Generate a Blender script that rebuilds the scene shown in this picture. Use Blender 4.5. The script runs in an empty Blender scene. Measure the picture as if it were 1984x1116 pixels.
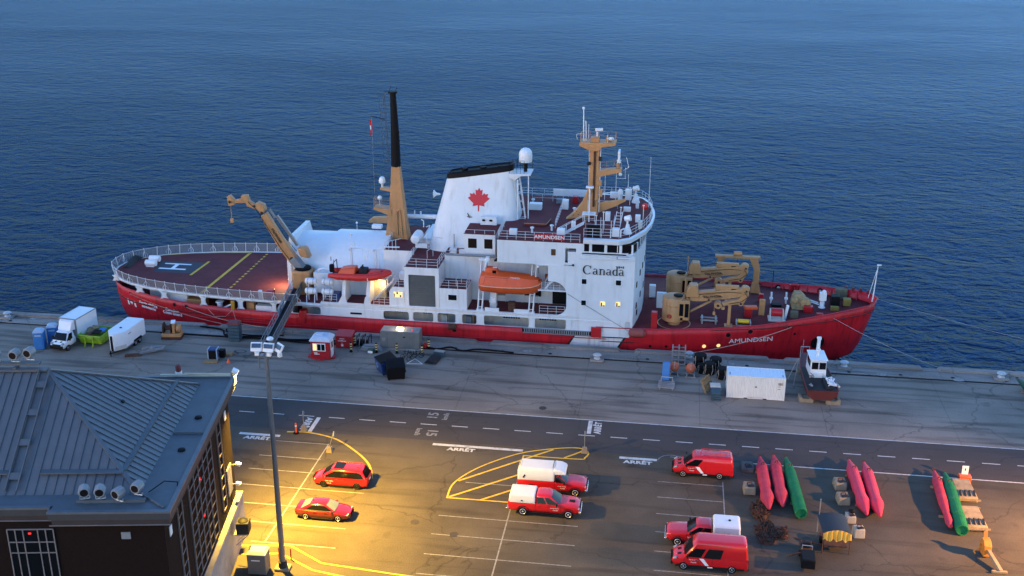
import bpy, bmesh, math, random
from mathutils import Vector, Matrix
random.seed(7)
PI = math.pi
SC = bpy.context.scene
COL = SC.collection
# ------------------------------------------------------------------ camera
YAW, PITCH, ROLL, CAMH, FPX = math.radians(8.2), math.atan((558+260)/2200.0), 0.003, 53.0, 2200.0
_fw = Vector((-math.sin(YAW)*math.cos(PITCH), math.cos(YAW)*math.cos(PITCH), -math.sin(PITCH)))
_r = Vector((math.cos(YAW), math.sin(YAW), 0)); _u = _r.cross(_fw)
_r2 = _r*math.cos(ROLL)+_u*math.sin(ROLL); _u2 = -_r*math.sin(ROLL)+_u*math.cos(ROLL)
_m = Matrix((( _r2.x,_u2.x,-_fw.x,0),(_r2.y,_u2.y,-_fw.y,0),(_r2.z,_u2.z,-_fw.z,CAMH),(0,0,0,1)))
cd = bpy.data.cameras.new('camera'); cam = bpy.data.objects.new('camera', cd); COL.objects.link(cam)
cam.matrix_world = _m; cd.sensor_width = 36; cd.lens = 36*FPX/1984.0; cd.clip_end = 12000; cd.clip_start = 0.5
SC.camera = cam
# ------------------------------------------------------------------ dusk sky, faint low sun behind the camera
SUN_EL, SUN_ROT = math.radians(3.0), math.radians(222)
W = bpy.data.worlds.new('World'); SC.world = W; W.use_nodes = True
nt = W.node_tree; bg = nt.nodes['Background']
sky = nt.nodes.new('ShaderNodeTexSky'); sky.sky_type = 'NISHITA'; sky.sun_disc = False
sky.sun_elevation = SUN_EL; sky.sun_rotation = SUN_ROT; sky.air_density = 1.0; sky.dust_density = 0.2; sky.ozone_density = 2.5
wb = nt.nodes.new('ShaderNodeMixRGB'); wb.blend_type = 'MULTIPLY'; wb.inputs[0].default_value = 1.0; wb.inputs[2].default_value = (0.74, 0.79, 1.0, 1)   # cool white balance of the photograph
nt.links.new(sky.outputs[0], wb.inputs[1]); nt.links.new(wb.outputs[0], bg.inputs[0]); bg.inputs[1].default_value = 0.15
sd = bpy.data.lights.new('sun', 'SUN'); sd.energy = 0.03; sd.angle = math.radians(15); sd.color = (1.0, 0.86, 0.8)
so = bpy.data.objects.new('sun', sd); COL.objects.link(so)
_d = Vector((math.sin(SUN_ROT)*math.cos(SUN_EL+0.35), math.cos(SUN_ROT)*math.cos(SUN_EL+0.35), math.sin(SUN_EL+0.35)))
so.rotation_euler = _d.to_track_quat('Z', 'Y').to_euler()
SC.view_settings.view_transform = 'Standard'; SC.view_settings.look = 'None'
SC.view_settings.gamma = 1.0; SC.view_settings.use_curve_mapping = False
SC.view_settings.exposure = 3.0
SC.render.engine = 'CYCLES'
SC.cycles.use_denoising = True
SC.cycles.max_bounces = 6; SC.cycles.diffuse_bounces = 3; SC.cycles.glossy_bounces = 3; SC.cycles.transmission_bounces = 3
SC.cycles.sample_clamp_indirect = 4.0; SC.cycles.caustics_reflective = False; SC.cycles.caustics_refractive = False
# ------------------------------------------------------------------ materials
MATS = {}
def mat(name, col, rough=0.5, metal=0.0, var=0.12, scale=1.5, bump=0.0, bscale=20.0, spec=0.5, coat=0.0, dirt=0.0, dirtcol=(0.05,0.035,0.025)):
    if name in MATS: return MATS[name]
    m = bpy.data.materials.new(name); m.use_nodes = True; t = m.node_tree; p = t.nodes['Principled BSDF']
    p.inputs['Roughness'].default_value = rough; p.inputs['Metallic'].default_value = metal
    p.inputs['Specular IOR Level'].default_value = spec; p.inputs['Coat Weight'].default_value = coat
    tc = t.nodes.new('ShaderNodeTexCoord'); n = t.nodes.new('ShaderNodeTexNoise'); n.inputs['Scale'].default_value = scale; n.inputs['Detail'].default_value = 6; n.inputs['Roughness'].default_value = 0.65
    t.links.new(tc.outputs['Object'], n.inputs['Vector'])
    r = t.nodes.new('ShaderNodeValToRGB'); a, b = 1-var, 1+var
    r.color_ramp.elements[0].position = 0.3; r.color_ramp.elements[1].position = 0.7
    r.color_ramp.elements[0].color = (col[0]*a, col[1]*a, col[2]*a, 1); r.color_ramp.elements[1].color = (min(1,col[0]*b), min(1,col[1]*b), min(1,col[2]*b), 1)
    t.links.new(n.outputs['Fac'], r.inputs['Fac']); out = r.outputs['Color']
    if dirt > 0:
        mp = t.nodes.new('ShaderNodeMapping'); mp.inputs['Scale'].default_value = (1.4, 1.4, 0.18)
        n2 = t.nodes.new('ShaderNodeTexNoise'); n2.inputs['Scale'].default_value = 1.2; n2.inputs['Detail'].default_value = 8
        r2 = t.nodes.new('ShaderNodeValToRGB'); r2.color_ramp.elements[0].position = 0.52; r2.color_ramp.elements[1].position = 0.78
        r2.color_ramp.elements[0].color = (0,0,0,1); r2.color_ramp.elements[1].color = (dirt,dirt,dirt,1)
        mx = t.nodes.new('ShaderNodeMixRGB'); mx.inputs[2].default_value = (*dirtcol, 1)
        t.links.new(tc.outputs['Object'], mp.inputs['Vector']); t.links.new(mp.outputs[0], n2.inputs['Vector']); t.links.new(n2.outputs['Fac'], r2.inputs['Fac'])
        t.links.new(r2.outputs['Color'], mx.inputs[0]); t.links.new(out, mx.inputs[1]); out = mx.outputs[0]
    t.links.new(out, p.inputs['Base Color'])
    if bump > 0:
        n3 = t.nodes.new('ShaderNodeTexNoise'); n3.inputs['Scale'].default_value = bscale; n3.inputs['Detail'].default_value = 5
        bp = t.nodes.new('ShaderNodeBump'); bp.inputs['Strength'].default_value = bump; bp.inputs['Distance'].default_value = 0.05
        t.links.new(tc.outputs['Object'], n3.inputs['Vector']); t.links.new(n3.outputs['Fac'], bp.inputs['Height']); t.links.new(bp.outputs[0], p.inputs['Normal'])
    MATS[name] = m; return m
def emat(name, col, strength):
    if name in MATS: return MATS[name]
    m = bpy.data.materials.new(name); m.use_nodes = True; p = m.node_tree.nodes['Principled BSDF']
    p.inputs['Base Color'].default_value = (*col, 1); p.inputs['Emission Color'].default_value = (*col, 1); p.inputs['Emission Strength'].default_value = strength
    MATS[name] = m; return m
WHITE = mat('white_paint', (0.74,0.75,0.76), 0.45, var=0.05, scale=0.5, dirt=0.34, dirtcol=(0.34,0.26,0.2))
def seams(m, sx, sz, strength):   # weld seams between the hull plates, as fine relief
    t = m.node_tree; p = t.nodes['Principled BSDF']; tc = t.nodes.new('ShaderNodeTexCoord'); mp = t.nodes.new('ShaderNodeMapping'); mp.inputs['Rotation'].default_value = (PI/2, 0, 0); mp.inputs['Scale'].default_value = (sx, 1, sz)
    br = t.nodes.new('ShaderNodeTexBrick'); br.inputs['Scale'].default_value = 1.0; br.inputs['Mortar Size'].default_value = 0.012; br.inputs['Mortar Smooth'].default_value = 0.4; br.inputs['Brick Width'].default_value = 2.6; br.inputs['Row Height'].default_value = 1.3
    n = t.nodes.new('ShaderNodeTexNoise'); n.inputs['Scale'].default_value = 0.9; ad = t.nodes.new('ShaderNodeMath'); ad.operation = 'ADD'
    bp = t.nodes.new('ShaderNodeBump'); bp.inputs['Strength'].default_value = strength; bp.inputs['Distance'].default_value = 0.05
    t.links.new(tc.outputs['Object'], mp.inputs['Vector']); t.links.new(mp.outputs[0], br.inputs['Vector']); t.links.new(tc.outputs['Object'], n.inputs['Vector'])
    t.links.new(br.outputs['Fac'], ad.inputs[0]); t.links.new(n.outputs['Fac'], ad.inputs[1]); t.links.new(ad.outputs[0], bp.inputs['Height']); t.links.new(bp.outputs[0], p.inputs['Normal'])
seams(WHITE, 1, 1, 0.35)
WHITE2 = mat('white_enamel', (0.78,0.79,0.8), 0.35, var=0.04)
CREAM = mat('cream_paint', (0.55,0.53,0.47), 0.5, var=0.1, dirt=0.3)
RAILM = mat('rail_white', (0.72,0.72,0.73), 0.5, var=0.05)
RED = mat('red_paint', (0.45,0.010,0.016), 0.38, var=0.1, scale=0.4)
CARRED = mat('car_red', (0.58,0.009,0.014), 0.25, var=0.03, coat=0.6)
CARDARK = mat('car_dark_red', (0.15,0.005,0.011), 0.2, var=0.03, coat=0.8)
DECK = mat('deck_red_brown', (0.125,0.026,0.030), 0.8, var=0.22, scale=0.6, spec=0.25, dirt=0.4, dirtcol=(0.06,0.018,0.022))
BUFF = mat('buff_paint', (0.50,0.25,0.10), 0.5, var=0.1, scale=0.8, dirt=0.35, dirtcol=(0.16,0.08,0.03))
BLACK = mat('black_paint', (0.006,0.006,0.007), 0.6, var=0.2, spec=0.15)
DARK = mat('dark_grey', (0.024,0.025,0.028), 0.65, var=0.2, spec=0.2)
RUBBER = mat('rubber', (0.007,0.007,0.008), 0.85, var=0.2, spec=0.15)
GLASS = mat('dark_glass', (0.006,0.007,0.009), 0.1, var=0.1, spec=0.2)
CARGLASS = mat('car_glass', (0.006,0.007,0.008), 0.08, var=0.1, spec=0.22)
GREY = mat('grey_paint', (0.22,0.23,0.24), 0.5, var=0.1, dirt=0.25)
STEEL = mat('galvanised_steel', (0.38,0.39,0.4), 0.42, metal=0.6, var=0.15)
SHUTTER = mat('shutter_grey', (0.075,0.088,0.095), 0.55, var=0.1)
YELLOW = mat('yellow_paint', (0.70,0.36,0.02), 0.6, var=0.1)
ORANGE = mat('orange_grp', (0.80,0.10,0.018), 0.4, var=0.08)
RIBRED = mat('rib_red', (0.62,0.025,0.018), 0.45, var=0.08)
GREEN = mat('buoy_green', (0.010,0.16,0.06), 0.75, var=0.22, scale=1.6, spec=0.2, dirt=0.5, dirtcol=(0.05,0.10,0.08))
PINKRED = mat('buoy_red', (0.50,0.045,0.075), 0.8, var=0.2, scale=1.6, spec=0.2, dirt=0.6, dirtcol=(0.26,0.10,0.11))
RUST = mat('rusty_steel', (0.075,0.03,0.016), 0.9, var=0.45, scale=3)
CONC = mat('cast_concrete', (0.25,0.205,0.145), 0.9, var=0.2, scale=2, bump=0.3, dirt=0.5, dirtcol=(0.12,0.10,0.08))
WOOD = mat('pallet_wood', (0.28,0.19,0.10), 0.85, var=0.3, scale=4)
ROPE = mat('rope', (0.45,0.36,0.28), 0.9, var=0.2)
LIME = mat('lime_paint', (0.26,0.42,0.012), 0.5, var=0.12, dirt=0.3)
BLUEP = mat('blue_plastic', (0.03,0.17,0.46), 0.5, var=0.08)
LTBLUE = mat('pale_blue_plastic', (0.32,0.44,0.58), 0.5, var=0.05)
NAVY = mat('navy_plastic', (0.012,0.04,0.14), 0.5, var=0.12)
TEAL = mat('dark_teal_crate', (0.035,0.075,0.10), 0.6, var=0.15)
MAROON = mat('maroon', (0.14,0.02,0.022), 0.6, var=0.15)
HULLB = mat('boat_hull_red', (0.095,0.012,0.011), 0.6, var=0.2, dirt=0.4)
CHROME = mat('chrome', (0.6,0.6,0.6), 0.2, metal=0.9, var=0.05)
SIGNW = mat('sign_white', (0.8,0.8,0.8), 0.5, var=0.04)
LETBLK = mat('letter_black', (0.01,0.01,0.012), 0.5, var=0.1)
LEAFRED = mat('leaf_red', (0.62,0.012,0.025), 0.45, var=0.05)
ROAD_W = mat('road_white', (0.56,0.56,0.54), 0.7, var=0.25, scale=5, dirt=0.85, dirtcol=(0.2,0.2,0.2))
ROAD_F = mat('road_white_faded', (0.27,0.265,0.25), 0.8, var=0.4, scale=4, dirt=0.8, dirtcol=(0.08,0.08,0.08))
ROAD_Y = mat('road_yellow', (0.68,0.43,0.03), 0.7, var=0.2, scale=3, dirt=0.5, dirtcol=(0.2,0.13,0.05))
LITWIN = emat('lit_window', (1.0,0.66,0.24), 0.13)
BULB = emat('lamp_glow', (1.0,0.8,0.42), 1.2)
REDGLOW = emat('red_glow', (1.0,0.03,0.03), 0.14)
# ------------------------------------------------------------------ mesh helpers
class B:
    def __init__(s): s.v=[]; s.f=[]
    def add(s, vs, fs):
        o=len(s.v); s.v += [tuple(p) for p in vs]; s.f += [tuple(o+i for i in q) for q in fs]; return s
    def bx(s,x0,x1,y0,y1,z0,z1):
        return s.add([(x0,y0,z0),(x1,y0,z0),(x1,y1,z0),(x0,y1,z0),(x0,y0,z1),(x1,y0,z1),(x1,y1,z1),(x0,y1,z1)],
                     [(0,3,2,1),(4,5,6,7),(0,1,5,4),(1,2,6,5),(2,3,7,6),(3,0,4,7)])
    def box(s,c,d,rz=0,ry=0,rx=0):
        M = Matrix.Translation(c) @ Matrix.Rotation(rz,4,'Z') @ Matrix.Rotation(ry,4,'Y') @ Matrix.Rotation(rx,4,'X')
        a,b,e = d[0]/2,d[1]/2,d[2]/2
        vs=[M@Vector(p) for p in [(-a,-b,-e),(a,-b,-e),(a,b,-e),(-a,b,-e),(-a,-b,e),(a,-b,e),(a,b,e),(-a,b,e)]]
        return s.add(vs,[(0,3,2,1),(4,5,6,7),(0,1,5,4),(1,2,6,5),(2,3,7,6),(3,0,4,7)])
    def beam(s,p0,p1,w,h,up=(0,0,1)):
        p0,p1=Vector(p0),Vector(p1); d=(p1-p0).normalized(); u=Vector(up); sd=d.cross(u)
        if sd.length<1e-4: sd=d.cross(Vector((0,1,0)))
        sd.normalize(); u=sd.cross(d); a,b=sd*w/2,u*h/2
        vs=[p0-a-b,p0+a-b,p0+a+b,p0-a+b,p1-a-b,p1+a-b,p1+a+b,p1-a+b]
        return s.add(vs,[(0,1,2,3),(7,6,5,4),(0,4,5,1),(1,5,6,2),(2,6,7,3),(3,7,4,0)])
    def tube(s,p0,p1,r,n=6,r2=None,cap=True):
        p0,p1=Vector(p0),Vector(p1); d=p1-p0
        if d.length<1e-6: return s
        d.normalize(); a=d.orthogonal().normalized(); b=d.cross(a); r2=r if r2 is None else r2
        vs=[]; 
        for p,rr in ((p0,r),(p1,r2)):
            for i in range(n):
                t=2*PI*i/n; vs.append(p+a*math.cos(t)*rr+b*math.sin(t)*rr)
        fs=[(i,(i+1)%n,n+(i+1)%n,n+i) for i in range(n)]
        if cap: fs += [tuple(range(n-1,-1,-1)), tuple(range(n,2*n))]
        return s.add(vs,fs)
    def path(s,pts,r,n=5):
        for a,b in zip(pts,pts[1:]): s.tube(a,b,r,n)
        return s
    def lathe(s,prof,c=(0,0,0),n=16,axis='z'):
        vs=[]; c=Vector(c)
        for (r,z) in prof:
            for i in range(n):
                t=2*PI*i/n; x,y=r*math.cos(t),r*math.sin(t)
                q={'z':(x,y,z),'x':(z,x,y),'y':(y,z,x)}[axis]; vs.append(c+Vector(q))
        fs=[]
        for k in range(len(prof)-1):
            for i in range(n):
                j=(i+1)%n; fs.append((k*n+i,k*n+j,(k+1)*n+j,(k+1)*n+i))
        fs += [tuple(range(n-1,-1,-1)), tuple(range((len(prof)-1)*n,len(prof)*n))]
        return s.add(vs,fs)
    def loft(s,rings,cap=True,closed=True):
        n=len(rings[0]); vs=[p for r in rings for p in r]; fs=[]
        for k in range(len(rings)-1):
            for i in range(n if closed else n-1):
                j=(i+1)%n; fs.append((k*n+i,k*n+j,(k+1)*n+j,(k+1)*n+i))
        if cap: fs += [tuple(range(n-1,-1,-1)), tuple(range((len(rings)-1)*n,len(rings)*n))]
        return s.add(vs,fs)
    def prism(s,poly,axis,a,b):
        def q(p,w): return {'y':(p[0],w,p[1]),'x':(w,p[0],p[1]),'z':(p[0],p[1],w)}[axis]
        return s.loft([[q(p,a) for p in poly],[q(p,b) for p in poly]])
    def sph(s,c,r,n=12,m=8,sc=(1,1,1),t0=0.0,t1=PI):
        vs=[]; c=Vector(c)
        for k in range(m+1):
            t=t0+(t1-t0)*k/m
            for i in range(n):
                a=2*PI*i/n; vs.append(c+Vector((r*sc[0]*math.sin(t)*math.cos(a),r*sc[1]*math.sin(t)*math.sin(a),r*sc[2]*math.cos(t))))
        fs=[(k*n+i,(k+1)*n+i,(k+1)*n+(i+1)%n,k*n+(i+1)%n) for k in range(m) for i in range(n)]
        return s.add(vs,fs)
    def quad(s,a,b,c,d): return s.add([a,b,c,d],[(0,1,2,3)])
    def poly(s,pts): return s.add(pts,[tuple(range(len(pts)))])
    def mesh(s,name,m,angle=35):
        me=bpy.data.meshes.new(name); me.from_pydata(s.v,[],s.f); me.update()
        bm=bmesh.new(); bm.from_mesh(me); bmesh.ops.remove_doubles(bm,verts=bm.verts,dist=1e-5); bmesh.ops.recalc_face_normals(bm,faces=bm.faces); bm.to_mesh(me); bm.free()
        if len(me.polygons)<200 and all(q.normal.z<-.5 for q in me.polygons): me.flip_normals()
        me.polygons.foreach_set('use_smooth',[True]*len(me.polygons)); me.set_sharp_from_angle(angle=math.radians(angle))
        if m: me.materials.append(m)
        return me
    def make(s,name,m,parent=None,bevel=0,label=None,loc=None,angle=35,seg=2):
        return obj(name,s.mesh(name,m,angle),parent,bevel,label,loc,seg)
def obj(name,me,parent=None,bevel=0,label=None,loc=None,seg=2):
    o=bpy.data.objects.new(name,me); COL.objects.link(o)
    if parent: o.parent=parent
    if loc: o.location=loc
    if bevel:
        b=o.modifiers.new('b','BEVEL'); b.width=bevel; b.segments=seg; b.limit_method='ANGLE'; b.angle_limit=math.radians(40); b.use_clamp_overlap=True
    if label: o['label']=label
    return o
def tag(o,label,cat,group=None,kind=None):
    if label: o['label']=label
    if cat: o['category']=cat
    if group: o['group']=group
    if kind: o['kind']=kind
    return o
def thing(name,label,cat,loc=(0,0,0),rz=0,group=None):
    o=bpy.data.objects.new(name,None); COL.objects.link(o); o.location=loc; o.rotation_euler=(0,0,rz); o.empty_display_size=0.3
    return tag(o,label,cat,group)
def part(name,parent):
    o=bpy.data.objects.new(name,None); COL.objects.link(o); o.parent=parent; o.empty_display_size=0.2; return o
def struct(name,b,m,parent=None,bevel=0):
    o=b.make(name,m,parent,bevel); o['kind']='structure'; return o
def kids(o): return [c for c in bpy.data.objects if c.parent==o]
def copy_tree(o,loc=None,rz=None,label=None,parent=None):
    c=o.copy(); COL.objects.link(c)
    if parent: c.parent=parent
    if loc is not None: c.location=loc
    if rz is not None: c.rotation_euler=(0,0,rz)
    if label: c['label']=label
    for k in o.children: copy_tree(k,parent=c)
    return c
def to_mesh(o,name,m):
    dg=bpy.context.evaluated_depsgraph_get(); dg.update()
    me=bpy.data.meshes.new_from_object(o.evaluated_get(dg)); me.name=name
    me.materials.clear(); me.materials.append(m); return me
def remap(me,fn):
    for v in me.vertices: v.co=fn(v.co)
    bm=bmesh.new(); bm.from_mesh(me); bmesh.ops.remove_doubles(bm,verts=bm.verts,dist=1e-5); bmesh.ops.recalc_face_normals(bm,faces=bm.faces); bm.to_mesh(me); bm.free()
    return me
def rrect(u0,u1,v0,v1,r=0.15,n=4,corners=(1,1,1,1)):
    pts=[]
    for (cx,cy,a0,on) in ((u1-r,v1-r,0,corners[0]),(u0+r,v1-r,90,corners[1]),(u0+r,v0+r,180,corners[2]),(u1-r,v0+r,270,corners[3])):
        if on:
            for k in range(n+1):
                a=math.radians(a0+90*k/n); pts.append((cx+r*math.cos(a),cy+r*math.sin(a)))
        else:
            a=math.radians(a0+45); pts.append((cx+r*(1 if math.cos(a)>0 else -1),cy+r*(1 if math.sin(a)>0 else -1)))
    return pts
def plate(name,outer,holes,w0,w1,axis,m,parent=None,fn=None,label=None):
    """flat panel with holes; (u,v) plane, from w0 to w1 along the axis"""
    cu=bpy.data.curves.new(name,'CURVE'); cu.dimensions='2D'; cu.fill_mode='BOTH'; cu.extrude=abs(w1-w0)/2
    for P in [outer]+list(holes):
        sp=cu.splines.new('POLY'); sp.points.add(len(P)-1); sp.use_cyclic_u=True
        for i,p in enumerate(P): sp.points[i].co=(p[0],p[1],0,1)
    t=bpy.data.objects.new(name,cu); COL.objects.link(t); me=to_mesh(t,name,m); bpy.data.objects.remove(t); bpy.data.curves.remove(cu)
    wm=(w0+w1)/2
    f={'y':lambda c:(c.x,wm+c.z,c.y),'x':lambda c:(wm+c.z,c.x,c.y),'z':lambda c:(c.x,c.y,wm+c.z)}[axis]
    remap(me,fn if fn else f)
    return obj(name,me,parent,label=label)
def text(name,s,size,org,ux,uy,m,parent=None,depth=0.01,align='CENTER',sx=1.0,bold=0.0,shear=0.0):
    cu=bpy.data.curves.new(name,'FONT'); cu.body=s; cu.size=size; cu.align_x=align; cu.align_y='CENTER'; cu.extrude=depth/2; cu.offset=bold; cu.shear=shear; cu.space_line=0.85; cu.resolution_u=3
    t=bpy.data.objects.new(name,cu); COL.objects.link(t); me=to_mesh(t,name,m); bpy.data.objects.remove(t); bpy.data.curves.remove(cu)
    o,ux,uy=Vector(org),Vector(ux).normalized(),Vector(uy).normalized(); nz=ux.cross(uy)
    remap(me,lambda c:o+ux*c.x*sx+uy*c.y+nz*c.z)
    return obj(name,me,parent)
def lerp(a,b,t): return a+(b-a)*t
def interp(x,xs,ys):
    if x<=xs[0]: return ys[0]
    for i in range(len(xs)-1):
        if x<=xs[i+1]: return lerp(ys[i],ys[i+1],(x-xs[i])/(xs[i+1]-xs[i]))
    return ys[-1]
def rail(b,pts,h=1.0,levels=3,step=1.5,r=0.022,rp=0.028):
    """stanchions and bars along a polyline of deck points"""
    for a,c in zip(pts,pts[1:]):
        a,c=Vector(a),Vector(c); n=max(1,round((c-a).length/step))
        for k in range(n+1):
            p=a.lerp(c,k/n); b.tube(p,p+Vector((0,0,h)),rp,4)
        for l in range(levels):
            z=Vector((0,0,h*(l+1)/levels)); b.tube(a+z,c+z,r,4)
    return b
# ================================================================== SETTING
WATERZ=-4.0; QY=122.42
def world_noise_mat(name, build):
    m=bpy.data.materials.new(name); m.use_nodes=True; t=m.node_tree; build(t,t.nodes['Principled BSDF']); MATS[name]=m; return m
def nd(t,typ,**k):
    n=t.nodes.new(typ)
    for a,v in k.items():
        if a.startswith('i_'): n.inputs[a[2:]].default_value=v
        else: setattr(n,a,v)
    return n
def water_build(t,p):
    out=t.nodes['Material Output']; t.nodes.remove(p)
    tc=nd(t,'ShaderNodeTexCoord')
    def noise(sc,rot,detail,scale,dist=0.0):
        mp=nd(t,'ShaderNodeMapping'); mp.inputs['Scale'].default_value=sc; mp.inputs['Rotation'].default_value=(0,0,rot)
        n=nd(t,'ShaderNodeTexNoise'); n.inputs['Scale'].default_value=scale; n.inputs['Detail'].default_value=detail; n.inputs['Roughness'].default_value=0.55; n.inputs['Distortion'].default_value=dist
        t.links.new(tc.outputs['Object'],mp.inputs['Vector']); t.links.new(mp.outputs[0],n.inputs['Vector']); return n.outputs['Fac']
    a=noise((0.62,1.0,1),0.25,3,0.32,0.9); b=noise((0.7,1.0,1),-0.3,3,0.9,0.4); g=noise((0.35,1,1),0.1,5,0.022,0.5)
    s0=nd(t,'ShaderNodeMath',operation='MULTIPLY_ADD'); t.links.new(b,s0.inputs[0]); s0.inputs[1].default_value=0.42; t.links.new(a,s0.inputs[2])
    big=noise((0.5,1.0,1),0.12,3,0.11,0.8); s1=nd(t,'ShaderNodeMath',operation='MULTIPLY_ADD'); t.links.new(big,s1.inputs[0]); s1.inputs[1].default_value=0.6; t.links.new(s0.outputs[0],s1.inputs[2])
    # gusts: patches where the ripples are stronger or weaker
    rp=nd(t,'ShaderNodeMapRange'); t.links.new(g,rp.inputs[0]); rp.inputs[1].default_value=0.3; rp.inputs[2].default_value=0.7; rp.inputs[3].default_value=0.75; rp.inputs[4].default_value=1.2
    bp=nd(t,'ShaderNodeBump'); bp.inputs['Distance'].default_value=1.1; t.links.new(s1.outputs[0],bp.inputs['Height']); t.links.new(rp.outputs[0],bp.inputs['Strength'])
    df=nd(t,'ShaderNodeBsdfDiffuse'); df.inputs['Color'].default_value=(0.0035,0.012,0.021,1); t.links.new(bp.outputs[0],df.inputs['Normal'])
    gl=nd(t,'ShaderNodeBsdfGlossy'); gl.inputs['Color'].default_value=(0.29,0.52,0.90,1); gl.inputs['Roughness'].default_value=0.18; t.links.new(bp.outputs[0],gl.inputs['Normal'])
    bq=nd(t,'ShaderNodeBump'); bq.inputs['Distance'].default_value=0.22; t.links.new(s1.outputs[0],bq.inputs['Height'])
    fr=nd(t,'ShaderNodeFresnel'); fr.inputs['IOR'].default_value=1.33; t.links.new(bq.outputs[0],fr.inputs['Normal'])
    ms=nd(t,'ShaderNodeMath',operation='MULTIPLY'); t.links.new(fr.outputs[0],ms.inputs[0]); gm=nd(t,'ShaderNodeMapRange'); t.links.new(g,gm.inputs[0]); gm.inputs[1].default_value=0.3; gm.inputs[2].default_value=0.7; gm.inputs[3].default_value=0.44; gm.inputs[4].default_value=0.66; t.links.new(gm.outputs[0],ms.inputs[1])
    ma=nd(t,'ShaderNodeMath',operation='ADD'); ma.inputs[1].default_value=0.035; t.links.new(ms.outputs[0],ma.inputs[0]); mx=nd(t,'ShaderNodeMixShader'); t.links.new(ma.outputs[0],mx.inputs[0]); t.links.new(df.outputs[0],mx.inputs[1]); t.links.new(gl.outputs[0],mx.inputs[2]); t.links.new(mx.outputs[0],out.inputs['Surface'])
WATERM=world_noise_mat('river_water',water_build)
b=B(); b.quad((-6000,QY-1,WATERZ),(6000,QY-1,WATERZ),(6000,9000,WATERZ),(-6000,9000,WATERZ)); struct('water',b,WATERM)

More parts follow.
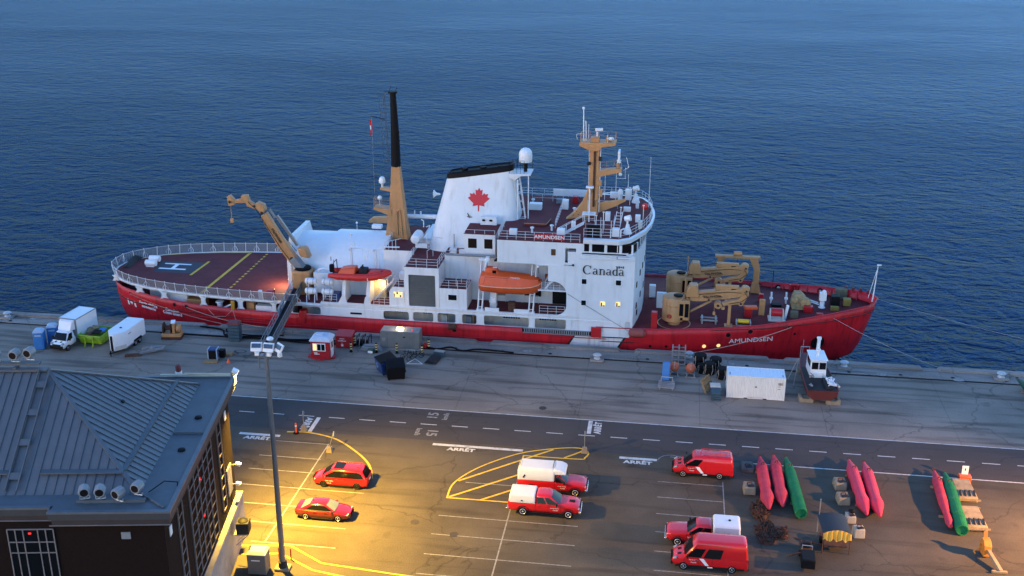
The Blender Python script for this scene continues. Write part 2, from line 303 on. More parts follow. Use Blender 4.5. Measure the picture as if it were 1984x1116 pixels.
def asphalt_build(base,patch,crack,seal=0.5,lo=0.30,hi=0.46):
    def f(t,p):
        tc=nd(t,'ShaderNodeTexCoord')
        n1=nd(t,'ShaderNodeTexNoise'); n1.inputs['Scale'].default_value=0.12; n1.inputs['Detail'].default_value=8; n1.inputs['Roughness'].default_value=0.6
        n2=nd(t,'ShaderNodeTexNoise'); n2.inputs['Scale'].default_value=9; n2.inputs['Detail'].default_value=4
        mp=nd(t,'ShaderNodeMapping'); mp.inputs['Scale'].default_value=(0.09,1.1,1); n3=nd(t,'ShaderNodeTexNoise'); n3.inputs['Scale'].default_value=0.8; n3.inputs['Detail'].default_value=7
        t.links.new(tc.outputs['Object'],mp.inputs['Vector']); t.links.new(mp.outputs[0],n3.inputs['Vector'])
        for n in (n1,n2): t.links.new(tc.outputs['Object'],n.inputs['Vector'])
        r=nd(t,'ShaderNodeValToRGB'); r.color_ramp.elements[0].position=0.32; r.color_ramp.elements[1].position=0.68
        r.color_ramp.elements[0].color=(*[c*(1-patch) for c in base],1); r.color_ramp.elements[1].color=(*[c*(1+patch) for c in base],1)
        t.links.new(n1.outputs['Fac'],r.inputs['Fac'])
        m1=nd(t,'ShaderNodeMixRGB',blend_type='MULTIPLY'); m1.inputs[0].default_value=0.55; t.links.new(r.outputs[0],m1.inputs[1])
        r2=nd(t,'ShaderNodeValToRGB'); r2.color_ramp.elements[0].position=0.25; r2.color_ramp.elements[1].position=0.75; r2.color_ramp.elements[0].color=(0.55,0.55,0.55,1); r2.color_ramp.elements[1].color=(1.3,1.3,1.3,1)
        t.links.new(n2.outputs['Fac'],r2.inputs['Fac']); t.links.new(r2.outputs[0],m1.inputs[2])
        r3=nd(t,'ShaderNodeValToRGB'); r3.color_ramp.elements[0].position=lo; r3.color_ramp.elements[1].position=hi; r3.color_ramp.elements[0].color=(1-crack,1-crack,1-crack,1); r3.color_ramp.elements[1].color=(1,1,1,1)
        t.links.new(n3.outputs['Fac'],r3.inputs['Fac'])
        m2=nd(t,'ShaderNodeMixRGB',blend_type='MULTIPLY'); m2.inputs[0].default_value=1; t.links.new(m1.outputs[0],m2.inputs[1]); t.links.new(r3.outputs[0],m2.inputs[2])
        n6=nd(t,'ShaderNodeTexNoise'); n6.inputs['Scale'].default_value=0.5; n6.inputs['Detail'].default_value=4; t.links.new(tc.outputs['Object'],n6.inputs['Vector'])
        va=nd(t,'ShaderNodeVectorMath',operation='MULTIPLY_ADD'); va.inputs[1].default_value=(3,3,0); t.links.new(n6.outputs['Color'],va.inputs[0]); t.links.new(tc.outputs['Object'],va.inputs[2])
        vo=nd(t,'ShaderNodeTexVoronoi',feature='DISTANCE_TO_EDGE'); vo.inputs['Scale'].default_value=0.085; t.links.new(va.outputs[0],vo.inputs['Vector'])
        r6=nd(t,'ShaderNodeValToRGB'); r6.color_ramp.elements[0].position=0.0; r6.color_ramp.elements[1].position=0.009; r6.color_ramp.elements[0].color=(1-seal,1-seal,1-seal,1); r6.color_ramp.elements[1].color=(1,1,1,1); t.links.new(vo.outputs['Distance'],r6.inputs['Fac'])
        n7=nd(t,'ShaderNodeTexNoise'); n7.inputs['Scale'].default_value=0.33; n7.inputs['Detail'].default_value=3; t.links.new(tc.outputs['Object'],n7.inputs['Vector'])
        r7=nd(t,'ShaderNodeValToRGB'); r7.color_ramp.elements[0].position=0.66; r7.color_ramp.elements[1].position=0.76; r7.color_ramp.elements[0].color=(1,1,1,1); r7.color_ramp.elements[1].color=(0.68,0.68,0.68,1); t.links.new(n7.outputs['Fac'],r7.inputs['Fac'])
        m3=nd(t,'ShaderNodeMixRGB',blend_type='MULTIPLY'); m3.inputs[0].default_value=1; t.links.new(m2.outputs[0],m3.inputs[1]); t.links.new(r6.outputs[0],m3.inputs[2])
        m4=nd(t,'ShaderNodeMixRGB',blend_type='MULTIPLY'); m4.inputs[0].default_value=1; t.links.new(m3.outputs[0],m4.inputs[1]); t.links.new(r7.outputs[0],m4.inputs[2])
        t.links.new(m4.outputs[0],p.inputs['Base Color']); p.inputs['Roughness'].default_value=0.85; p.inputs['Specular IOR Level'].default_value=0.25
        bp=nd(t,'ShaderNodeBump'); bp.inputs['Strength'].default_value=0.25; bp.inputs['Distance'].default_value=0.02; t.links.new(n2.outputs['Fac'],bp.inputs['Height']); t.links.new(bp.outputs[0],p.inputs['Normal'])
    return f
ASPH=world_noise_mat('lot_asphalt',asphalt_build((0.092,0.077,0.057),0.3,0.3,0.35))
ROADM=world_noise_mat('road_asphalt',asphalt_build((0.068,0.061,0.058),0.16,0.2,0.3))
SLABM=world_noise_mat('apron_concrete',asphalt_build((0.25,0.21,0.172),0.2,0.45,0.4,0.36,0.5))
COPEM=world_noise_mat('coping_concrete',asphalt_build((0.27,0.24,0.215),0.25,0.45,0.4,0.36,0.5))
b=B(); b.quad((-400,-200,0),(400,-200,0),(400,97.3,0),(-400,97.3,0)); struct('parking_ground',b,ASPH)
b=B(); b.quad((-400,97.3,0),(400,97.3,0),(400,104.06,0),(-400,104.06,0)); struct('quay_road',b,ROADM)
# apron of cast slabs, coping and kerb along the river
quay=bpy.data.objects.new('quay',None); COL.objects.link(quay); quay['kind']='structure'
b=B(); b.bx(-400,400,104.06,QY,-9,-0.03); b.make('quay_bed',DARK,quay)
cuts=[-400,-96,-84,-71.5,-58.5,-46,-33.6,-21,-8.2,4.2,16.8,29.5,42,54,400]
for i in range(len(cuts)-1):
    for (y0,y1) in ((104.1,111.55),(111.58,119.22)):
        b=B(); b.bx(cuts[i]+0.012,cuts[i+1]-0.012,y0,y1,-0.3,0.0+random.uniform(-0.008,0.008)); b.make('slab',SLABM,quay)
b=B(); b.bx(-400,400,119.22,119.62,-0.3,-0.015); b.make('rail_slot',BLACK,quay)
cp=[-400,-95]+[-88.2+17*k for k in range(9)]+[400]
for i in range(len(cp)-1):
    b=B(); b.bx(cp[i]+0.01,cp[i+1]-0.01,119.62,QY,-2.5,0.04); b.make('coping',COPEM,quay)
gaps=[-88.5,-71.5,-54.6,-37.6,-20.9,-4.0,13.0,29.9,47]
ed=[-400]+[g for g in gaps]+[400]
for i in range(len(ed)-1):
    a0,a1=ed[i]+0.75,ed[i+1]-0.75
    b=B(); b.prism([(a0+0.0,0.02),(a0+0.35,0.32),(a1-0.35,0.32),(a1,0.02)],'y',121.55,QY+0.02); b.make('kerb',COPEM,quay,0.04)
b=B(); 
for g in [x+8.5 for x in gaps]: pass
# painted lines
def strip(name,pts,w,m,z=0.006,parent=None):
    b=B(); P=[Vector((p[0],p[1],z)) for p in pts]
    L=[];R=[]
    for i,p in enumerate(P):
        d=(P[min(i+1,len(P)-1)]-P[max(i-1,0)]).normalized(); n=Vector((-d.y,d.x,0))*w/2; L.append(p+n); R.append(p-n)
    for i in range(len(P)-1): b.quad(R[i],R[i+1],L[i+1],L[i])
    o=b.make(name,m,parent); o['kind']='structure'; return o
mk=bpy.data.objects.new('road_markings',None); COL.objects.link(mk); mk['kind']='structure'
strip('edge_line',[(-400,104.03),(400,104.03)],0.13,ROAD_W,parent=mk)
k=-90
x=-91.0
while x<60:
    strip('dash',[(x,100.62),(x+1.65,100.62)],0.13,ROAD_W,parent=mk); x+=3.2
strip('lot_edge_line',[(8.3,97.3),(80,97.3)],0.15,ROAD_W,z=0.007,parent=mk)
strip('lot_edge_line',[(1.3,97.45),(5.5,97.4)],0.1,ROAD_F,z=0.007,parent=mk)
for (x0,x1,y) in ((-41.2,-37.0,96.0),(-21.7,-12.8,96.6),(-3.5,0.05,96.62)):
    strip('stop_bar',[(x0,y),(x1,y)],0.42,ROAD_W,parent=mk)
    text('stop_word','ARRÊT',0.78,((x0+x1)/2-(0 if x1<-30 or x1>0 else 1.5),y-0.75,0.006),(1,0,0),(0,1,0),ROAD_W,mk,0.004,sx=1.15,bold=0.035)
strip('stop_bar',[(-34.4,97.3),(-34.4,100.45)],0.42,ROAD_W,parent=mk); text('stop_word','ARRÊT',0.95,(-35.25,98.9,0.006),(0,-1,0),(1,0,0),ROAD_W,mk,0.004,bold=0.035,sx=0.95)
strip('stop_bar',[(-6.8,101.0),(-6.8,103.85)],0.42,ROAD_W,parent=mk); text('stop_word','ARRÊT',0.95,(-5.95,102.4,0.006),(0,1,0),(-1,0,0),ROAD_W,mk,0.004,bold=0.035,sx=0.9)
text('speed_marking','15',1.5,(-22.9,102.6,0.006),(0,1,0),(-1,0,0),ROAD_F,mk,0.004,bold=0.03)
text('speed_marking','km/h',0.75,(-21.6,102.6,0.006),(0,1,0),(-1,0,0),ROAD_F,mk,0.004,bold=0.02)
text('speed_marking','15',1.5,(-22.3,98.9,0.006),(0,-1,0),(1,0,0),ROAD_F,mk,0.004,bold=0.03)
text('speed_marking','km/h',0.75,(-23.7,98.9,0.006),(0,-1,0),(1,0,0),ROAD_F,mk,0.004,bold=0.02)
for y in (92.62,89.86,87.05,84.14,81.2,78.43): strip('stall_line',[(0.25,y),(6.1,y)],0.1,ROAD_F,parent=mk)
strip('stall_line',[(6.15,93.4),(6.15,76)],0.1,ROAD_F,z=0.008,parent=mk)
for y in (83.95,81.0,78.0,75.2): strip('stall_line',[(-18.5,y),(-6.35,y)],0.1,ROAD_F,parent=mk)
for (x0,x1,y) in ((-17.2,-11.5,89.85),(-9.5,-6.35,92.6)): strip('stall_line',[(x0,y),(x1,y)],0.1,ROAD_F,parent=mk)
strip('stall_line',[(-12.46,86.9),(-12.46,75.2)],0.12,ROAD_F,z=0.008,parent=mk)
for (x0,x1,y) in ((-38.0,-31.7,95.0),(-37.7,-31.6,92.0),(-37.8,-31.5,89.4),(-37.7,-25.9,86.55),(-36.5,-25.9,83.5),(-35.2,-25.9,80.65),(-33.2,-25.9,77.7)): strip('stall_line',[(x0,y),(x1,y)],0.1,ROAD_F,parent=mk)
strip('stall_line',[(-31.75,95.1),(-32.0,77.7)],0.12,ROAD_F,z=0.008,parent=mk)
def arc(pts,n=24):
    out=[]; P=[Vector((*p,0)) for p in pts]; P=[P[0]]+P+[P[-1]]
    for i in range(1,len(P)-2):
        for k in range(n//(len(P)-3)+1):
            t=k/(n//(len(P)-3)+1); a,b_,c_,d_=P[i-1],P[i],P[i+1],P[i+2]
            q=0.5*((2*b_)+(c_-a)*t+(2*a-5*b_+4*c_-d_)*t*t+(3*b_-a-3*c_+d_)*t**3); out.append((q.x,q.y))
    out.append(pts[-1]); return out
strip('yellow_curve',arc([(-36.6,96.95),(-34.3,97.1),(-31.4,96.2),(-28.7,94.0),(-26.8,91.7),(-25.85,89.2)],40),0.2,ROAD_Y,parent=mk)
strip('yellow_island_edge',arc([(-18.35,87.0),(-18.2,89.65),(-16.4,92.8),(-13.3,95.8),(-10.5,97.2),(-8.2,97.85),(-7.0,97.75),(-6.5,97.0),(-6.75,96.1),(-7.4,95.7),(-12.55,95.62)],60),0.16,ROAD_Y,z=0.008,parent=mk)
strip('yellow_island_edge',[(-12.6,95.7),(-12.62,93.6)],0.16,ROAD_Y,parent=mk); strip('yellow_island_edge',[(-18.43,86.95),(-11.5,86.98)],0.17,ROAD_Y,z=0.010,parent=mk)
for a,c in (((-17.9,90.0),(-9.9,97.25)),((-18.2,87.1),(-11.8,92.6)),((-15.3,87.0),(-11.4,90.3)),((-8.7,95.75),(-6.9,97.5))): strip('yellow_hatch',[a,c],0.22,ROAD_Y,z=0.012,parent=mk)
strip('yellow_boundary',[(-34,76.9),(-29.75,77.55),(-26.4,75.45),(-19.9,74.8),(-10,74.2)],0.17,ROAD_Y,z=0.012,parent=mk); strip('yellow_boundary',[(-33.3,75.7),(-30.15,76.3),(-26.8,74.4),(-22,73.5)],0.17,ROAD_Y,z=0.012,parent=mk)
strip('turn_arc',arc([(0.1,96.6),(0.5,97.4),(1.3,97.8),(2.3,97.6)],12),0.07,ROAD_F,parent=mk)
# manholes
for (x,y,r) in ((-20.3,82.6,0.38),(-16.6,81.2,0.38),(-70.9,108.6,0.45),(-12,106,0.4)):
    b=B(); b.lathe([(r,0.0),(r,0.012),(r*0.82,0.014),(r*0.8,0.008),(0.01,0.010)],(x,y,0.004),18); o=b.make('manhole_cover',mat('iron_cover',(.05,.04,.03),.7,var=.25,scale=8)); tag(o,None,None,kind='structure')
# ================================================================== SHIP
X0,YC=-72.6,133.4
ship=thing('icebreaker_ship','red and white coast guard icebreaker with maple leaf funnel moored along the quay','ship',(X0,YC,0))
BX=[0.6,.8,1.6,3.2,5,8,12,16,20,25,30,38,65,72,78,84,88,92.3,95,96.5,97.5,98]
BB=[0,1.6,3,4.6,5.7,6.9,7.9,8.5,8.9,9.2,9.4,9.65,9.65,9.5,8.8,7.6,6.3,4.64,3.3,2.5,1.4,0]
def hb(x): return interp(x,BX,BB)
def ztop(x): return interp(x,[0,6,10,15,24,31,64.75,64.85,69,79,84,92.3,96.5,98],[2.0,2.0,1.82,1.62,1.5,1.55,1.55,2.15,2.15,2.41,2.7,3.5,3.9,4.05])
def tipx(z): return interp(z,[-6,-4.1,-3.1,-1.7,0.1,3.9],[88,93.7,95.9,96.6,97.1,98.1])
def sternx(z): return interp(z,[-6,-4.4,-3.1,-1.6,0.3,2],[7,2.8,0.9,0.3,0.1,0])
stx=[.6,.63,.7,.8,1.1,1.6,2.3,3.1,4,5,6.5,8,10,12,14,16,18,20,22.5,25,28,31,35,40,45,50,55,60,64.75,64.85,68,70,72,75,78,81,84,86,88,90,92.3,94,95,96,96.5,97,97.5,97.8,98]
lev=[0,.2,.3,.4,.5,.58,.66,.74,.82,.9,1]
def hullpt(x,l,s):
    z=-6+(ztop(x)+6)*l; a,c=sternx(z),tipx(z)
    xx=a+x*(49-a)/49 if x<49 else 49+(x-49)*(c-49)/49
    k=interp(x,[0,15,35,65,85,98],[.3,.15,.04,.04,.3,.45])
    return (xx, s*hb(x)*(1-k*(1-l)**1.4), z)
def hull_build(t,p):
    tc=nd(t,'ShaderNodeTexCoord'); sx=nd(t,'ShaderNodeSeparateXYZ'); t.links.new(tc.outputs['Object'],sx.inputs[0])
    def M(op,a,b_=None,c_=None):
        n=nd(t,'ShaderNodeMath',operation=op)
        for i,q in enumerate((a,b_,c_)):
            if q is None: continue
            if isinstance(q,(int,float)): n.inputs[i].default_value=q
            else: t.links.new(q,n.inputs[i])
        return n.outputs[0]
    d=M('MULTIPLY_ADD',sx.outputs['Z'],-0.58,sx.outputs['X'])
    m=M('MULTIPLY',M('GREATER_THAN',d,61.8),M('LESS_THAN',d,67.5))
    m=M('MULTIPLY',m,M('MAXIMUM',M('LESS_THAN',sx.outputs['Z'],0.95),M('GREATER_THAN',sx.outputs['X'],64.8)))
    edge=M('MULTIPLY',M('GREATER_THAN',d,67.5),M('LESS_THAN',d,67.78)); edge=M('MAXIMUM',edge,M('MULTIPLY',M('MULTIPLY',M('GREATER_THAN',d,61.55),M('LESS_THAN',d,61.8)),M('LESS_THAN',sx.outputs['Z'],0.95)))
    n=nd(t,'ShaderNodeTexNoise'); mp=nd(t,'ShaderNodeMapping'); mp.inputs['Scale'].default_value=(0.5,0.5,0.25); n.inputs['Scale'].default_value=1.0; n.inputs['Detail'].default_value=8
    t.links.new(tc.outputs['Object'],mp.inputs['Vector']); t.links.new(mp.outputs[0],n.inputs['Vector'])
    r=nd(t,'ShaderNodeValToRGB'); r.color_ramp.elements[0].position=0.3; r.color_ramp.elements[1].position=0.7; r.color_ramp.elements[0].color=(0.50,0.010,0.018,1); r.color_ramp.elements[1].color=(0.64,0.013,0.024,1); t.links.new(n.outputs['Fac'],r.inputs['Fac'])
    # vertical run-off stains and the plate seams
    n4=nd(t,'ShaderNodeTexNoise'); mp4=nd(t,'ShaderNodeMapping'); mp4.inputs['Scale'].default_value=(2.2,2.2,0.12); t.links.new(tc.outputs['Object'],mp4.inputs['Vector']); t.links.new(mp4.outputs[0],n4.inputs['Vector']); n4.inputs['Scale'].default_value=1.0; n4.inputs['Detail'].default_value=6
    r4=nd(t,'ShaderNodeValToRGB'); r4.color_ramp.elements[0].position=0.5; r4.color_ramp.elements[1].position=0.8; r4.color_ramp.elements[0].color=(1,1,1,1); r4.color_ramp.elements[1].color=(0.45,0.4,0.4,1); t.links.new(n4.outputs['Fac'],r4.inputs['Fac'])
    mx=nd(t,'ShaderNodeMixRGB'); t.links.new(m,mx.inputs[0]); t.links.new(r.outputs[0],mx.inputs[1]); mx.inputs[2].default_value=(0.72,0.73,0.74,1)
    me=nd(t,'ShaderNodeMixRGB'); t.links.new(edge,me.inputs[0]); t.links.new(mx.outputs[0],me.inputs[1]); me.inputs[2].default_value=(0.015,0.015,0.02,1)
    mm=nd(t,'ShaderNodeMixRGB',blend_type='MULTIPLY'); mm.inputs[0].default_value=1; t.links.new(me.outputs[0],mm.inputs[1]); t.links.new(r4.outputs[0],mm.inputs[2])
    # scrapes along the fenders
    n8=nd(t,'ShaderNodeTexNoise'); mp8=nd(t,'ShaderNodeMapping'); mp8.inputs['Scale'].default_value=(0.12,0.12,2.4); t.links.new(tc.outputs['Object'],mp8.inputs['Vector']); t.links.new(mp8.outputs[0],n8.inputs['Vector']); n8.inputs['Scale'].default_value=1.6; n8.inputs['Detail'].default_value=9; n8.inputs['Roughness'].default_value=0.7
    r8=nd(t,'ShaderNodeValToRGB'); r8.color_ramp.elements[0].position=0.56; r8.color_ramp.elements[1].position=0.66; r8.color_ramp.elements[0].color=(0,0,0,1); r8.color_ramp.elements[1].color=(0.55,0.55,0.55,1); t.links.new(n8.outputs['Fac'],r8.inputs['Fac'])
    m8=nd(t,'ShaderNodeMixRGB'); t.links.new(r8.outputs[0],m8.inputs[0]); t.links.new(mm.outputs[0],m8.inputs[1]); m8.inputs[2].default_value=(0.17,0.018,0.02,1)
    t.links.new(m8.outputs[0],p.inputs['Base Color']); p.inputs['Roughness'].default_value=0.45
    bp=nd(t,'ShaderNodeBump'); bp.inputs['Strength'].default_value=0.25; bp.inputs['Distance'].default_value=0.06; n5=nd(t,'ShaderNodeTexNoise'); n5.inputs['Scale'].default_value=0.45; n5.inputs['Detail'].default_value=2; t.links.new(tc.outputs['Object'],n5.inputs['Vector']); t.links.new(n5.outputs['Fac'],bp.inputs['Height']); t.links.new(bp.outputs[0],p.inputs['Normal'])
HULLM=world_noise_mat('hull_paint',hull_build)
b=B(); rings=[]
for l in lev: rings.append([hullpt(x,l,-1) for x in stx]+[hullpt(x,l,1) for x in reversed(stx[1:-1])])
b.loft(rings,cap=False); b.f.append(tuple(range(len(rings[0]))))
hull=b.make('hull',HULLM,ship,angle=25); hull['label']='red hull with white diagonal stripe'
sm=hull.modifiers.new('s','SOLIDIFY'); sm.thickness=0.08; sm.offset=-1
CAPR=mat('cap_rail_red',(0.5,0.03,0.04),0.45)
b=B()
for s in (-1,1):
    pts=[(hullpt(x,1,s)[0],hullpt(x,1,s)[1],ztop(x)+0.03) for x in stx if x>=64.85]; b.path(pts,0.07,6)
b.make('cap_rail',CAPR,ship)
b=B()
for s in (-1,1): b.path([(hullpt(x,1,s)[0],hullpt(x,1,s)[1]-(-s)*0.0,ztop(x)+0.01) for x in stx if x<=64.75],0.05,6)
b.make('sheer_rail',CAPR,ship)
b=B()   # fender strake low along the side
b.path([(hullpt(x,.78,-1)[0],hullpt(x,.78,-1)[1]-0.02,hullpt(x,.78,-1)[2]) for x in stx if 4<x<60],0.06,6); b.make('strake',RED,hull)
def deckstrip(name,xs,zf,m,inset=0.06,thick=0.12,parent=ship):
    b=B(); top=[];
    L=[(x,-(max(hb(x)-inset,0.02)),zf(x)) for x in xs]; R=[(x,(max(hb(x)-inset,0.02)),zf(x)) for x in xs]
    for i in range(len(xs)-1):
        b.quad(L[i],L[i+1],R[i+1],R[i])
    o=b.make(name,m,parent); s_=o.modifiers.new('s','SOLIDIFY'); s_.thickness=thick; s_.offset=-1; return o
fx=[x for x in stx if x>=68]
def fdz(x): return interp(x,[69,79,84,88,92.3,98],[2.06,2.24,2.32,2.45,2.62,3.05])
def ysh(x): return -2.6*max(0,fdz(x)-(ztop(x)-1.0))
deckstrip('foredeck',[68.9]+[x for x in fx if x>69 and x<97.9],fdz,DECK)
deckstrip('main_deck',[x for x in stx if .3<=x<=69]+[69.2],lambda x:0.45,DECK)
# bulwark stays on the far side
for i in range(10):
    x=83.2+i*1.42
    if x>97: break
    y=hb(x)-0.1; z=ztop(x); d=fdz(x)
    b=B(); b.prism([(y,z-0.05),(y,d),(y-0.5,d),(y-0.12,z-0.05)],'x',x-0.05,x+0.05); b.make('bulwark_stay',RED,hull)
    if i%2==0:
        b=B(); y2=-hb(x)+0.1; b.prism([(y2,z-0.05),(y2,d),(y2+0.5,d),(y2+0.12,z-0.05)],'x',x-0.05,x+0.05); b.make('bulwark_stay',RED,hull)
b=B(); rail(b,[(x,hb(x)-.15,fdz(x)) for x in (71.5,74,76.5,79,81.5)],.9,2,1.2); b.make('railing',DARK,ship)
# fairleads and portholes in the hull side
def on_hull(x,z,off=0.0,s=-1):
    l=(z+6)/(ztop(x)+6); p=hullpt(x,l,s); q=hullpt(x+0.5,l,s); q0=hullpt(x-0.5,l,s); u=hullpt(x,min(1,l+0.05),s)
    P=Vector(p); ux=(Vector(q)-Vector(q0)).normalized(); uz=(Vector(u)-P).normalized()
    if u==p: uz=Vector((0,0,1))
    n=ux.cross(uz); 
    if n.y*s<0: n=-n
    n.normalize(); uz=n.cross(ux) if s<0 else ux.cross(n)
    if uz.z<0: uz=-uz
    return P+n*off,ux,uz,n
for (x,z,r) in ((4.6,1.45,.16),(11.6,1.15,.27),(13.3,1.1,.27),(80.5,1.55,.33),(83.0,1.95,.33),(47.8,0.75,.3),(87.5,2.25,.2)):
    P,ux,uz,n=on_hull(x,z,0.0); b=B(); b.tube(P-n*0.05,P+n*0.06,r*1.15,14); b.make('fairlead',CAPR,hull); b=B(); b.tube(P,P+n*0.075,r*0.85,14); b.make('fairlead_opening',BLACK,hull)
for x,z,lit in ((78.0,0.05,1),(79.7,0.1,1),(75.3,0.0,0),(88.5,1.2,0),(71.6,0.0,0),(73.5,0,0)):
    P,ux,uz,n=on_hull(x,z,0.0); b=B(); b.tube(P-n*0.05,P+n*0.03,0.23 if lit else .16,12); b.make('porthole',LITWIN if lit else BLACK,hull)
for (x,z) in ((91.3,2.55),(92.3,2.65)):
    P,ux,uz,n=on_hull(x,z,0.02); b=B(); b.beam(P-ux*0.35,P+ux*0.35,0.05,0.1); b.make('draught_mark',CAPR,hull)
# anchor
P,ux,uz,n=on_hull(91.8,-0.3,0.0); b=B(); b.tube(P-n*.1,P+n*.1,0.75,16,0.85); o=b.make('anchor_pocket',BLACK,hull); b=B(); b.beam(P+n*.15-uz*.2,P+n*.25+uz*.9,.2,.2,n); b.beam(P+n*.2-ux*.7-uz*.1,P+n*.2-uz*.45,.22,.2,n); b.beam(P+n*.2+ux*.7-uz*.1,P+n*.2-uz*.45,.22,.2,n); b.make('anchor',BLACK,ship)
# lettering on the hull
def hull_text(s,x,z,size,m,sx=1.0,bold=0.0):
    P,ux,uz,n=on_hull(x,z,0.03); return text('hull_lettering',s,size,P,ux,uz,m,hull,0.03,sx=sx,bold=bold)
hull_text('AMUNDSEN',83.4,0.75,0.85,SIGNW,1.14,0.0)
hull_text('Garde côtière\ncanadienne',7.4,0.25,0.56,SIGNW,1.0,0.015)
hull_text('Canadian\nCoast Guard',11.0,0.05,0.56,SIGNW,1.0,0.015)
for (dx,w) in ((-.62,.3),(.62,.3)):
    P,ux,uz,n=on_hull(4.5+dx,0.05,0.03); b=B(); b.beam(P-uz*.42,P+uz*.42,w,0.04,n); b.make('flag_emblem',SIGNW,hull)
LEAFPTS=[(0,1),(.12,.78),(.3,.85),(.25,.42),(.45,.6),(.52,.5),(.78,.55),(.7,.32),(.92,.2),(.45,-.2),(.5,-.42),(.06,-.34),(.05,-.8),(-.05,-.8),(-.06,-.34),(-.5,-.42),(-.45,-.2),(-.92,.2),(-.7,.32),(-.78,.55),(-.52,.5),(-.45,.6),(-.25,.42),(-.3,.85),(-.12,.78)]
P,ux,uz,n=on_hull(4.5,0.05,0.05)
plate('flag_emblem',[(a*.33,c*.33) for a,c in LEAFPTS],[],-.02,.02,'y',SIGNW,hull,fn=lambda c:P+ux*c.x+uz*c.y+n*c.z)
# ---------------- helicopter deck
hx=[x for x in stx if x<=31]
out=[(x,-hb(x)) for x in hx]+[(31.3,-9.45),(31.3,9.45)]+[(x,hb(x)) for x in reversed(hx[1:])]
heli=plate('helicopter_deck',out,[],2.68,3.0,'z',WHITE,ship)
plate('deck_coating',[(x*0.985+0.2,y*0.965) for x,y in out],[],3.0,3.012,'z',DECK,heli)
def dk(name,pts,m,z=3.02): b=B(); b.poly([(p[0],p[1],z) for p in pts]); return b.make(name,m,heli)
dk('landing_panel',[(5.2,2.9),(6.0,-1.4),(11.3,-1.2),(11.4,3.0)][::-1],mat('landing_blue_black',(0.02,0.028,0.045),0.7),3.018)
for (x0,x1,y0,y1) in ((6.2,9.9,-.15,.3),(6.2,9.9,1.8,2.2),(7.75,8.3,.3,1.8)): dk('landing_letter',[(x0,y0),(x1,y0),(x1,y1),(x0,y1)],SIGNW,3.026)
dk('yellow_deck_line',[(11.25,-1.9),(11.6,-1.9),(11.9,3.6),(11.55,3.6)],ROAD_Y,3.028)
dk('yellow_deck_line',[(15.2,-7.9),(15.6,-7.9),(16.1,8.3),(15.7,8.3)],ROAD_Y,3.026)
for k in range(15):
    y=-6.6+k*1.0; dk('deck_dash',[(18.15,y),(18.45,y),(18.5,y+.45),(18.2,y+.45)],ROAD_Y,3.026)
b=B(); P=[(x,hb(x)*.93) for x in hx if 2<=x<=16]
for a,c in zip(P,P[1:]): b.quad((a[0],a[1],3.026),(c[0],c[1],3.026),(c[0],c[1]+.22,3.026),(a[0],a[1]+.22,3.026))
b.make('yellow_deck_line',ROAD_Y,heli)
# net frames round the deck
NET=bpy.data.materials.new('safety_net'); NET.use_nodes=True; _t=NET.node_tree; _p=_t.nodes['Principled BSDF']; _p.inputs['Base Color'].default_value=(.25,.25,.27,1); _p.inputs['Roughness'].default_value=.8
_tc=nd(_t,'ShaderNodeTexCoord'); _w=[]
for ax in ('X','Z'):
    w=nd(_t,'ShaderNodeTexWave'); w.bands_direction=ax; w.inputs['Scale'].default_value=2.2; _t.links.new(_tc.outputs['Object'],w.inputs['Vector']); g=nd(_t,'ShaderNodeMath',operation='GREATER_THAN'); g.inputs[1].default_value=.72; _t.links.new(w.outputs['Fac'],g.inputs[0]); _w.append(g.outputs[0])
_m=nd(_t,'ShaderNodeMath',operation='MAXIMUM'); _t.links.new(_w[0],_m.inputs[0]); _t.links.new(_w[1],_m.inputs[1]); _s=nd(_t,'ShaderNodeMath',operation='MULTIPLY_ADD'); _s.inputs[1].default_value=.6; _s.inputs[2].default_value=.15; _t.links.new(_m.outputs[0],_s.inputs[0]); _t.links.new(_s.outputs[0],_p.inputs['Alpha'])
def edgept(s_,d):
    return d
def edge_walk(s,step,x_end):
    pts=[]; P=[Vector((x,s*hb(x),3.0)) for x in [.6+i*0.02 for i in range(int((x_end-.6)/0.02)+1)]]
    acc=0; pts.append(P[0])
    for a,c in zip(P,P[1:]):
        acc+=(c-a).length
        if acc>=step: pts.append(c); acc=0
    return pts
NW=[]
for s,xe in ((-1,29),(1,31)):
    W_=edge_walk(s,1.48,xe); NW.append(W_)
    for i,p in enumerate(W_):
        if s==1 and i==0: continue
        n=Vector((p.x-14 if p.x<3 else 0,p.y,0)).normalized(); t=Vector((-n.y,n.x,0)); top=p+n*0.28+Vector((0,0,1.15))
        b=B(); b.tube(p+n*.05+Vector((0,0,-.2)),top+Vector((0,0,.12)),0.035,5)
        if i%2==1:
            for q in (-1,1): b.path([top-Vector((0,0,.3)),p+n*.1+t*q*.38+Vector((0,0,.35)),p+n*.02+t*q*.2+Vector((0,0,-.1))],0.032,5)
        b.make('net_post',RAILM,heli)
    for a,c in zip(W_,W_[1:]):
        na=Vector((a.x-14 if a.x<3 else 0,a.y,0)).normalized(); nc=Vector((c.x-14 if c.x<3 else 0,c.y,0)).normalized()
        A,C_=a+na*.28+Vector((0,0,1.15)),c+nc*.28+Vector((0,0,1.15))
        b=B(); b.tube(A,C_,0.022,5); b.tube(a+na*.06,c+nc*.06,.02,5); b.make('net_frame',RAILM,heli)
        b=B(); b.quad(a+na*.06,c+nc*.06,C_,A); b.make('safety_net',NET,heli)
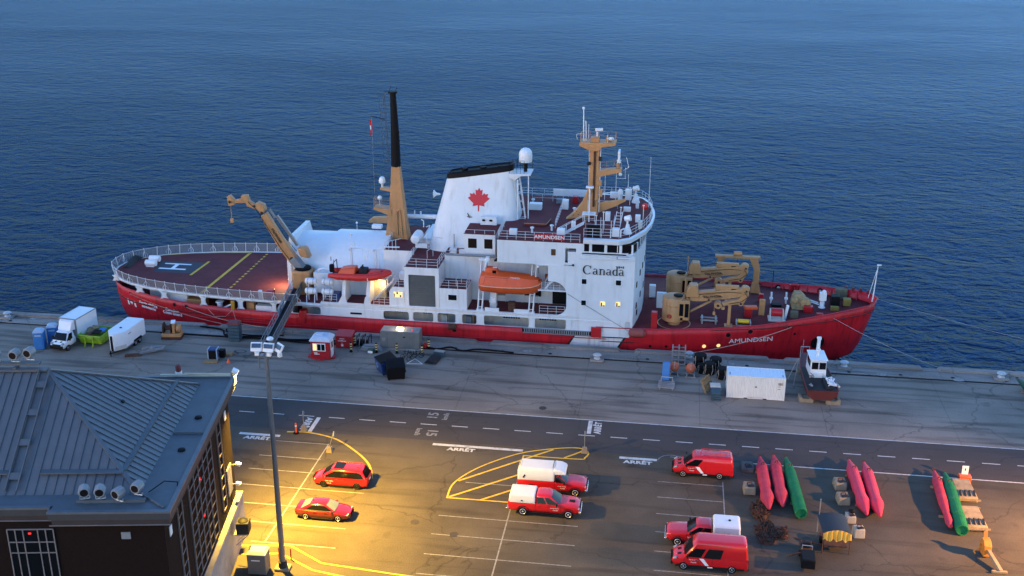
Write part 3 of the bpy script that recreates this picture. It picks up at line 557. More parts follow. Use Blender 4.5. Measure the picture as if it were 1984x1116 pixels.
# pillars and gear under the helicopter deck
for (x,w) in ((1.4,.5),(6.4,.7),(10.2,.6),(15.8,.55),(20.8,.6),(25.2,.5)):
    y=hb(x)
    b=B(); z0=ztop(x); b.prism([(x-w*.5-.25,z0-.05),(x-w*.5,z0+.3),(x-w*.5,2.45),(x-w*.5-.25,2.7),(x+w*.5+.25,2.7),(x+w*.5,2.45),(x+w*.5,z0+.3),(x+w*.5+.25,z0-.05)],'y',-y+.02,-y+.16); b.make('deck_pillar',WHITE,heli)
    b=B(); b.bx(x-w*.4,x+w*.4,y-.16,y-.02,z0-.05,2.7); b.make('deck_pillar',WHITE,heli)
for (x0,x1,y0,y1,z1,m) in ((6.9,9.8,-4.6,-3.4,2.4,WHITE2),(10.6,12.9,-6.6,-5.0,2.35,WHITE2),(12.9,15.3,-7.0,-5.6,1.7,BUFF),(21.3,22.3,-8.3,-7.6,2.3,BUFF),(22.6,24.7,-8.6,-7.6,2.0,WHITE2),(25.8,27.5,-8.7,-7,2.5,GREY),(28.2,31,-7.5,-6,2.4,CREAM)):
    b=B(); b.bx(x0,x1,y0,y1,.45,z1); b.make('deck_locker',m,ship,.05)
b=B(); b.lathe([(.5,.45),(.55,.6),(.35,.8),(.35,1.7),(.55,1.85),(.5,1.95)],(17.6,-7.6,0),12); b.tube((18.2,-7.9,1.2),(19.6,-7.9,1.9),.12); b.make('capstan',WHITE2,ship)
b=B(); b.box((20.0,-9.35,2.2),(.5,.25,1.15)); b.make('yellow_float',mat('dark_yellow',(.45,.22,.01),.6),ship,.1)
b=B(); b.path([(20.0,-9.5,1.6),(20.2,-9.4,.4),(20.5,-9.4,-.2)],.03); b.path([(19.9,-9.5,1.6),(19.0,-9.5,.7),(17.5,-9.3,.55),(16.6,-9,1.3)],.025); b.make('float_rope',ROPE,ship)
# deck rolls, tarp, hatch on the helideck
b=B(); b.lathe([(.2,-.75),(.42,-.7),(.45,0),(.42,.7),(.2,.75)],(4.9,.6,3.5),12,'x'); b.lathe([(.2,-.75),(.42,-.7),(.45,0),(.42,.7),(.2,.75)],(4.6,2.4,3.48),12,'x'); b.bx(4.3,5.4,.3,.9,3.02,3.15); b.make('white_deck_roll',WHITE2,ship)
b=B(); b.loft([[(x+.0,y,3.02),(x+.5,y+.3,3.5+.2*math.sin(y)),(x+1.0,y,3.02)] for x,y in ((1.4,-.6),(1.2,1),(1.0,2.6),(1.3,3.6))]); b.make('folded_tarp',DARK,ship)
# ---------------- boat deck, side plating with slots
b=B(); b.bx(31.35,61.2,-9.6,9.6,3.1,3.38); b.make('boat_deck',WHITE,ship)
b=B(); b.bx(31.4,61.3,-9.4,9.4,3.385,3.39); b.make('boat_deck_coating',DECK,ship)
slots=[rrect(39.1,42.25,1.6,2.72,.3),rrect(42.75,45.25,1.6,2.78,.3),rrect(45.75,47.95,1.6,2.82,.3),rrect(48.75,50.5,1.6,2.85,.3),rrect(51.4,56.8,1.6,2.85,.25),rrect(57.5,61.2,1.6,2.85,.2),rrect(61.8,65.6,1.6,2.9,.25),rrect(27.5,31.2,1.62,2.62,.3)]
# outer side plating (near side), incl. the tall wall with the boat opening
def yside(c,s=-1,t0=9.65): return (c.x,s*(min(hb(c.x)+.0,9.66)-.07)+c.z,c.y)
side_out=[(27,1.5),(64.9,1.5),(64.9,1.0),(68.6,1.0),(69.0,1.6),(69.0,10.95),(62.9,10.95),(61.9,9.62),(57.5,9.62)]
arcp=[]
for k in range(7):
    a=math.radians(0+90*k/6); arcp.append((59.6+1.6*math.cos(a),6.0+1.6*math.sin(a)))
for k in range(7):
    a=math.radians(270+90*k/6); arcp.insert(k,(60.0+1.2*math.cos(a),4.6+1.2*math.sin(a)))
side_out+= [(57.5,9.5),(59.0,9.5),(59.0,7.6)]+list(reversed(arcp))+[(57.2,3.4),(56.8,3.4),(56.8,3.85),(55.0,3.85),(55.0,3.4),(53.2,3.4),(53.2,3.85),(51.5,3.85),(51.5,3.4),(39.4,3.45),(39.2,3.4),(38.6,3.4),(37.6,3.42),(37.2,4.3),(36.9,4.3),(36.7,3.42),(34.6,3.42),(34.4,4.3),(34.0,4.3),(33.5,3.4),(31.3,2.98),(27,2.98)]
winh=[rrect(62.95,63.5,7.45,8.1,.08),rrect(66.9,67.5,7.5,8.15,.08),rrect(62.95,63.5,4.8,5.45,.08),rrect(65.15,65.75,4.8,5.45,.08),rrect(66.95,67.5,4.85,5.5,.08)]
side=plate('side_plating',side_out,slots+winh+[rrect(68.15,68.7,2.0,3.0,.2)],-.07,.07,'y',WHITE,ship,fn=lambda c:yside(c))
for i,w in enumerate(winh):
    us=[q[0] for q in w]; vs=[q[1] for q in w]; b=B(); b.bx(min(us)-.05,max(us)+.05,-9.56,-9.52,min(vs)-.05,max(vs)+.05); b.make('window_pane',LITWIN if i in (3,4) else GLASS,side)
    u0,u1,v0,v1=min(us),max(us),min(vs),max(vs); plate('window_frame',rrect(u0-.07,u1+.07,v0-.07,v1+.07,.12),[w],-.012,.012,'y',WHITE2,side,fn=lambda c:(c.x,-9.67+c.z,c.y))
    if i in (3,4): b=B(); b.bx(u0+.08,u0+.24,-9.575,-9.565,v0,v1-.2); b.bx(u0+.3,u1-.05,-9.575,-9.565,v0,v0+.14); b.make('room_silhouette',RUST,side)  # flat dark plates added as silhouettes against the lit pane
plate('side_plating',[(27,1.5),(69,1.5),(69,10.9),(61.5,10.9),(59.5,3.4),(27,3.0)],[rrect(x,x+4,1.62,2.7,.25) for x in (39,44,49,54,59)],-.07,.07,'y',WHITE,ship,fn=lambda c:yside(c,1))
# ledge strip between deck edge and slots
b=B(); b.bx(39.3,61.2,-9.78,-9.6,3.28,3.42); b.make('deck_edge_ledge',WHITE,ship)
# inner side passage wall with its fittings
b=B(); b.bx(31.5,68.8,-7.2,7.2,.46,3.09); b.make('passage_wall',CREAM,ship)
for i,x in enumerate((40,43.6,53.5,57.9,62.5)):
    b=B()
    for k in range(7): b.tube((x+k*.3,-7.3,1.75),(x+k*.3,-7.3,2.2),.13,6)
    b.bx(x-.2,x+2.1,-7.26,-7.21,2.3,2.4); b.make('passage_rack',RUST if i%2 else BLACK,ship)
for x in (41.5,46.9,53,56,60.5,64.4): b=B(); b.bx(x,x+.6,-7.3,-7.2,2.5,2.75); b.make('passage_lamp_box',BLACK,ship)
for x,m in ((49.0,GREY),(50.0,RUST),(46,CREAM),(63.3,GREY)): b=B(); b.bx(x,x+.7,-8.6,-7.9,.46,2.2); b.make('passage_locker',m,ship,.03)
b=B(); b.lathe([(.1,-.5),(.38,-.45),(.38,.45),(.1,.5)],(47.6,-9.9,1.25),10,'x'); b.make('rubber_fender',RUST,ship)
b=B(); b.lathe([(.2,-1.0),(.5,-.85),(.52,.7),(.2,1.0)],(69.6,-9.85,1.8),12,'x'); b.make('rubber_fender',mat('faded_red_fender',(.27,.06,.05),.7),ship)
# stowed accommodation ladder
acc=part('accommodation_ladder',ship)
b=B(); b.bx(56.1,64.1,-9.85,-9.68,1.0,1.06); b.bx(56.1,64.1,-9.85,-9.68,1.55,1.62)
b.make('stringer',GREY,acc)
for k in range(30): b=B(); b.bx(56.25+k*.262,56.38+k*.262,-9.84,-9.69,1.06,1.55); b.make('step',GREY,acc)
b=B(); b.bx(56.0,64.2,-9.69,-9.66,1.02,1.6); b.make('backing',BLACK,acc)
b=B(); b.bx(64.2,65.4,-9.95,-9.66,.95,2.2); b.make('red_box',RED,acc,.05)
b=B(); b.tube((59.5,-9.85,.75),(66,-9.85,.8),.05); b.make('rubbing_bar',RED,ship)
b=B(); b.beam((65.5,-9.72,.98),(68,-9.72,1.0),.06,.1); b.make('stripe_bar',BLACK,ship)
# ---------------- hangar
hang=part('hangar',ship)
def arch(x,hw,top,z0=3.0,n=22):
    pts=[(x,-hw,z0)]
    for k in range(n+1):
        a=PI-PI*k/n; pts.append((x,hw*math.cos(a),5.3+(top-5.3)*math.sin(a)**.92))
    pts.append((x,hw,z0)); return pts
b=B(); b.loft([arch(26.2,4.7,9.0),arch(31.0,4.75,9.05)]); b.make('shell',WHITE2,hang)
b=B(); b.loft([arch(30.9,5.1,9.35),arch(37.9,5.15,9.4)]); b.make('shell',WHITE2,hang)
b=B(); b.prism([(-4.9,3.0),(-4.9,6.6),(-3.5,9.55),(3.3,9.55),(4.9,6.6),(4.9,3.0)],'x',25.7,26.25); b.make('end_flange',WHITE2,hang,.04)
b=B(); b.loft([arch(37.85,5.3,9.5),arch(38.15,5.3,9.5)]); b.make('end_flange',WHITE2,hang)
b=B()
for k in range(9): b.bx(25.66,25.7,-4.2+k*.95,-3.35+k*.95,3.05,7.8)
b.make('hangar_door',GREY,hang)
b=B(); b.tube((33.5,0,9.2),(33.5,0,10.6),.03); b.sph((33.5,0,10.6),.14); b.make('mast_light',WHITE2,hang)
b=B(); b.box((35.6,2,9.6),(1.3,.8,.5)); b.make('roof_vent',WHITE2,hang,.1)
b=B(); b.tube((31.9,-5.4,3.4),(31.9,-5.4,7.4),.03); b.make('antenna',BLACK,hang)
# deckhouse under the rescue boat
b=B(); b.bx(29.6,38.6,-6.6,-4.5,3.39,6.0); o=b.make('deck_house',WHITE,ship,.05)
for x in (30.0,31.2,32.4): b=B(); b.bx(x,x+.9,-6.64,-6.605,3.6,5.6); b.make('door',WHITE2,o,.02)
b=B(); b.path([(30.3,-6.5,6.0),(30.3,-6.6,6.4),(30.8,-6.6,6.6),(32.2,-6.6,6.5)],.12,8); b.make('vent_pipe',WHITE2,o)
b=B(); b.bx(37.0,38.9,-7.3,-6.62,3.4,5.8); b.make('lit_alcove',mat('alcove_cream',(.6,.5,.3),.5),ship)
# rescue boat davit
dav=part('boat_davit',ship)
for x in (34.2,37.2):
    b=B(); b.prism([(-9.5,3.4),(-9.5,4.3),(-8.6,6.35),(-7.2,6.35),(-7.0,3.4)],'x',x-.22,x+.22); b.make('davit_frame',WHITE,dav,.04)
    b=B(); b.beam((x+.6,-7.3,6.3),(x+.6,-7.4,9.6),.25,.35); b.beam((x+.6,-7.4,9.6),(x+.6,-8.6,9.9),.2,.25); b.make('davit_arm',WHITE,dav,.03)
b=B(); b.bx(34.2,37.2,-8.7,-7.3,6.2,6.36); b.make('cradle',WHITE,dav)
b=B(); b.tube((34.8,-7.4,9.7),(37.8,-7.4,9.7),.06); b.path([(36.2,-7.4,9.7),(36.6,-7.4,8),(37.0,-7.4,9.6)],.05); b.tube((34.9,-7.4,9.7),(34.9,-7.4,11.6),.04); b.sph((34.9,-7.4,11.5),.16); b.box((35.1,-7.5,10.3),(.5,.4,.4)); b.make('davit_brace',WHITE2,dav)
b=B(); b.bx(35.0,36.4,-9.7,-9.6,2.05,2.25); b.make('slot',BLACK,side)
b=B(); rail(b,[(31.6,-9.4,3.39),(33.3,-9.4,3.39)],1.0,3,.85); rail(b,[(37.9,-9.4,3.39),(39.9,-9.4,3.39)],1.0,3,.7); b.make('railing',RAILM,ship)
# ---------------- garage block and its wings
gar=part('garage_house',ship)
plate('front_wall',[(41.8,3.4),(46.0,3.4),(46.0,8.42),(41.8,8.42)],[rrect(42.3,45.55,3.5,7.5,.12)],-9.62,-9.4,'y',WHITE,gar)
sh=part('roller_shutter',ship)
b=B(); b.bx(42.2,45.65,-9.42,-9.36,3.42,7.6); b.make('curtain',SHUTTER,sh)
for k in range(14): b=B(); b.bx(42.28,45.57,-9.46,-9.42,3.53+k*.285,3.53+k*.285+.255); b.make('slat',SHUTTER,sh,.02)
b=B(); b.bx(41.8,46.0,-9.4,-.5,3.4,8.4); b.make('block',WHITE,gar)
b=B(); b.bx(41.85,45.95,-9.55,-.6,8.425,8.44); b.make('roof_coating',DECK,gar)
b=B(); rail(b,[(42.0,-9.5,8.43),(45.85,-9.5,8.43),(45.85,-4.2,8.43)],1.05,3,1.25); rail(b,[(42.0,-9.5,8.43),(42.0,-5.2,8.43)],1.05,3,1.2); b.path([(43.9,-6.2,8.44),(43.9,-6.2,9.4),(44.4,-5.2,9.6),(44.4,-5.2,8.44)],.03); b.make('railing',RAILM,gar)
lw=part('wing_house',ship); b=B(); b.prism([(39.9,3.4),(41.78,3.4),(41.78,5.85),(40.4,5.85),(39.9,5.2)],'y',-9.6,-5.2); b.make('block',WHITE,lw,.03)
b=B(); b.bx(40.45,41.55,-9.64,-9.605,4.55,5.25); b.make('window_pane',LITWIN,lw); b=B(); b.bx(40.5,40.62,-9.65,-9.642,4.6,5.0); b.bx(40.8,41.0,-9.65,-9.642,4.95,5.2); b.bx(41.2,41.4,-9.65,-9.642,4.6,4.85); b.make('room_silhouette',RUST,lw); plate('window_frame',rrect(40.37,41.63,4.47,5.33,.08),[rrect(40.47,41.53,4.57,5.23,.06)],-9.66,-9.6,'y',WHITE2,lw); b=B(); rail(b,[(40.4,-9.5,5.86),(41.75,-9.5,5.86)],1,3,.7); rail(b,[(40.4,-9.5,5.86),(40.4,-6,5.86)],1,3,1.2); b.make('railing',RAILM,lw); b=B(); b.bx(40.42,41.76,-9.55,-5.3,5.855,5.865); b.make('roof_coating',DECK,lw); b=B(); b.box((41.1,-7,6.4),(.9,.8,1.0)); b.make('winch_box',WHITE2,lw,.08)  # dark plates on the lit pane stand for silhouettes inside
rw=part('wing_house',ship); 
b=B(); b.bx(46.02,49.35,-9.6,-6.0,3.4,5.98); b.make('block',WHITE,rw,.03); b=B(); b.bx(47.05,48.2,-9.64,-9.605,4.5,5.3); b.make('window_frame',WHITE2,rw); b=B(); b.bx(47.12,48.12,-9.66,-9.642,4.57,5.23); b.make('window_pane',GLASS,rw); b=B(); b.bx(46.05,49.3,-9.55,-6.05,5.985,6.0); b.make('roof_coating',DECK,rw)
b=B(); rail(b,[(46.1,-9.5,6),(49.3,-9.5,6),(49.3,-6.3,6)],1.0,3,1.05); b.path([(47.9,-8.6,6),(47.9,-8.6,7),(48.3,-7.4,7.2),(48.3,-7.4,6)],.03); b.make('railing',RAILM,rw)
# aft mast house
ah=part('mast_house',ship); b=B(); b.bx(38.2,41.78,-5.1,5.1,3.4,8.9); b.make('block',WHITE,ah); b=B(); b.bx(38.25,41.75,-5.05,5.05,8.905,8.92); b.make('roof_coating',DECK,ah)
b=B(); b.bx(38.15,38.2,-4.6,-3.2,5.8,7.3); b.make('vent_opening',BLACK,ah)
b=B(); rail(b,[(38.3,-5.0,8.92),(38.3,-1,8.92)],1.0,3,1.0); 
for q in range(4): b.path([(38.4+q*.45,-5.0,8.92),(38.4+q*.45,-5.0,9.9+.1*q),(38.9+q*.45,-4.4,9.9+.1*q)],.035)
b.path([(37.6,-5.2,5.6),(37.6,-5.2,8.9),(38.2,-5.2,9.3),(40.2,-5.0,9.3)],.09,8); b.make('pipework',RAILM,ah)
def stair(parent,p0,p1,w,n,m=RAILM,name='stair',side=(0,1,0),rails=True):
    o=part(name,parent); p0,p1=Vector(p0),Vector(p1); sd=Vector(side)*w/2
    b=B()
    for s in (-1,1):
        b.beam(p0+sd*s,p1+sd*s,.06,.2)
        if rails:
            up=Vector((0,0,.95)); b.tube(p0+sd*s+up,p1+sd*s+up,.03,5)
            for k in range(4): q=p0.lerp(p1,k/3)+sd*s; b.tube(q,q+up,.025,4)
    b.make('stringer',m,o)
    d=(p1-p0); d.z=0; d=d.normalized() if d.length>0 else Vector((1,0,0))
    for k in range(n):
        c=p0.lerp(p1,(k+.5)/n); b=B(); a=d*.11; b.add([c-a-sd,c+a-sd,c+a+sd,c-a+sd,c-a-sd+Vector((0,0,.03)),c+a-sd+Vector((0,0,.03)),c+a+sd+Vector((0,0,.03)),c-a+sd+Vector((0,0,.03))],[(0,3,2,1),(4,5,6,7),(0,1,5,4),(1,2,6,5),(2,3,7,6),(3,0,4,7)]); b.make('tread',m,o)
    return o
stair(ship,(37.6,-7.6,3.4),(39.9,-7.6,5.86),.7,9); stair(ship,(46.6,-5.6,6),(48.6,-5.6,8.4),.7,9)
b=B(); b.lathe([(.1,-1.35),(.5,-1.25),(.6,-1.05),(.6,1.05),(.5,1.25),(.1,1.35)],(41.9,-2.7,10.0),16,'y')
tk=b.make('deck_tank',WHITE2,ship); b=B()
for y in (-3.7,-1.6): b.bx(41.9,43.3,y-.08,y+.08,8.92,9.5); b.path([(42.0,y,8.9),(42.6,y,9.4)],.06)
b.path([(43.4,-3.9,8.9),(43.4,-3.9,11),(43.4,-2,11.3),(42.9,-2,11.1)],.05); b.path([(42.5,-1.5,10.9),(42.5,-1.5,11.7),(42.2,-1.5,11.9)],.06); rail(b,[(43.6,-4.1,8.9),(44.8,-1.4,8.9)],1.0,3,.8); b.make('tank_stand',RAILM,tk)
# ---------------- funnel house and funnel
fh=part('funnel_house',ship); b=B(); b.bx(46.02,61.2,-6.0,6.0,3.39,9.0); b.make('block',WHITE,fh)
b=B(); b.bx(45.96,53.0,-5.95,6,9.005,9.02); b.make('roof_coating',DECK,fh)
b=B(); b.bx(42,54,-.6,6,8.42,9.004); b.make('block',WHITE,fh)
plate('front_wall',[(48.65,9.75),(52.35,9.75),(52.35,12.1),(48.65,12.1)],[rrect(49.1,50.15,10.35,11.55,.06),rrect(51.05,52.05,10.35,11.55,.06)],-7.1,-7.0,'y',WHITE,fh)
b=B(); b.bx(48.65,52.35,-7.0,-2.9,9.02,12.1); b.make('block',WHITE,fh)
for x0,x1 in ((49.08,50.17),(51.03,52.07)):
    b=B(); b.bx(x0,x1,-7.06,-7.03,10.33,11.57); b.make('window_pane',GLASS,fh); b=B(); b.bx(x0-.02,x1+.02,-7.14,-7.0,10.2,10.32); b.make('window_sill',WHITE2,fh)
b=B(); b.bx(48.6,52.4,-7.15,-2.9,12.1,12.16); b.make('roof',DECK,fh); b=B(); rail(b,[(48.7,-7.0,12.16),(52.3,-7.0,12.16)],.45,1,1.2); b.make('railing',RAILM,fh)
b=B(); b.bx(50.0,52.0,-3.6,-3.0,12.2,13.2); b.make('vent_cabinet',WHITE2,fh,.03); 
for x in (50.4,51.3): b=B(); b.sph((x,-3.65,12.8),.22,8,5,(1,.4,.6)); b.make('vent_louvre',BLACK,fh)
b=B(); b.tube((46.5,-7.6,9.6),(52.4,-7.6,9.6),.16,8); b.tube((46.8,-7.6,9.6),(46.8,-6,9.6),.05); b.tube((52.2,-7.6,9.6),(52.2,-6,9.6),.05); b.make('boom_tube',GREY,fh)
b=B(); rail(b,[(46.1,-5.8,9.02),(48.6,-5.8,9.02)],.9,2,.8); b.box((47,-5.6,9.4),(.8,.5,.6)); b.box((48.1,-5.6,9.35),(.6,.5,.5)); b.make('railing',RAILM,fh)
fun=part('funnel',ship)
def fsec(z,n=28):
    t=(z-8.4)/10.0; xa=lerp(43.1,45.5,t); xb=lerp(55.15,53.45,t); hw=lerp(3.5,1.15,t); cx=(xa+xb)/2; r=(xb-xa)/2; P=[]
    for k in range(n):
        a=2*PI*k/n; c,s=math.cos(a),math.sin(a); e=.42
        P.append((cx+r*abs(c)**e*(1 if c>0 else -1), hw*abs(s)**e*(1 if s>0 else -1), z))
    return P
def slant(P,k): return [(x,y,z+k*((x-49.5)*.165)) for x,y,z in P]
b=B(); b.loft([slant(fsec(z),q) for z,q in ((8.4,0),(11,.0),(14,.4),(16,.8),(17.75,1))]); o=b.make('casing',WHITE,fun)
b=B(); b.loft([slant([(49.5+(x-49.5)*1.02,y*1.02,z) for x,y,z in fsec(17.75)],1),slant([(49.5+(x-49.5)*1.03,y*1.04,z) for x,y,z in fsec(18.3)],1),slant([(49.5+(x-49.5)*.99,y*.9,z) for x,y,z in fsec(18.45)],1),slant([(49.5+(x-49.5)*.93,y*.75,z) for x,y,z in fsec(18.3)],1)]); b.make('black_cap',BLACK,fun)
for x in (47.5,49.8,52): b=B(); b.tube((x,0,17.5),(x,0,18.5+(x-49.5)*.1),.4,12); b.make('exhaust_pipe',BLACK,fun)
def fy(x,z):  # near face of the funnel
    t=(z-8.4)/10.0; return -lerp(3.5,1.15,t)
lx,lz,ls=49.55,14.75,1.48
plate('maple_leaf',[(lx+a*ls,lz+c*ls*1.05) for a,c in LEAFPTS],[],-.02,.02,'y',LEAFRED,fun,fn=lambda c:(c.x,fy(c.x,c.y)*1.0-.03+c.z,c.y))
b=B()
for (x,z) in ((48.5,12.9),(48.7,12.8)): b.beam((x-.35,fy(x,z)-.02,z-.1),(x+.1,fy(x,z)-.02,z+.0),.05,.08)
b.beam((48.2,fy(48,12.7)-.02,13.25),(48.45,fy(48,12.7)-.02,12.85),.05,.08); b.make('scuff_mark',BLACK,fun)
b=B(); b.lathe([(.05,0),(.12,-.2),(.2,-.55),(.5,-.85)],(44.6,-1.0,15.1),12,'x'); b.make('horn',WHITE2,fun)
b=B(); b.path([(43.9,-3.36,9.9),(43.9,-3.45,9.4)],.02); b.beam((46.7,-3.5,8.6),(46.7,-3.4,10.8),.1,.1); b.beam((44,-3.4,10.3),(45.3,-3.4,10.2),.03,.03); b.make('funnel_fitting',GREY,fun)
lad=part('funnel_ladder',ship); b=B()
for y in (-1.3,-.7): b.tube((54.6,y,11.5),(53.6,y,18.4),.05,5); b.tube((55.3,y,11.5),(54.4,y,17.9),.05,5)
b.make('stile',RAILM,lad)
for k in range(16): z=11.8+k*.42; x=lerp(54.6,53.6,(z-11.5)/6.9); b=B(); b.tube((x,-1.3,z),(x,-.7,z),.025,4); b.make('rung',RAILM,lad)
for k in range(6): z=12.5+k*1.05; x=lerp(54.6,53.6,(z-11.5)/6.9); b=B(); b.path([(x,-1.3,z),(x+.75,-1.3,z+.1),(x+.75,-.7,z+.1),(x,-.7,z)],.035,5); b.make('cage_hoop',RAILM,lad)
dp=part('dome_platform',ship); b=B(); b.prism([(53.2,17.6),(53.2,18.05),(55.8,18.15),(55.8,17.95),(54.6,17.85),(53.9,17.3)],'y',-1.4,1.4); b.make('bracket',WHITE,dp,.03)
b=B(); rail(b,[(53.2,-1.3,18.1),(55.0,-1.3,18.15)],1.6,3,.45,.02,.025); rail(b,[(53.2,1.3,18.1),(55.7,1.3,18.15)],1.2,3,.6); b.make('railing',BLACK,dp)
b=B(); b.tube((55.0,0,18.1),(55.0,0,19.4),.22,10); b.make('dome_post',BLACK,dp); b=B(); b.lathe([(.5,0),(.78,.05),(.82,.25),(.82,.95),(.74,1.3),(.52,1.6),(.25,1.73),(.01,1.76)],(55,0,19.3),20); b.make('radome',WHITE2,dp)
b=B(); b.tube((55.5,-1.0,12.3),(55.5,-1.0,18.0),.07,6); b.tube((54.3,-1.7,11.6),(54.3,-1.7,17.5),.08,6); b.make('support_post',WHITE2,dp)
# ---------------- upper house and upper deck
uh=part('upper_house',ship)
plate('near_wall',[(53.0,9.62),(61.95,9.62),(62.9,10.95),(62.9,12.38),(53.0,12.38)],[rrect(59.3,59.85,10.75,11.55,.06),rrect(60.95,62.2,9.95,11.75,.05)],-9.6,-9.45,'y',WHITE,uh)
b=B(); b.bx(53.0,60.8,-9.44,9.5,9.62,12.3); b.make('block',WHITE,uh)
b=B(); b.bx(60.8,62.5,-8.3,9.5,9.0,12.3); b.make('block',WHITE,uh); b=B(); b.bx(60.8,62.7,-9.6,-8.3,9.5,9.7); b.make('landing',DECK,uh)
b=B(); b.bx(59.25,59.9,-9.47,-9.44,10.7,11.6); b.make('window_pane',mat('amber_pane',(.10,.05,.02),.3),uh); b=B(); b.bx(61.3,62.1,-8.4,-8.31,9.75,11.7); b.make('door',mat('varnished_door',(.22,.06,.02),.4),uh); b=B(); b.sph((61.6,-8.45,11.2),.07); b.make('door_lamp',LITWIN,uh)
b=B(); b.bx(52.95,62.95,-9.62,9.5,12.38,12.46); b.make('upper_deck',DECK,uh)
b=B(); rail(b,[(53.1,-9.5,12.46),(62.6,-9.5,12.46)],1.0,3,1.05); rail(b,[(53.1,9.4,12.46),(62.6,9.4,12.46)],1.0,3,1.5); rail(b,[(53.1,-9.5,12.46),(53.1,-5,12.46)],1,3,1.2); b.make('railing',RAILM,uh)
b=B(); b.bx(57.35,60.85,-9.62,-9.56,12.62,13.3); o=b.make('name_board',mat('sign_red',(.42,.012,.02),.45),uh,.02); text('name_board_lettering','AMUNDSEN',.58,(59.1,-9.64,12.95),(1,0,0),(0,0,1),SIGNW,uh,.02,sx=1.12,bold=.012)
b=B(); b.prism([(55.4,-4.1),(58.1,-4.1),(58.4,-1.8),(55.7,-1.8)],'z',12.47,12.75); b.make('skylight_hatch',DECK,uh,.06); b=B(); b.path([(55.4,-4.1,12.8),(58.1,-4.1,12.8),(58.4,-1.8,12.8)],.04); b.make('hatch_coaming',BUFF,uh)
b=B(); b.box((60.3,-8.2,13.2),(.9,.7,.9)); b.tube((60.3,-8.2,12.46),(60.3,-8.2,12.9),.1); b.make('control_cabinet',WHITE2,uh,.04)
b=B(); b.bx(57.5,62,8.9,9.1,12.7,13.6); b.make('far_windbreak',WHITE2,uh)
for (x_,y_,w_,d_,h_,m_) in ((54.6,-7.6,.9,.6,.7,WHITE2),(55.9,3.2,1.6,1.0,.8,WHITE2),(59.6,3.9,.8,.8,1.2,WHITE2),(58.8,6.4,1.2,.7,.6,GREY),(61.4,-4.6,.5,.5,1.0,WHITE2),(60.6,6.8,.7,.7,.9,RED)):
    b=B(); b.box((x_,y_,12.46+h_/2),(w_,d_,h_)); b.make('deck_box',m_,uh,.05)
for (x_,y_) in ((56.7,-6.6),(58.9,-5.4),(55.3,5.4),(60.9,2.2)): b=B(); b.tube((x_,y_,12.46),(x_,y_,13.0),.12,8); b.lathe([(.14,0),(.24,.05),(.24,.16),(.1,.22)],(x_,y_,12.98),10); b.make('mushroom_vent',WHITE2,uh)
b=B(); rail(b,[(59.2,-4.4,12.46),(59.2,4.4,12.46)],.95,3,1.1); rail(b,[(55.0,6.9,12.46),(59.0,6.9,12.46)],.95,2,1.3); b.make('railing',RAILM,uh)
b=B(); b.path([(53.4,-8.6,12.56),(57.2,-8.6,12.56),(57.4,-8.2,12.56),(60.0,-8.4,12.56)],.07,6); b.make('deck_pipe',DECK,uh)
# recess behind the lifeboat: inner decks, rails, stair
rc=part('boat_recess',ship); b=B(); b.bx(57.8,61.1,-9.4,-6.0,6.25,6.4); b.make('mid_deck',WHITE,rc); b=B(); rail(b,[(58.2,-9.3,6.4),(61.1,-9.3,6.4)],.9,3,.8); b.make('railing',RAILM,rc)
b=B(); b.bx(58.3,61.1,-6.6,-6.05,6.5,7.2); b.make('orange_locker',mat('locker_orange',(.4,.09,.03),.6),rc)
b=B(); rail(b,[(58.0,-9.4,3.4),(61.0,-9.4,3.4)],1.0,3,1.0); rail(b,[(53.5,-6.3,3.4),(57.5,-6.3,3.4)],1.0,3,1.0); b.make('railing',RAILM,rc)
stair(ship,(58.6,-8.6,6.4),(61.3,-8.6,9.6),.8,11)
for x,z,w,h,m in ((51.5,4.2,2,1.3,GREY),(54.2,4.4,1.4,1,CREAM),(55.8,4.3,2.0,1.2,BLACK),(59.2,3.5,1.8,2.2,BLACK),(55.3,8.8,.5,.6,RUST),(57,8.5,1.1,.7,CREAM),(52.1,8.5,.5,.4,BLACK)):
    b=B(); b.bx(x,x+w,-6.25,-6.02,z,z+h); b.make('bulkhead_fitting',m,rc,.03)
b=B(); b.lathe([(.1,-.5),(.45,-.4),(.45,.4),(.1,.5)],(52.3,-8.2,4.3),12,'y'); b.bx(51.9,52.7,-8.4,-7.6,3.4,5.6); b.make('boat_winch',WHITE2,rc,.03)
b=B(); b.bx(54.2,55.1,-9.3,-8.5,3.4,4.5); b.make('rusty_drum',RUST,rc,.1)
for x in (51.2,57.3):
    d=part('lifeboat_davit',ship); b=B()
    for q in (-.25,.25): b.beam((x+q-.3,-9.55,3.4),(x+q,-8.2,9.6),.12,.25)
    for k in range(7): t=(k+.5)/7; b.box((x-.3*(1-t),lerp(-9.55,-8.2,t),lerp(3.4,9.6,t)),(.5,.1,.08))
    b.bx(x-.75,x+.15,-9.62,-9.2,3.4,3.55); b.make('trackway',WHITE,d)
    b=B(); b.beam((x-.6,-8.3,9.4),(x+.4,-8.3,9.4),.35,.3); b.beam((x+.3,-8.4,9.2),(x+.5,-9.6,9.3),.2,.3); b.box((x+.5,-8.6,9.5),(.45,.5,.7)); b.make('davit_head',WHITE2,d,.04)
    b=B(); b.tube((x+.5,-9.0,9.3),(x+.5,-8.8,8.2),.03); b.make('fall_wire',DARK,d)
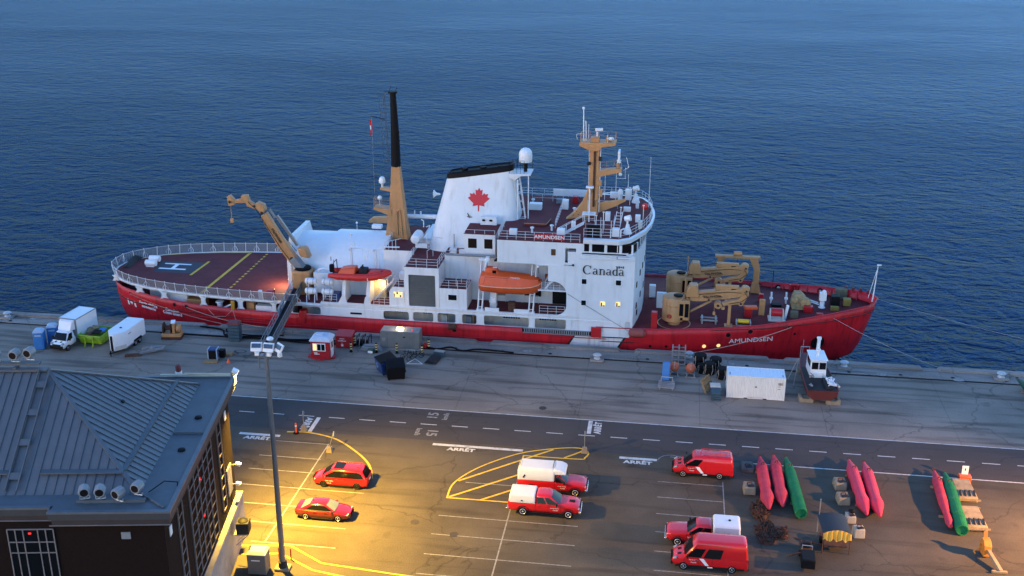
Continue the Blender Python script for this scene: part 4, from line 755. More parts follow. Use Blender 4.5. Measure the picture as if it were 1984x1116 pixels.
# ---------------- bridge block
br=part('bridge_house',ship)
fp=[(61.25,-9.5),(67.9,-9.5),(68.7,-9.2),(69.1,-8.4),(69.5,-6),(69.85,-3),(69.95,0)]; plan=fp+[(x,-y) for x,y in reversed(fp[:-1])]
b=B(); b.loft([[(x,y,.5) for x,y in plan],[(x,y,11.15) for x,y in plan]]); b.make('front_block',WHITE,br)
def off(P,d,cx=64,): return [(x+(d if x>66 else 0),y*(1+d/9.5),) for x,y in P]
b=B(); b.loft([[(x,y,11.15) for x,y in off(plan,.08)],[(x,y,11.3) for x,y in off(plan,.08)]]); b.make('sill_band',WHITE2,br)
b=B(); P=[p for p in off(plan,-.05)]; P=[(max(x,62.9),y) for x,y in P]; b.loft([[(x,y,11.2) for x,y in P],[(x,y,12.3) for x,y in P]]); b.make('window_band',GLASS,br)
def mull(x,y,n):
    b=B(); b.box((x,y,11.78),(.22,.22,1.05),rz=n); b.make('mullion',WHITE,br)
for x in (62.95,63.85,65.6,67.3): b=B(); b.bx(x-.16,x+.16,-9.56,-9.3,11.3,12.35); b.make('mullion',WHITE,br)
b=B(); b.bx(66.9,66.98,-9.55,-9.4,11.3,12.35); b.make('mullion',WHITE,br)
for s in (-1,1):
    for (x,y) in ((68.65,9.1),(69.15,7.9),(69.42,6.2),(69.62,4.6),(69.8,3.0),(69.88,1.4)): mull(x-.02,y*s,0)
mull(69.92,0,0)
b=B(); b.bx(62.9,66,9.2,9.56,11.3,12.35); b.make('wing_wall',WHITE,br)
b=B(); b.bx(62.9,68.2,-9.58,-9.3,11.15,11.42); b.make('sill',WHITE,br)
rp=[(63.0,-9.55),(67.1,-9.6),(68.3,-8.7),(69.0,-7.2),(69.9,-5.1),(70.5,-2.3),(70.75,.9)]; roofp=rp+[(70.65,3.0),(70.1,6.4),(69.2,8.4),(68,9.4),(66.1,9.55),(63.0,9.55)]
def scl(P,k): return [(66+(x-66)*k if x>66 else x,y*k) for x,y in P]
b=B(); b.loft([[(x,y,12.3) for x,y in scl(roofp,.985)],[(x,y,12.45) for x,y in scl(roofp,1.02)],[(x,y,12.95) for x,y in scl(roofp,1.03)],[(x,y,13.0) for x,y in scl(roofp,.985)]]); b.make('roof_visor',WHITE2,br)
b=B(); b.poly([(x,y,13.01) for x,y in scl(roofp,.97)]); o=b.make('roof_coating',DECK,br)
b=B(); rail(b,[(x,y,13.0) for x,y in scl(roofp,.955)],1.1,3,1.1); b.make('railing',RAILM,br)
# bridge wing rails and lower trim on the near wall
b=B(); b.tube((62.6,-9.72,10.6),(69,-9.72,10.62),.05); b.tube((62.6,-9.72,10.85),(69,-9.72,10.87),.03); b.tube((62.6,-9.72,11.1),(69,-9.72,11.1),.03); b.bx(67,68.4,-9.7,-9.6,10.75,11.0)
b.make('wall_grab_rail',RAILM,br); b=B(); b.bx(66.9,68.3,-9.69,-9.66,10.72,11.02); b.make('vent_slot',BLACK,br)
# small windows on the front
for (y,z) in ((-7.6,7.0),(-5.8,7.9),(-3.9,8.2),(-2,8.4),(0,8.5),(-7.4,4.3),(-5,4.9),(-2.5,5.2),(1,5.4),(-7.0,3.3)):
    x=interp(abs(y),[0,3,6,8.4],[69.95,69.85,69.5,69.1]); b=B(); b.box((x+.02,y,z),(.06,.5,.7),rz=-.12*(y/5)*-1); b.make('front_window',GLASS,br)
# serif wordmark on the near wall: built letter by letter
wm=part('wordmark',ship)
def ring(cx,cz,ro,rh,ri,rih,a0,a1,n=20):
    o=[(cx+ro*math.cos(math.radians(lerp(a0,a1,k/n))),cz+rh*math.sin(math.radians(lerp(a0,a1,k/n)))) for k in range(n+1)]
    i=[(cx+.03+ri*math.cos(math.radians(lerp(a1,a0,k/n))),cz+rih*math.sin(math.radians(lerp(a1,a0,k/n)))) for k in range(n+1)]
    return o+i
def glyph(polys):
    for P in polys: plate('letter',P,[],-9.715,-9.69,'y',LETBLK,wm)
def rect(x0,x1,z0,z1): return [(x0,z0),(x1,z0),(x1,z1),(x0,z1)]
zb=8.72
glyph([ring(63.55,zb+.55,.52,.56,.36,.5,42,318),rect(63.9,63.98,zb+.72,zb+1.06)])
def la(x): glyph([ring(x+.24,zb+.2,.25,.21,.14,.15,90,360),ring(x+.26,zb+.5,.25,.24,.13,.19,0,150),rect(x+.38,x+.52,zb+.05,zb+.52),rect(x+.48,x+.62,zb,zb+.06),ring(x+.24,zb+.2,.25,.21,.14,.15,0,90)])
def ln(x): glyph([rect(x+.05,x+.19,zb,zb+.72),rect(x-.02,x+.27,zb,zb+.05),rect(x-.03,x+.1,zb+.67,zb+.73),ring(x+.36,zb+.46,.26,.27,.13,.21,0,150),rect(x+.48,x+.62,zb,zb+.5),rect(x+.41,x+.69,zb,zb+.05)])
def ld(x): glyph([ring(x+.3,zb+.36,.3,.37,.16,.31,0,360),rect(x+.46,x+.6,zb,zb+1.12),rect(x+.38,x+.5,zb+1.07,zb+1.13),rect(x+.55,x+.68,zb,zb+.05)])
la(64.2); ln(64.95); la(65.75); ld(66.45); la(67.2)
glyph([rect(67.15,67.28,zb+.9,zb+1.17),rect(67.62,67.75,zb+.9,zb+1.17),[(67.45+a*.12,zb+1.03+c*.12) for a,c in LEAFPTS]])
b=B(); b.sph((61.9,-9.72,9.75),.13,8,6); b.make('wall_lamp',BLACK,br)
# ---------------- roof gear on the bridge
def searchlight(x,y,z):
    p=part('searchlight',ship); b=B(); b.lathe([(.55,0),(.5,.1),(.22,.9),(.2,1.1)],(x,y,z),8); b.make('stand',WHITE2,p); b=B(); b.tube((x-.05,y,z+1.1),(x-.05,y,z+1.5),.12); b.tube((x-.35,y,z+1.75),(x+.3,y-.15,z+1.95),.3,12,.36); b.make('lamp_head',WHITE2,p)
searchlight(68.3,6.3,13); searchlight(67.9,-6.9,13); 
b=B(); b.lathe([(.3,0),(.25,.7),(.3,.75),(.35,1.2),(.2,1.5)],(66.3,6.8,13),10); b.make('compass_binnacle',WHITE2,ship)
b=B(); b.box((66.6,-8.2,13.5),(.8,.6,1)); b.path([(67.2,-8.6,13),(67.2,-8.6,13.9),(67.6,-8.2,14),(67.6,-8.2,13.6)],.09,7); b.make('deck_locker',WHITE2,ship,.04)
b=B(); b.box((64.1,-8.9,13.75),(1.5,.3,1.4)); b.make('black_screen',BLACK,ship,.03)
la_=part('roof_ladder',ship); b=B(); b.tube((66.2,-5.6,13),(66.5,-4.8,15),.04); b.tube((66.9,-5.6,13),(67.2,-4.8,15),.04); b.make('stile',RAILM,la_)
for k in range(6): t=(k+.5)/6; b=B(); b.tube((66.2+.3*t,-5.6+.8*t,13+2*t),(66.9+.3*t,-5.6+.8*t,13+2*t),.03,4); b.make('rung',RAILM,la_)
b=B(); b.sph((69.6,1.5,13.9),.42,12,8); b.make('red_fender_ball',RIBRED,ship)
for (x,y,z,h) in ((70.0,4.5,13,6.4),(64.9,-8.9,13,2.4),(66.1,-8.9,13,2.0),(65.8,5,13,5.2),(67.2,8.0,13,3.2),(64.3,7,13,3.4)):
    b=B(); b.tube((x,y,z),(x,y,z+h),.045,5,.025); b.make('whip_antenna',WHITE2,ship)
b=B(); b.tube((65.8,5,16.4),(67.0,5,16.4),.03); b.tube((66.9,5,16.4),(66.9,5,17.8),.03); b.sph((66.3,5,16.9),.22); b.make('antenna_yard',WHITE2,ship)
b=B(); b.box((67.3,7.4,13.7),(.8,.8,1.3)); b.box((62.9,3.6,13.6),(1.9,.6,.8)); b.make('signal_locker',WHITE2,ship,.04)
for (x_,y_,w_,d_,h_,m_) in ((68.9,-2.2,.6,.5,.9,WHITE2),(67.4,2.2,.9,.7,.5,WHITE2),(65.3,-2.2,.6,.6,1.1,WHITE2),(68.6,3.6,.4,.4,1.3,WHITE2),(65.6,7.9,1.3,.5,.8,WHITE2),(69.3,-4.6,.5,.8,.9,CREAM)):
    b=B(); b.box((x_,y_,13.01+h_/2),(w_,d_,h_)); b.make('deck_box',m_,br,.05)
for (x_,y_,h_) in ((65.1,-7.4,2.6),(66.9,-3.4,2.1),(64.2,-6.6,1.9),(67.6,4.9,2.3),(69.5,-1.2,1.8)): b=B(); b.tube((x_,y_,13),(x_,y_,13+h_),.05,5); b.box((x_,y_,13+h_),(.25,.12,.1)); b.make('aerial_post',RAILM,br)
b=B(); rail(b,[(62.9,-5.5,13),(66.2,-5.5,13),(66.2,-3,13)],1.0,2,1.1); rail(b,[(62.9,3,13),(66.2,3,13)],1.0,3,1.1); b.make('railing',RAILM,br)
# ---------------- masts
fm=part('foremast',ship)
prof=[(60.0,12.4),(60.6,12.9),(61.3,13.6),(62.0,14.6),(62.5,15.8),(62.85,17.4),(62.95,19),(63.0,21.8),(63.85,21.8),(63.9,17),(63.95,15.2),(63.95,13.0)]
b=B(); b.prism(prof,'y',-.5,.5); b.make('mast_fin',BUFF,fm,.06)
b=B(); b.loft([[(62.7,-.62,15),(64.0,-.62,15),(64.0,.62,15),(62.7,.62,15)],[(62.85,-.52,21.6),(63.95,-.52,21.6),(63.95,.52,21.6),(62.85,.52,21.6)]]); b.make('mast_tower',BUFF,fm,.05)
b=B(); b.bx(63.3,63.55,-.68,-.5,14.2,21.4); b.make('cable_trunk',RUST,fm); 
for (x_,z_,w_,h_) in ((62.9,16.2,.5,.5),(64.1,17.2,.5,.6),(64.1,20.2,.4,.5),(62.75,19.6,.4,.4),(64.3,16.0,.3,.9)): b=B(); b.box((x_,-.6,z_),(w_,.4,h_)); b.make('junction_box',DARK if w_==.4 else BUFF,fm,.03)
b=B(); b.tube((64.9,-.9,22.2),(64.9,-.9,23.2),.05); b.tube((62.5,.8,22.2),(62.5,.8,24.0),.04); b.path([(61.3,-1.0,22.6),(61.2,-1.1,23.2),(61.9,-1.1,23.3)],.03); b.make('platform_aerial',RAILM,fm)
b=B(); b.path([(66.9,-.3,18.8),(67.5,-.3,19.2),(67.2,-.3,20.4)],.04); b.path([(64.0,-.7,15.8),(65.4,-.7,16.1),(65.6,-.7,15.7)],.06); b.make('side_aerial',RAILM,fm)
b=B(); b.prism([(63.9,13.3),(63.9,14.6),(67.2,15.2),(67.3,14.95),(66,14.2)],'y',-.18,.18); b.make('lower_arm',BUFF,fm,.04)
b=B(); b.prism([(63.8,17.9),(63.8,18.7),(66.7,19.05),(66.7,18.6)],'y',-.6,.6); b.make('mid_arm',BUFF,fm,.04)
b=B(); b.box((63.4,-.3,22.5),(1.0,.8,.6)); b.box((65.0,.3,22.4),(.7,.6,.4)); b.make('platform_box',BUFF,fm,.05)
b=B(); b.prism([(61.6,21.75),(61.6,22.2),(65.9,22.25),(65.9,21.95),(64.3,21.7),(63.9,21.2),(62.9,21.2)],'y',-1.1,1.1); b.make('top_platform',BUFF,fm,.05)
b=B(); rail(b,[(61.7,-1.05,22.2),(65.8,-1.05,22.2),(65.8,1.05,22.2),(61.7,1.05,22.2),(61.7,-1.05,22.2)],.95,2,1.0,.02,.025); rail(b,[(64,-.6,18.8),(66.6,-.6,19.05)],.95,2,.8,.02,.025); b.make('railing',BUFF,fm)
b=B(); b.tube((62.0,0,22.2),(61.9,0,26.1),.07); b.sph((61.9,0,26.1),.18,8,6); b.tube((62.3,0,22.2),(62.2,0,24.6),.06); b.make('mast_antenna',WHITE2,fm)
b=B(); b.tube((63.6,0,22.2),(63.6,0,23.3),.12); b.box((63.8,0,23.6),(.9,.25,.3),rz=.3); b.sph((65.3,-.4,22.6),.28,10,6,(1.3,1,.8)); b.make('radar_scanner',WHITE2,fm)
b=B(); b.tube((66.2,0,19.0),(66.2,0,19.6),.22); b.make('radar_post',BUFF,fm); b=B(); b.box((66.3,0,19.8),(.5,.4,.3)); b.box((66.3,0,20.5),(.25,1.6,1.3)); b.make('radar_scanner',WHITE2,fm)
b=B(); b.path([(64.1,-.5,13.5),(64.1,-.5,21.5)],.05); b.path([(62.75,-.5,13.3),(62.75,-.5,21.5)],.035); b.make('cable_run',RAILM,fm)
for k in range(18): b=B(); b.tube((63.2,-.46,14+k*.42),(63.6,-.46,14+k*.42),.025,4); b.make('rung',BUFF,fm)
b=B(); rail(b,[(62.4,-3.5,13.2),(63.8,-3.5,13.2)],1.2,3,.7); b.bx(62.3,63.9,-3.6,-2.4,14.0,14.1); b.tube((63.1,-3.0,13),(63.1,-3.0,17.2),.09); b.box((63.1,-3,17.3),(.9,.4,.2)); b.make('crows_platform',WHITE2,fm)
stair(ship,(59.8,-7.9,12.5),(62.8,-6.4,13.9),.6,7,rails=True)
b=B(); 
for p in ((61.0,-.44,13.0),(61.4,-.44,13.5),(61.6,-.44,13.1)): b.sph(p,.09,6,5)
b.make('mast_bolt',BLACK,fm)
mm=part('mainmast',ship)
b=B(); b.loft([[(37.3,-.8,8.9),(40.3,-.8,8.9),(40.3,.8,8.9),(37.3,.8,8.9)],[(37.9,-.7,12.2),(39.9,-.7,12.2),(39.9,.7,12.2),(37.9,.7,12.2)],[(38.2,-.55,16),(39.55,-.55,16),(39.55,.55,16),(38.2,.55,16)],[(38.35,-.5,18.2),(39.35,-.5,18.2),(39.35,.5,18.2),(38.35,.5,18.2)]]); b.make('lower_mast',BUFF,mm,.06)
b=B(); b.tube((38.85,0,18.15),(38.85,0,22.5),.6,12,.52); b.tube((38.85,0,22.5),(38.75,0,27.3),.5,12,.36); b.tube((38.7,0,27.2),(38.7,0,27.4),.55,10); b.make('upper_mast',BLACK,mm)
cg=part('mast_cage_ladder',ship); b=B()
for (x,y) in ((37.95,-.3),(37.95,.3),(37.35,0)): b.tube((x,y,18.6),(x-.35,y,27.2),.035,4)
b.make('stile',mat('dark_blue_grey',(.05,.07,.1),.6),cg)
for k in range(9): z=18.8+k*1.0; x=37.95-.35*(z-18.6)/8.6; b=B(); b.path([(x,-.3,z),(x-.6,0,z),(x,.3,z)],.03,4); b.path([(x,-.3,z),(38.5,0,z)],.025,4); b.make('cage_hoop',MATS['dark_blue_grey'],cg)
b=B(); b.path([(37.6,0,27.3),(38.3,0,27.4),(39.3,0,27.3)],.04,4); b.path([(38.2,.3,27.4),(38.5,.3,28)],.03,4); b.path([(39,.3,27.4),(39.2,.3,27.9)],.03,4); b.tube((37.6,0,24.0),(35.9,0,24.3),.05,4); b.make('mast_yard',BLACK,mm)
b=B(); b.prism([(38.2,11.9),(38.2,12.7),(36.0,13.0),(35.9,12.7)],'y',-.8,.8); b.prism([(38.4,14.9),(38.4,15.3),(36.8,15.4),(36.8,15.2)],'y',-.5,.5); b.make('mast_arm',BUFF,mm,.03)
b=B(); rail(b,[(38.1,-.75,12.8),(36.0,-.75,12.95),(36.0,.75,12.95)],1.1,3,.9,.02,.025); b.make('railing',BUFF,mm)
b=B(); b.tube((36.6,0,13),(36.6,0,14.3),.04); b.sph((36.6,0,14.0),.3,12,8); b.tube((37.0,0,15.3),(37.0,0,15.9),.15); b.lathe([(.2,0),(.42,.2),(.42,.5),(.3,.85),(.01,1.0)],(37.0,0,15.8),12); b.make('radome',WHITE2,mm)
b=B(); b.path([(39.0,-.85,9.5),(38.95,-.8,12.5),(39.3,-.75,12.8),(39.4,-.8,12.0),(39.6,-.85,9.2)],.08,6); b.make('mast_pipe',BUFF,mm)
b=B(); b.tube((39.5,1.8,11.2),(43.8,1.8,11.3),.28,10); b.tube((40.6,1.8,11.5),(40.6,1.8,12),.08); b.tube((41.4,1.8,11.5),(41.4,1.8,11.9),.12); b.make('exhaust_boom',WHITE2,ship)
b=B(); b.prism([(33.5,9.2),(34,9.6),(37.0,9.9),(38.5,9.7),(38.5,9.0),(33.5,8.9)],'y',5.5,6.3); b.box((36.8,5.9,9.9),(1.4,1.0,.9)); b.make('far_crane_boom',BUFF,ship,.05)
# ensign on the main mast
b=B(); P=[]; 
b.loft([[(35.95,0,23.9),(36.05,.1,22.9),(35.9,.05,22.0)],[(35.8,.2,23.8),(35.9,.25,22.8),(35.8,.2,21.9)],[(35.65,.1,23.7),(35.75,.2,22.7),(35.7,.1,21.8)]],cap=False,closed=False); fl=b.make('ensign_flag',LEAFRED,None); fl.parent=ship
b=B(); b.tube((35.95,0,24.3),(36.0,0,13),.012,3); b.make('flag_halyard',ROPE,ship)
b=B(); b.box((35.82,.05,22.9),(.12,.3,.45)); b.make('flag_emblem',SIGNW,fl)
# ---------------- life rafts are separate things (below); aft crane
CRD=mat('crane_hydraulic_grey',(.2,.2,.2),.4,metal=.3)
ac=part('aft_deck_crane',ship)
b=B(); b.loft([[(27.0,-6.9,3.0),(29.2,-6.9,3.0),(29.2,-5,3.0),(27.0,-5,3.0)],[(26.9,-7.0,6.2),(29.3,-7.0,6.2),(29.3,-4.9,6.2),(26.9,-4.9,6.2)]]); b.make('pedestal',BUFF,ac,.25,seg=3)
b=B(); b.lathe([(1.0,0),(1.05,.2),(.9,.3)],(28.1,-5.95,6.2),14); b.make('slew_ring',BLACK,ac)
b=B(); b.beam((28.0,-5.9,6.2),(26.9,-5.9,7.6),.9,1.2,(0,1,0)); b.make('column',GREY,ac,.08)
b=B(); b.loft([[(27.9,-6.35,6.9),(27.9,-5.5,6.9),(26.9,-5.5,6.6),(26.9,-6.35,6.6)],[(26.6,-6.35,9.0),(26.6,-5.5,9.0),(25.4,-5.5,8.6),(25.4,-6.35,8.6)],[(24.0,-6.3,13.3),(24.0,-5.55,13.3),(23.2,-5.55,12.8),(23.2,-6.3,12.8)]]); bm_=b.make('main_boom',BUFF,ac,.08)
text('crane_lettering','PALFINGER',.42,(25.15,-6.4,10.45),(1.5,0,-2.5),(2.5,0,1.5),LETBLK,ac,.02,bold=.01)
b=B(); b.beam((27.6,-5.9,9.2),(25.2,-5.9,12.9),.35,.35); b.tube((25.0,-5.9,12.6),(24.3,-5.9,13.7),.18,8); b.make('lift_cylinder',CRD,ac)
b=B(); b.loft([[(28.0,-6.5,7.9),(29.2,-6.5,7.7),(29.2,-5.2,7.7),(28.0,-5.2,7.9)],[(27.6,-6.5,9.0),(28.7,-6.5,9.1),(28.7,-5.2,9.1),(27.6,-5.2,9.0)]]); b.make('winch_housing',BUFF,ac,.2)
b=B(); b.prism([(23.4,13.0),(23.9,13.6),(23.7,14.3),(22.9,14.6),(22.6,14.1)],'y',-6.4,-5.4); b.prism([(23.0,13.5),(23.2,14.1),(21.6,14.6),(21.5,14.0)],'y',-6.2,-5.6); b.make('knuckle',BUFF,ac,.08)
b=B(); b.prism([(22.6,13.6),(22.4,14.4),(21.4,15.0),(19.6,14.6),(19.6,14.25),(21.3,14.4)],'y',-6.15,-5.65); b.prism([(21.9,14.6),(21.7,15.4),(20.9,15.3),(20.9,14.7)],'y',-6.25,-5.55); b.prism([(20.0,14.1),(20.0,14.7),(19.5,15.3),(19.1,15.1),(19.2,13.9)],'y',-6.2,-5.6); b.make('jib',BUFF,ac,.06)
b=B(); b.tube((19.4,-5.9,14.0),(19.4,-5.9,12.3),.03,4); b.box((19.4,-5.9,12.0),(.35,.25,.55)); b.make('hook_block',BUFF,ac)
b=B(); b.path([(26.7,-6.5,7.4),(25.6,-6.55,9),(24.3,-6.5,11.2),(22.9,-6.5,13.7),(21.8,-6.3,14.6)],.04,4); b.path([(27.6,-6.4,8.6),(26.3,-6.4,10.2),(25.0,-6.3,12.3)],.035,4); b.make('hose',BLACK,ac)
for (x_,z_,r_) in ((26.9,7.6,.2),(23.5,13.3,.18),(22.6,14.1,.16),(19.5,14.5,.16)): b=B(); b.tube((x_,-6.48,z_),(x_,-6.36,z_),r_,10); b.make('pivot_pin',DARK,ac)
# ---------------- forward cranes
fc=part('forward_deck_crane',ship); fc.location=(73.8,-4.7+ysh(73.8),fdz(73.8)-1.1); fc.scale=(1,1,.93)
b=B(); b.tube((0,0,1.15),(0,0,1.9),.72,18); b.make('pedestal',BUFF,fc)
b=B(); b.lathe([(1.25,0),(1.35,.1),(1.35,3.0),(1.25,3.15),(.6,3.3)],(-.1,0,1.75),20); b.make('turret',BUFF,fc)
b=B(); b.lathe([(.4,0),(.55,.1),(.55,.2),(.4,.25)],(.35,-.3,5.0),14); b.make('hose_reel',BLACK,fc)
b=B(); b.tube((1.1,-.4,4.9),(1.1,-.4,7.4),.06); b.sph((1.1,-.4,7.4),.09); b.make('floodlight_pole',BUFF,fc)
cab=part('operator_cab',fc); 
b=B(); b.bx(.35,1.75,-1.25,.2,2.1,4.75); o=b.make('cab_shell',BUFF,fc,.12); bpy.data.objects.remove(cab)
for (x0,x1,z0,z1) in ((.55,1.0,2.75,4.35),(1.18,1.62,2.6,4.4),(.7,.98,2.2,2.5)): b=B(); b.bx(x0,x1,-1.3,-1.255,z0,z1); b.make('cab_window',GLASS,o) if False else b.make('cab_window',GLASS,fc)
b=B(); b.bx(1.755,1.8,-1.0,0,2.7,4.4); b.make('cab_window',GLASS,fc)
b=B(); b.prism([(1.3,5.0),(1.25,5.8),(1.65,6.6),(2.5,6.6),(2.75,5.4),(2.75,5.0)],'y',-.55,.75); b.make('motor_housing',BUFF,fc,.1)
b=B(); b.prism([(1.2,4.4),(1.2,5.2),(2.8,5.75),(4.5,6.0),(7.3,6.3),(8.3,6.7),(8.55,6.4),(8.2,5.8),(7.2,5.2),(3,4.45)],'y',-.38,.42); mb=b.make('main_boom',BUFF,fc,.08)
b=B(); b.bx(4.6,7.3,-.25,.3,6.05,6.7); b.make('extension_boom',BUFF,fc,.08); b=B(); b.bx(6.4,6.95,-.27,-.25,6.2,6.35); b.make('slot',BLACK,fc)
text('crane_lettering','PALFINGER',.4,(4.3,-.41,5.2),(1,0,.1),(-.1,0,1),LETBLK,fc,.02,bold=.01)
b=B(); P=[]
for k in range(16): a=2*PI*k/16; P.append((4.3+1.15*math.cos(a),5.2+.3*math.sin(a)))
Q=[(4.3+(x-4.3)*.96,5.2+(z-5.2)*.85) for x,z in P]; plate('lettering_outline',P,[Q],-.4,-.385,'y',LETBLK,fc)
b=B(); b.beam((1.5,-.2,2.8),(4.2,0,4.5),.22,.22); b.make('lift_cylinder',BUFF,fc)
b=B(); b.prism([(8.3,6.2),(8.5,5.6),(7.9,4.4),(5.6,4.0),(5.4,4.35),(7.3,5.0),(7.8,5.9)],'y',-.32,.32); b.make('jib',BUFF,fc,.06)
b=B(); b.tube((8.0,-.45,6.3),(8.0,.45,6.3),.42,14); b.tube((5.0,-.4,4.05),(5.0,.4,4.05),.45,14); b.tube((5.6,-.35,3.7),(5.6,.35,3.7),.22,10); b.tube((7.6,-.4,4.45),(7.6,.4,4.45),.3,12); b.make('knuckle',BUFF,fc)
b=B(); b.bx(6.2,6.55,-.2,.2,1.3,4.1); b.bx(5.9,6.85,-.5,.5,1.25,1.35); b.beam((6.4,0,1.4),(7.2,-.1,1.3),.1,.1); b.make('boom_rest',BUFF,fc,.03)
b=B(); b.tube((4.6,-.3,4.0),(4.6,-.3,3.1),.03); b.box((4.6,-.3,2.95),(.3,.2,.4)); b.make('hook_block',BUFF,fc)
b=B(); b.path([(1.0,-.45,4.6),(1.6,-.5,5.3),(3.0,-.46,5.5),(4.6,-.46,5.75),(6.2,-.42,5.95),(7.6,-.42,5.9)],.035,4); b.path([(7.9,-.45,6.1),(8.35,-.5,5.4),(7.6,-.4,4.7),(6.2,-.38,4.35)],.035,4); b.path([(2.0,.3,5.9),(3.4,.2,6.15),(4.6,.1,6.5)],.035,4); b.make('hydraulic_hose',BLACK,fc)
for (x_,z_,r_) in ((1.6,5.0,.16),(8.15,6.15,.14),(7.6,4.45,.13),(5.0,4.05,.15),(3.9,4.75,.12)): b=B(); b.tube((x_,-.48,z_),(x_,-.4,z_),r_,10); b.make('pivot_pin',DARK,fc)
for x_ in (3.4,5.6,7.0): b=B(); b.bx(x_-.03,x_+.03,-.4,-.375,4.75+.08*x_,5.5+.08*x_); b.make('boom_rib',BUFF,fc)
b=B(); b.path([(-.6,-1.3,2.2),(-.6,-1.42,3.4),(-.6,-1.3,4.6)],.03,4); b.path([(-.95,-1.05,2.2),(-1.0,-1.15,3.4),(-.95,-1.05,4.6)],.03,4); b.make('access_ladder',BUFF,fc)
b=B(); b.lathe([(1.37,0),(1.4,.03),(1.4,.12),(1.37,.15)],(-.1,0,3.9),20); b.make('turret_band',BUFF,fc)
fc2=copy_tree(fc,loc=(74.1,3.4+ysh(74.1),fdz(74.1)-1.1),parent=ship)
b=B(); n=40; 
for k in range(n):
    a0,a1=2*PI*k/n,2*PI*(k+1)/n; b.quad(*[(73.8+r*math.cos(a),-4.7+ysh(73.8)+r*1.05*math.sin(a),fdz(73.8)+.05) for r,a in ((1.85,a0),(1.98,a0),(1.98,a1),(1.85,a1))])
b.make('slew_circle_marking',BUFF,ship)
b=B(); b.tube((-.55,-1.2,2.6),(-.58,-1.32,2.6),.3,14); b.make('crane_badge',mat('badge_red',(.35,.03,.02),.6),fc)
# A-frame over the far rail
af=part('a_frame',ship); af.location=(0,ysh(82)-.4,fdz(82)-1.17); af.scale=(1,1,.77); b=B(); b.bx(78.6,84.2,6.6,7.3,7.35,7.75); b.make('crossbeam',BUFF,af,.05)
b=B(); b.prism([(79.0,7.4),(79.9,7.4),(79.5,5.8),(79.3,1.5),(78.7,1.5),(78.7,5.8)],'y',6.7,7.2); b.make('leg',BUFF,af,.04); b=B(); b.prism([(82.9,7.4),(83.9,7.4),(84.3,5.5),(84.2,1.5),(83.5,1.5),(83.5,5.5)],'y',6.7,7.2); b.make('leg',BUFF,af,.04); b=B(); b.prism([(83.2,1.5),(83.5,3.2),(84.2,3.2),(84.6,1.5)],'y',6.5,7.4); b.make('foot',BUFF,af,.05)
b=B(); b.tube((81.4,6.95,7.4),(81.4,6.95,6.2),.03); b.box((81.4,6.95,6.1),(.3,.3,.7)); b.make('block',BLACK,af); b=B(); b.box((81.4,6.95,8.1),(.7,.5,.6)); b.tube((80.9,6.95,8.1),(81.9,6.95,8.1),.35,12); b.make('sheave',BUFF,af)
b=B(); b.tube((84.2,6.9,5.2),(85,6.9,5.2),.06); b.make('arm',BUFF,af)
# foredeck gear
def fd(x): return fdz(x)
_before=set(bpy.data.objects)
b=B(); z=fd(89.2); b.loft([[(87.9,-.6,z),(90.2,-.6,z),(90.2,1.8,z),(87.9,1.8,z)],[(88.0,-.4,z+1.2),(89.6,-.4,z+1.3),(89.6,1.6,z+1.3),(88.0,1.6,z+1.2)],[(88.2,.0,z+1.9),(89.0,.0,z+1.9),(89.0,1.4,z+1.9),(88.2,1.4,z+1.9)]]); b.lathe([(.2,-.5),(.65,-.45),(.68,.35),(.3,.5)],(89.5,-.3,z+.9),14,'y'); b.lathe([(.2,-.3),(.4,-.25),(.4,.25),(.2,.3)],(88.2,-.6,z+1.3),12,'y'); b.make('windlass_cover',mat('canvas_cover',(.36,.25,.12),.9,var=.3,scale=2.5),ship,.1)
b=B(); b.lathe([(.42,0),(.45,.1),(.3,.3),(.28,.9),(.42,1.05),(.4,1.2)],(91.6,.2,z),12); b.bx(91.2,92.0,-.2,.5,z+1.1,z+2.0); b.sph((91.7,.1,z+2.1),.3,8,6); b.make('mooring_winch',WHITE2,ship)
for y in (.4,1.0): b=B(); b.tube((90,y,z+.8),(91.2,y-.2,z+.5),.08); b.make('chain_pipe',WHITE2,ship)
for (x,y,sx_,sy_,h,m,nm) in ((84.2,-1.6,.7,.5,2.0,BUFF,'vent_box'),(84.4,3.0,.6,.5,1.0,RED,'red_locker'),(82.6,-2.2,.9,.7,1.1,RED,'red_locker'),(89.8,-1.2,1.1,.7,.8,RED,'red_locker'),(91.0,-3,.8,.6,.5,RED,'red_locker'),(88.0,-2.8,.9,.7,.8,mat('olive_cover',(.12,.11,.07),.8),'covered_drum'),(94.2,3.2,1.4,1.0,1.3,mat('olive_cover',(.12,.11,.07),.8),'covered_winch'),(93.2,.8,1.0,1.2,1.3,BLACK,'black_winch'),(94.6,.6,.9,.8,.9,mat('olive_yellow',(.22,.17,.03),.7),'fairlead_roller'),(93.0,-.9,1.0,.5,.5,mat('olive_yellow',(.22,.17,.03),.7),'fairlead_roller'),(71.5,-6.5,.7,.7,2.1,RED,'red_locker'),(71,4,.8,.7,1.6,WHITE2,'deck_locker'),(72.2,.3,1.2,.5,2.0,WHITE2,'deck_locker'),(86.2,1.2,1.2,.9,.3,BLACK,'deck_hatch')):
    z=fd(x); b=B(); b.box((x,y,z+h/2),(sx_,sy_,h)); b.make(nm,m,ship,.06)
b=B(); z=fd(82.6); b.box((82.8,-2.4,z+1.3),(1.6,.9,.3),rz=.15); b.make('orange_stretcher',ORANGE,ship,.08)
b=B(); z=fd(81.8); 
for q in (-.5,.5): b.bx(81,82.8,-5+q-.06,-5+q+.06,z+.1,z+.25)
for q in (81.1,82.7): b.bx(q-.06,q+.06,-5.6,-4.4,z,z+.6)
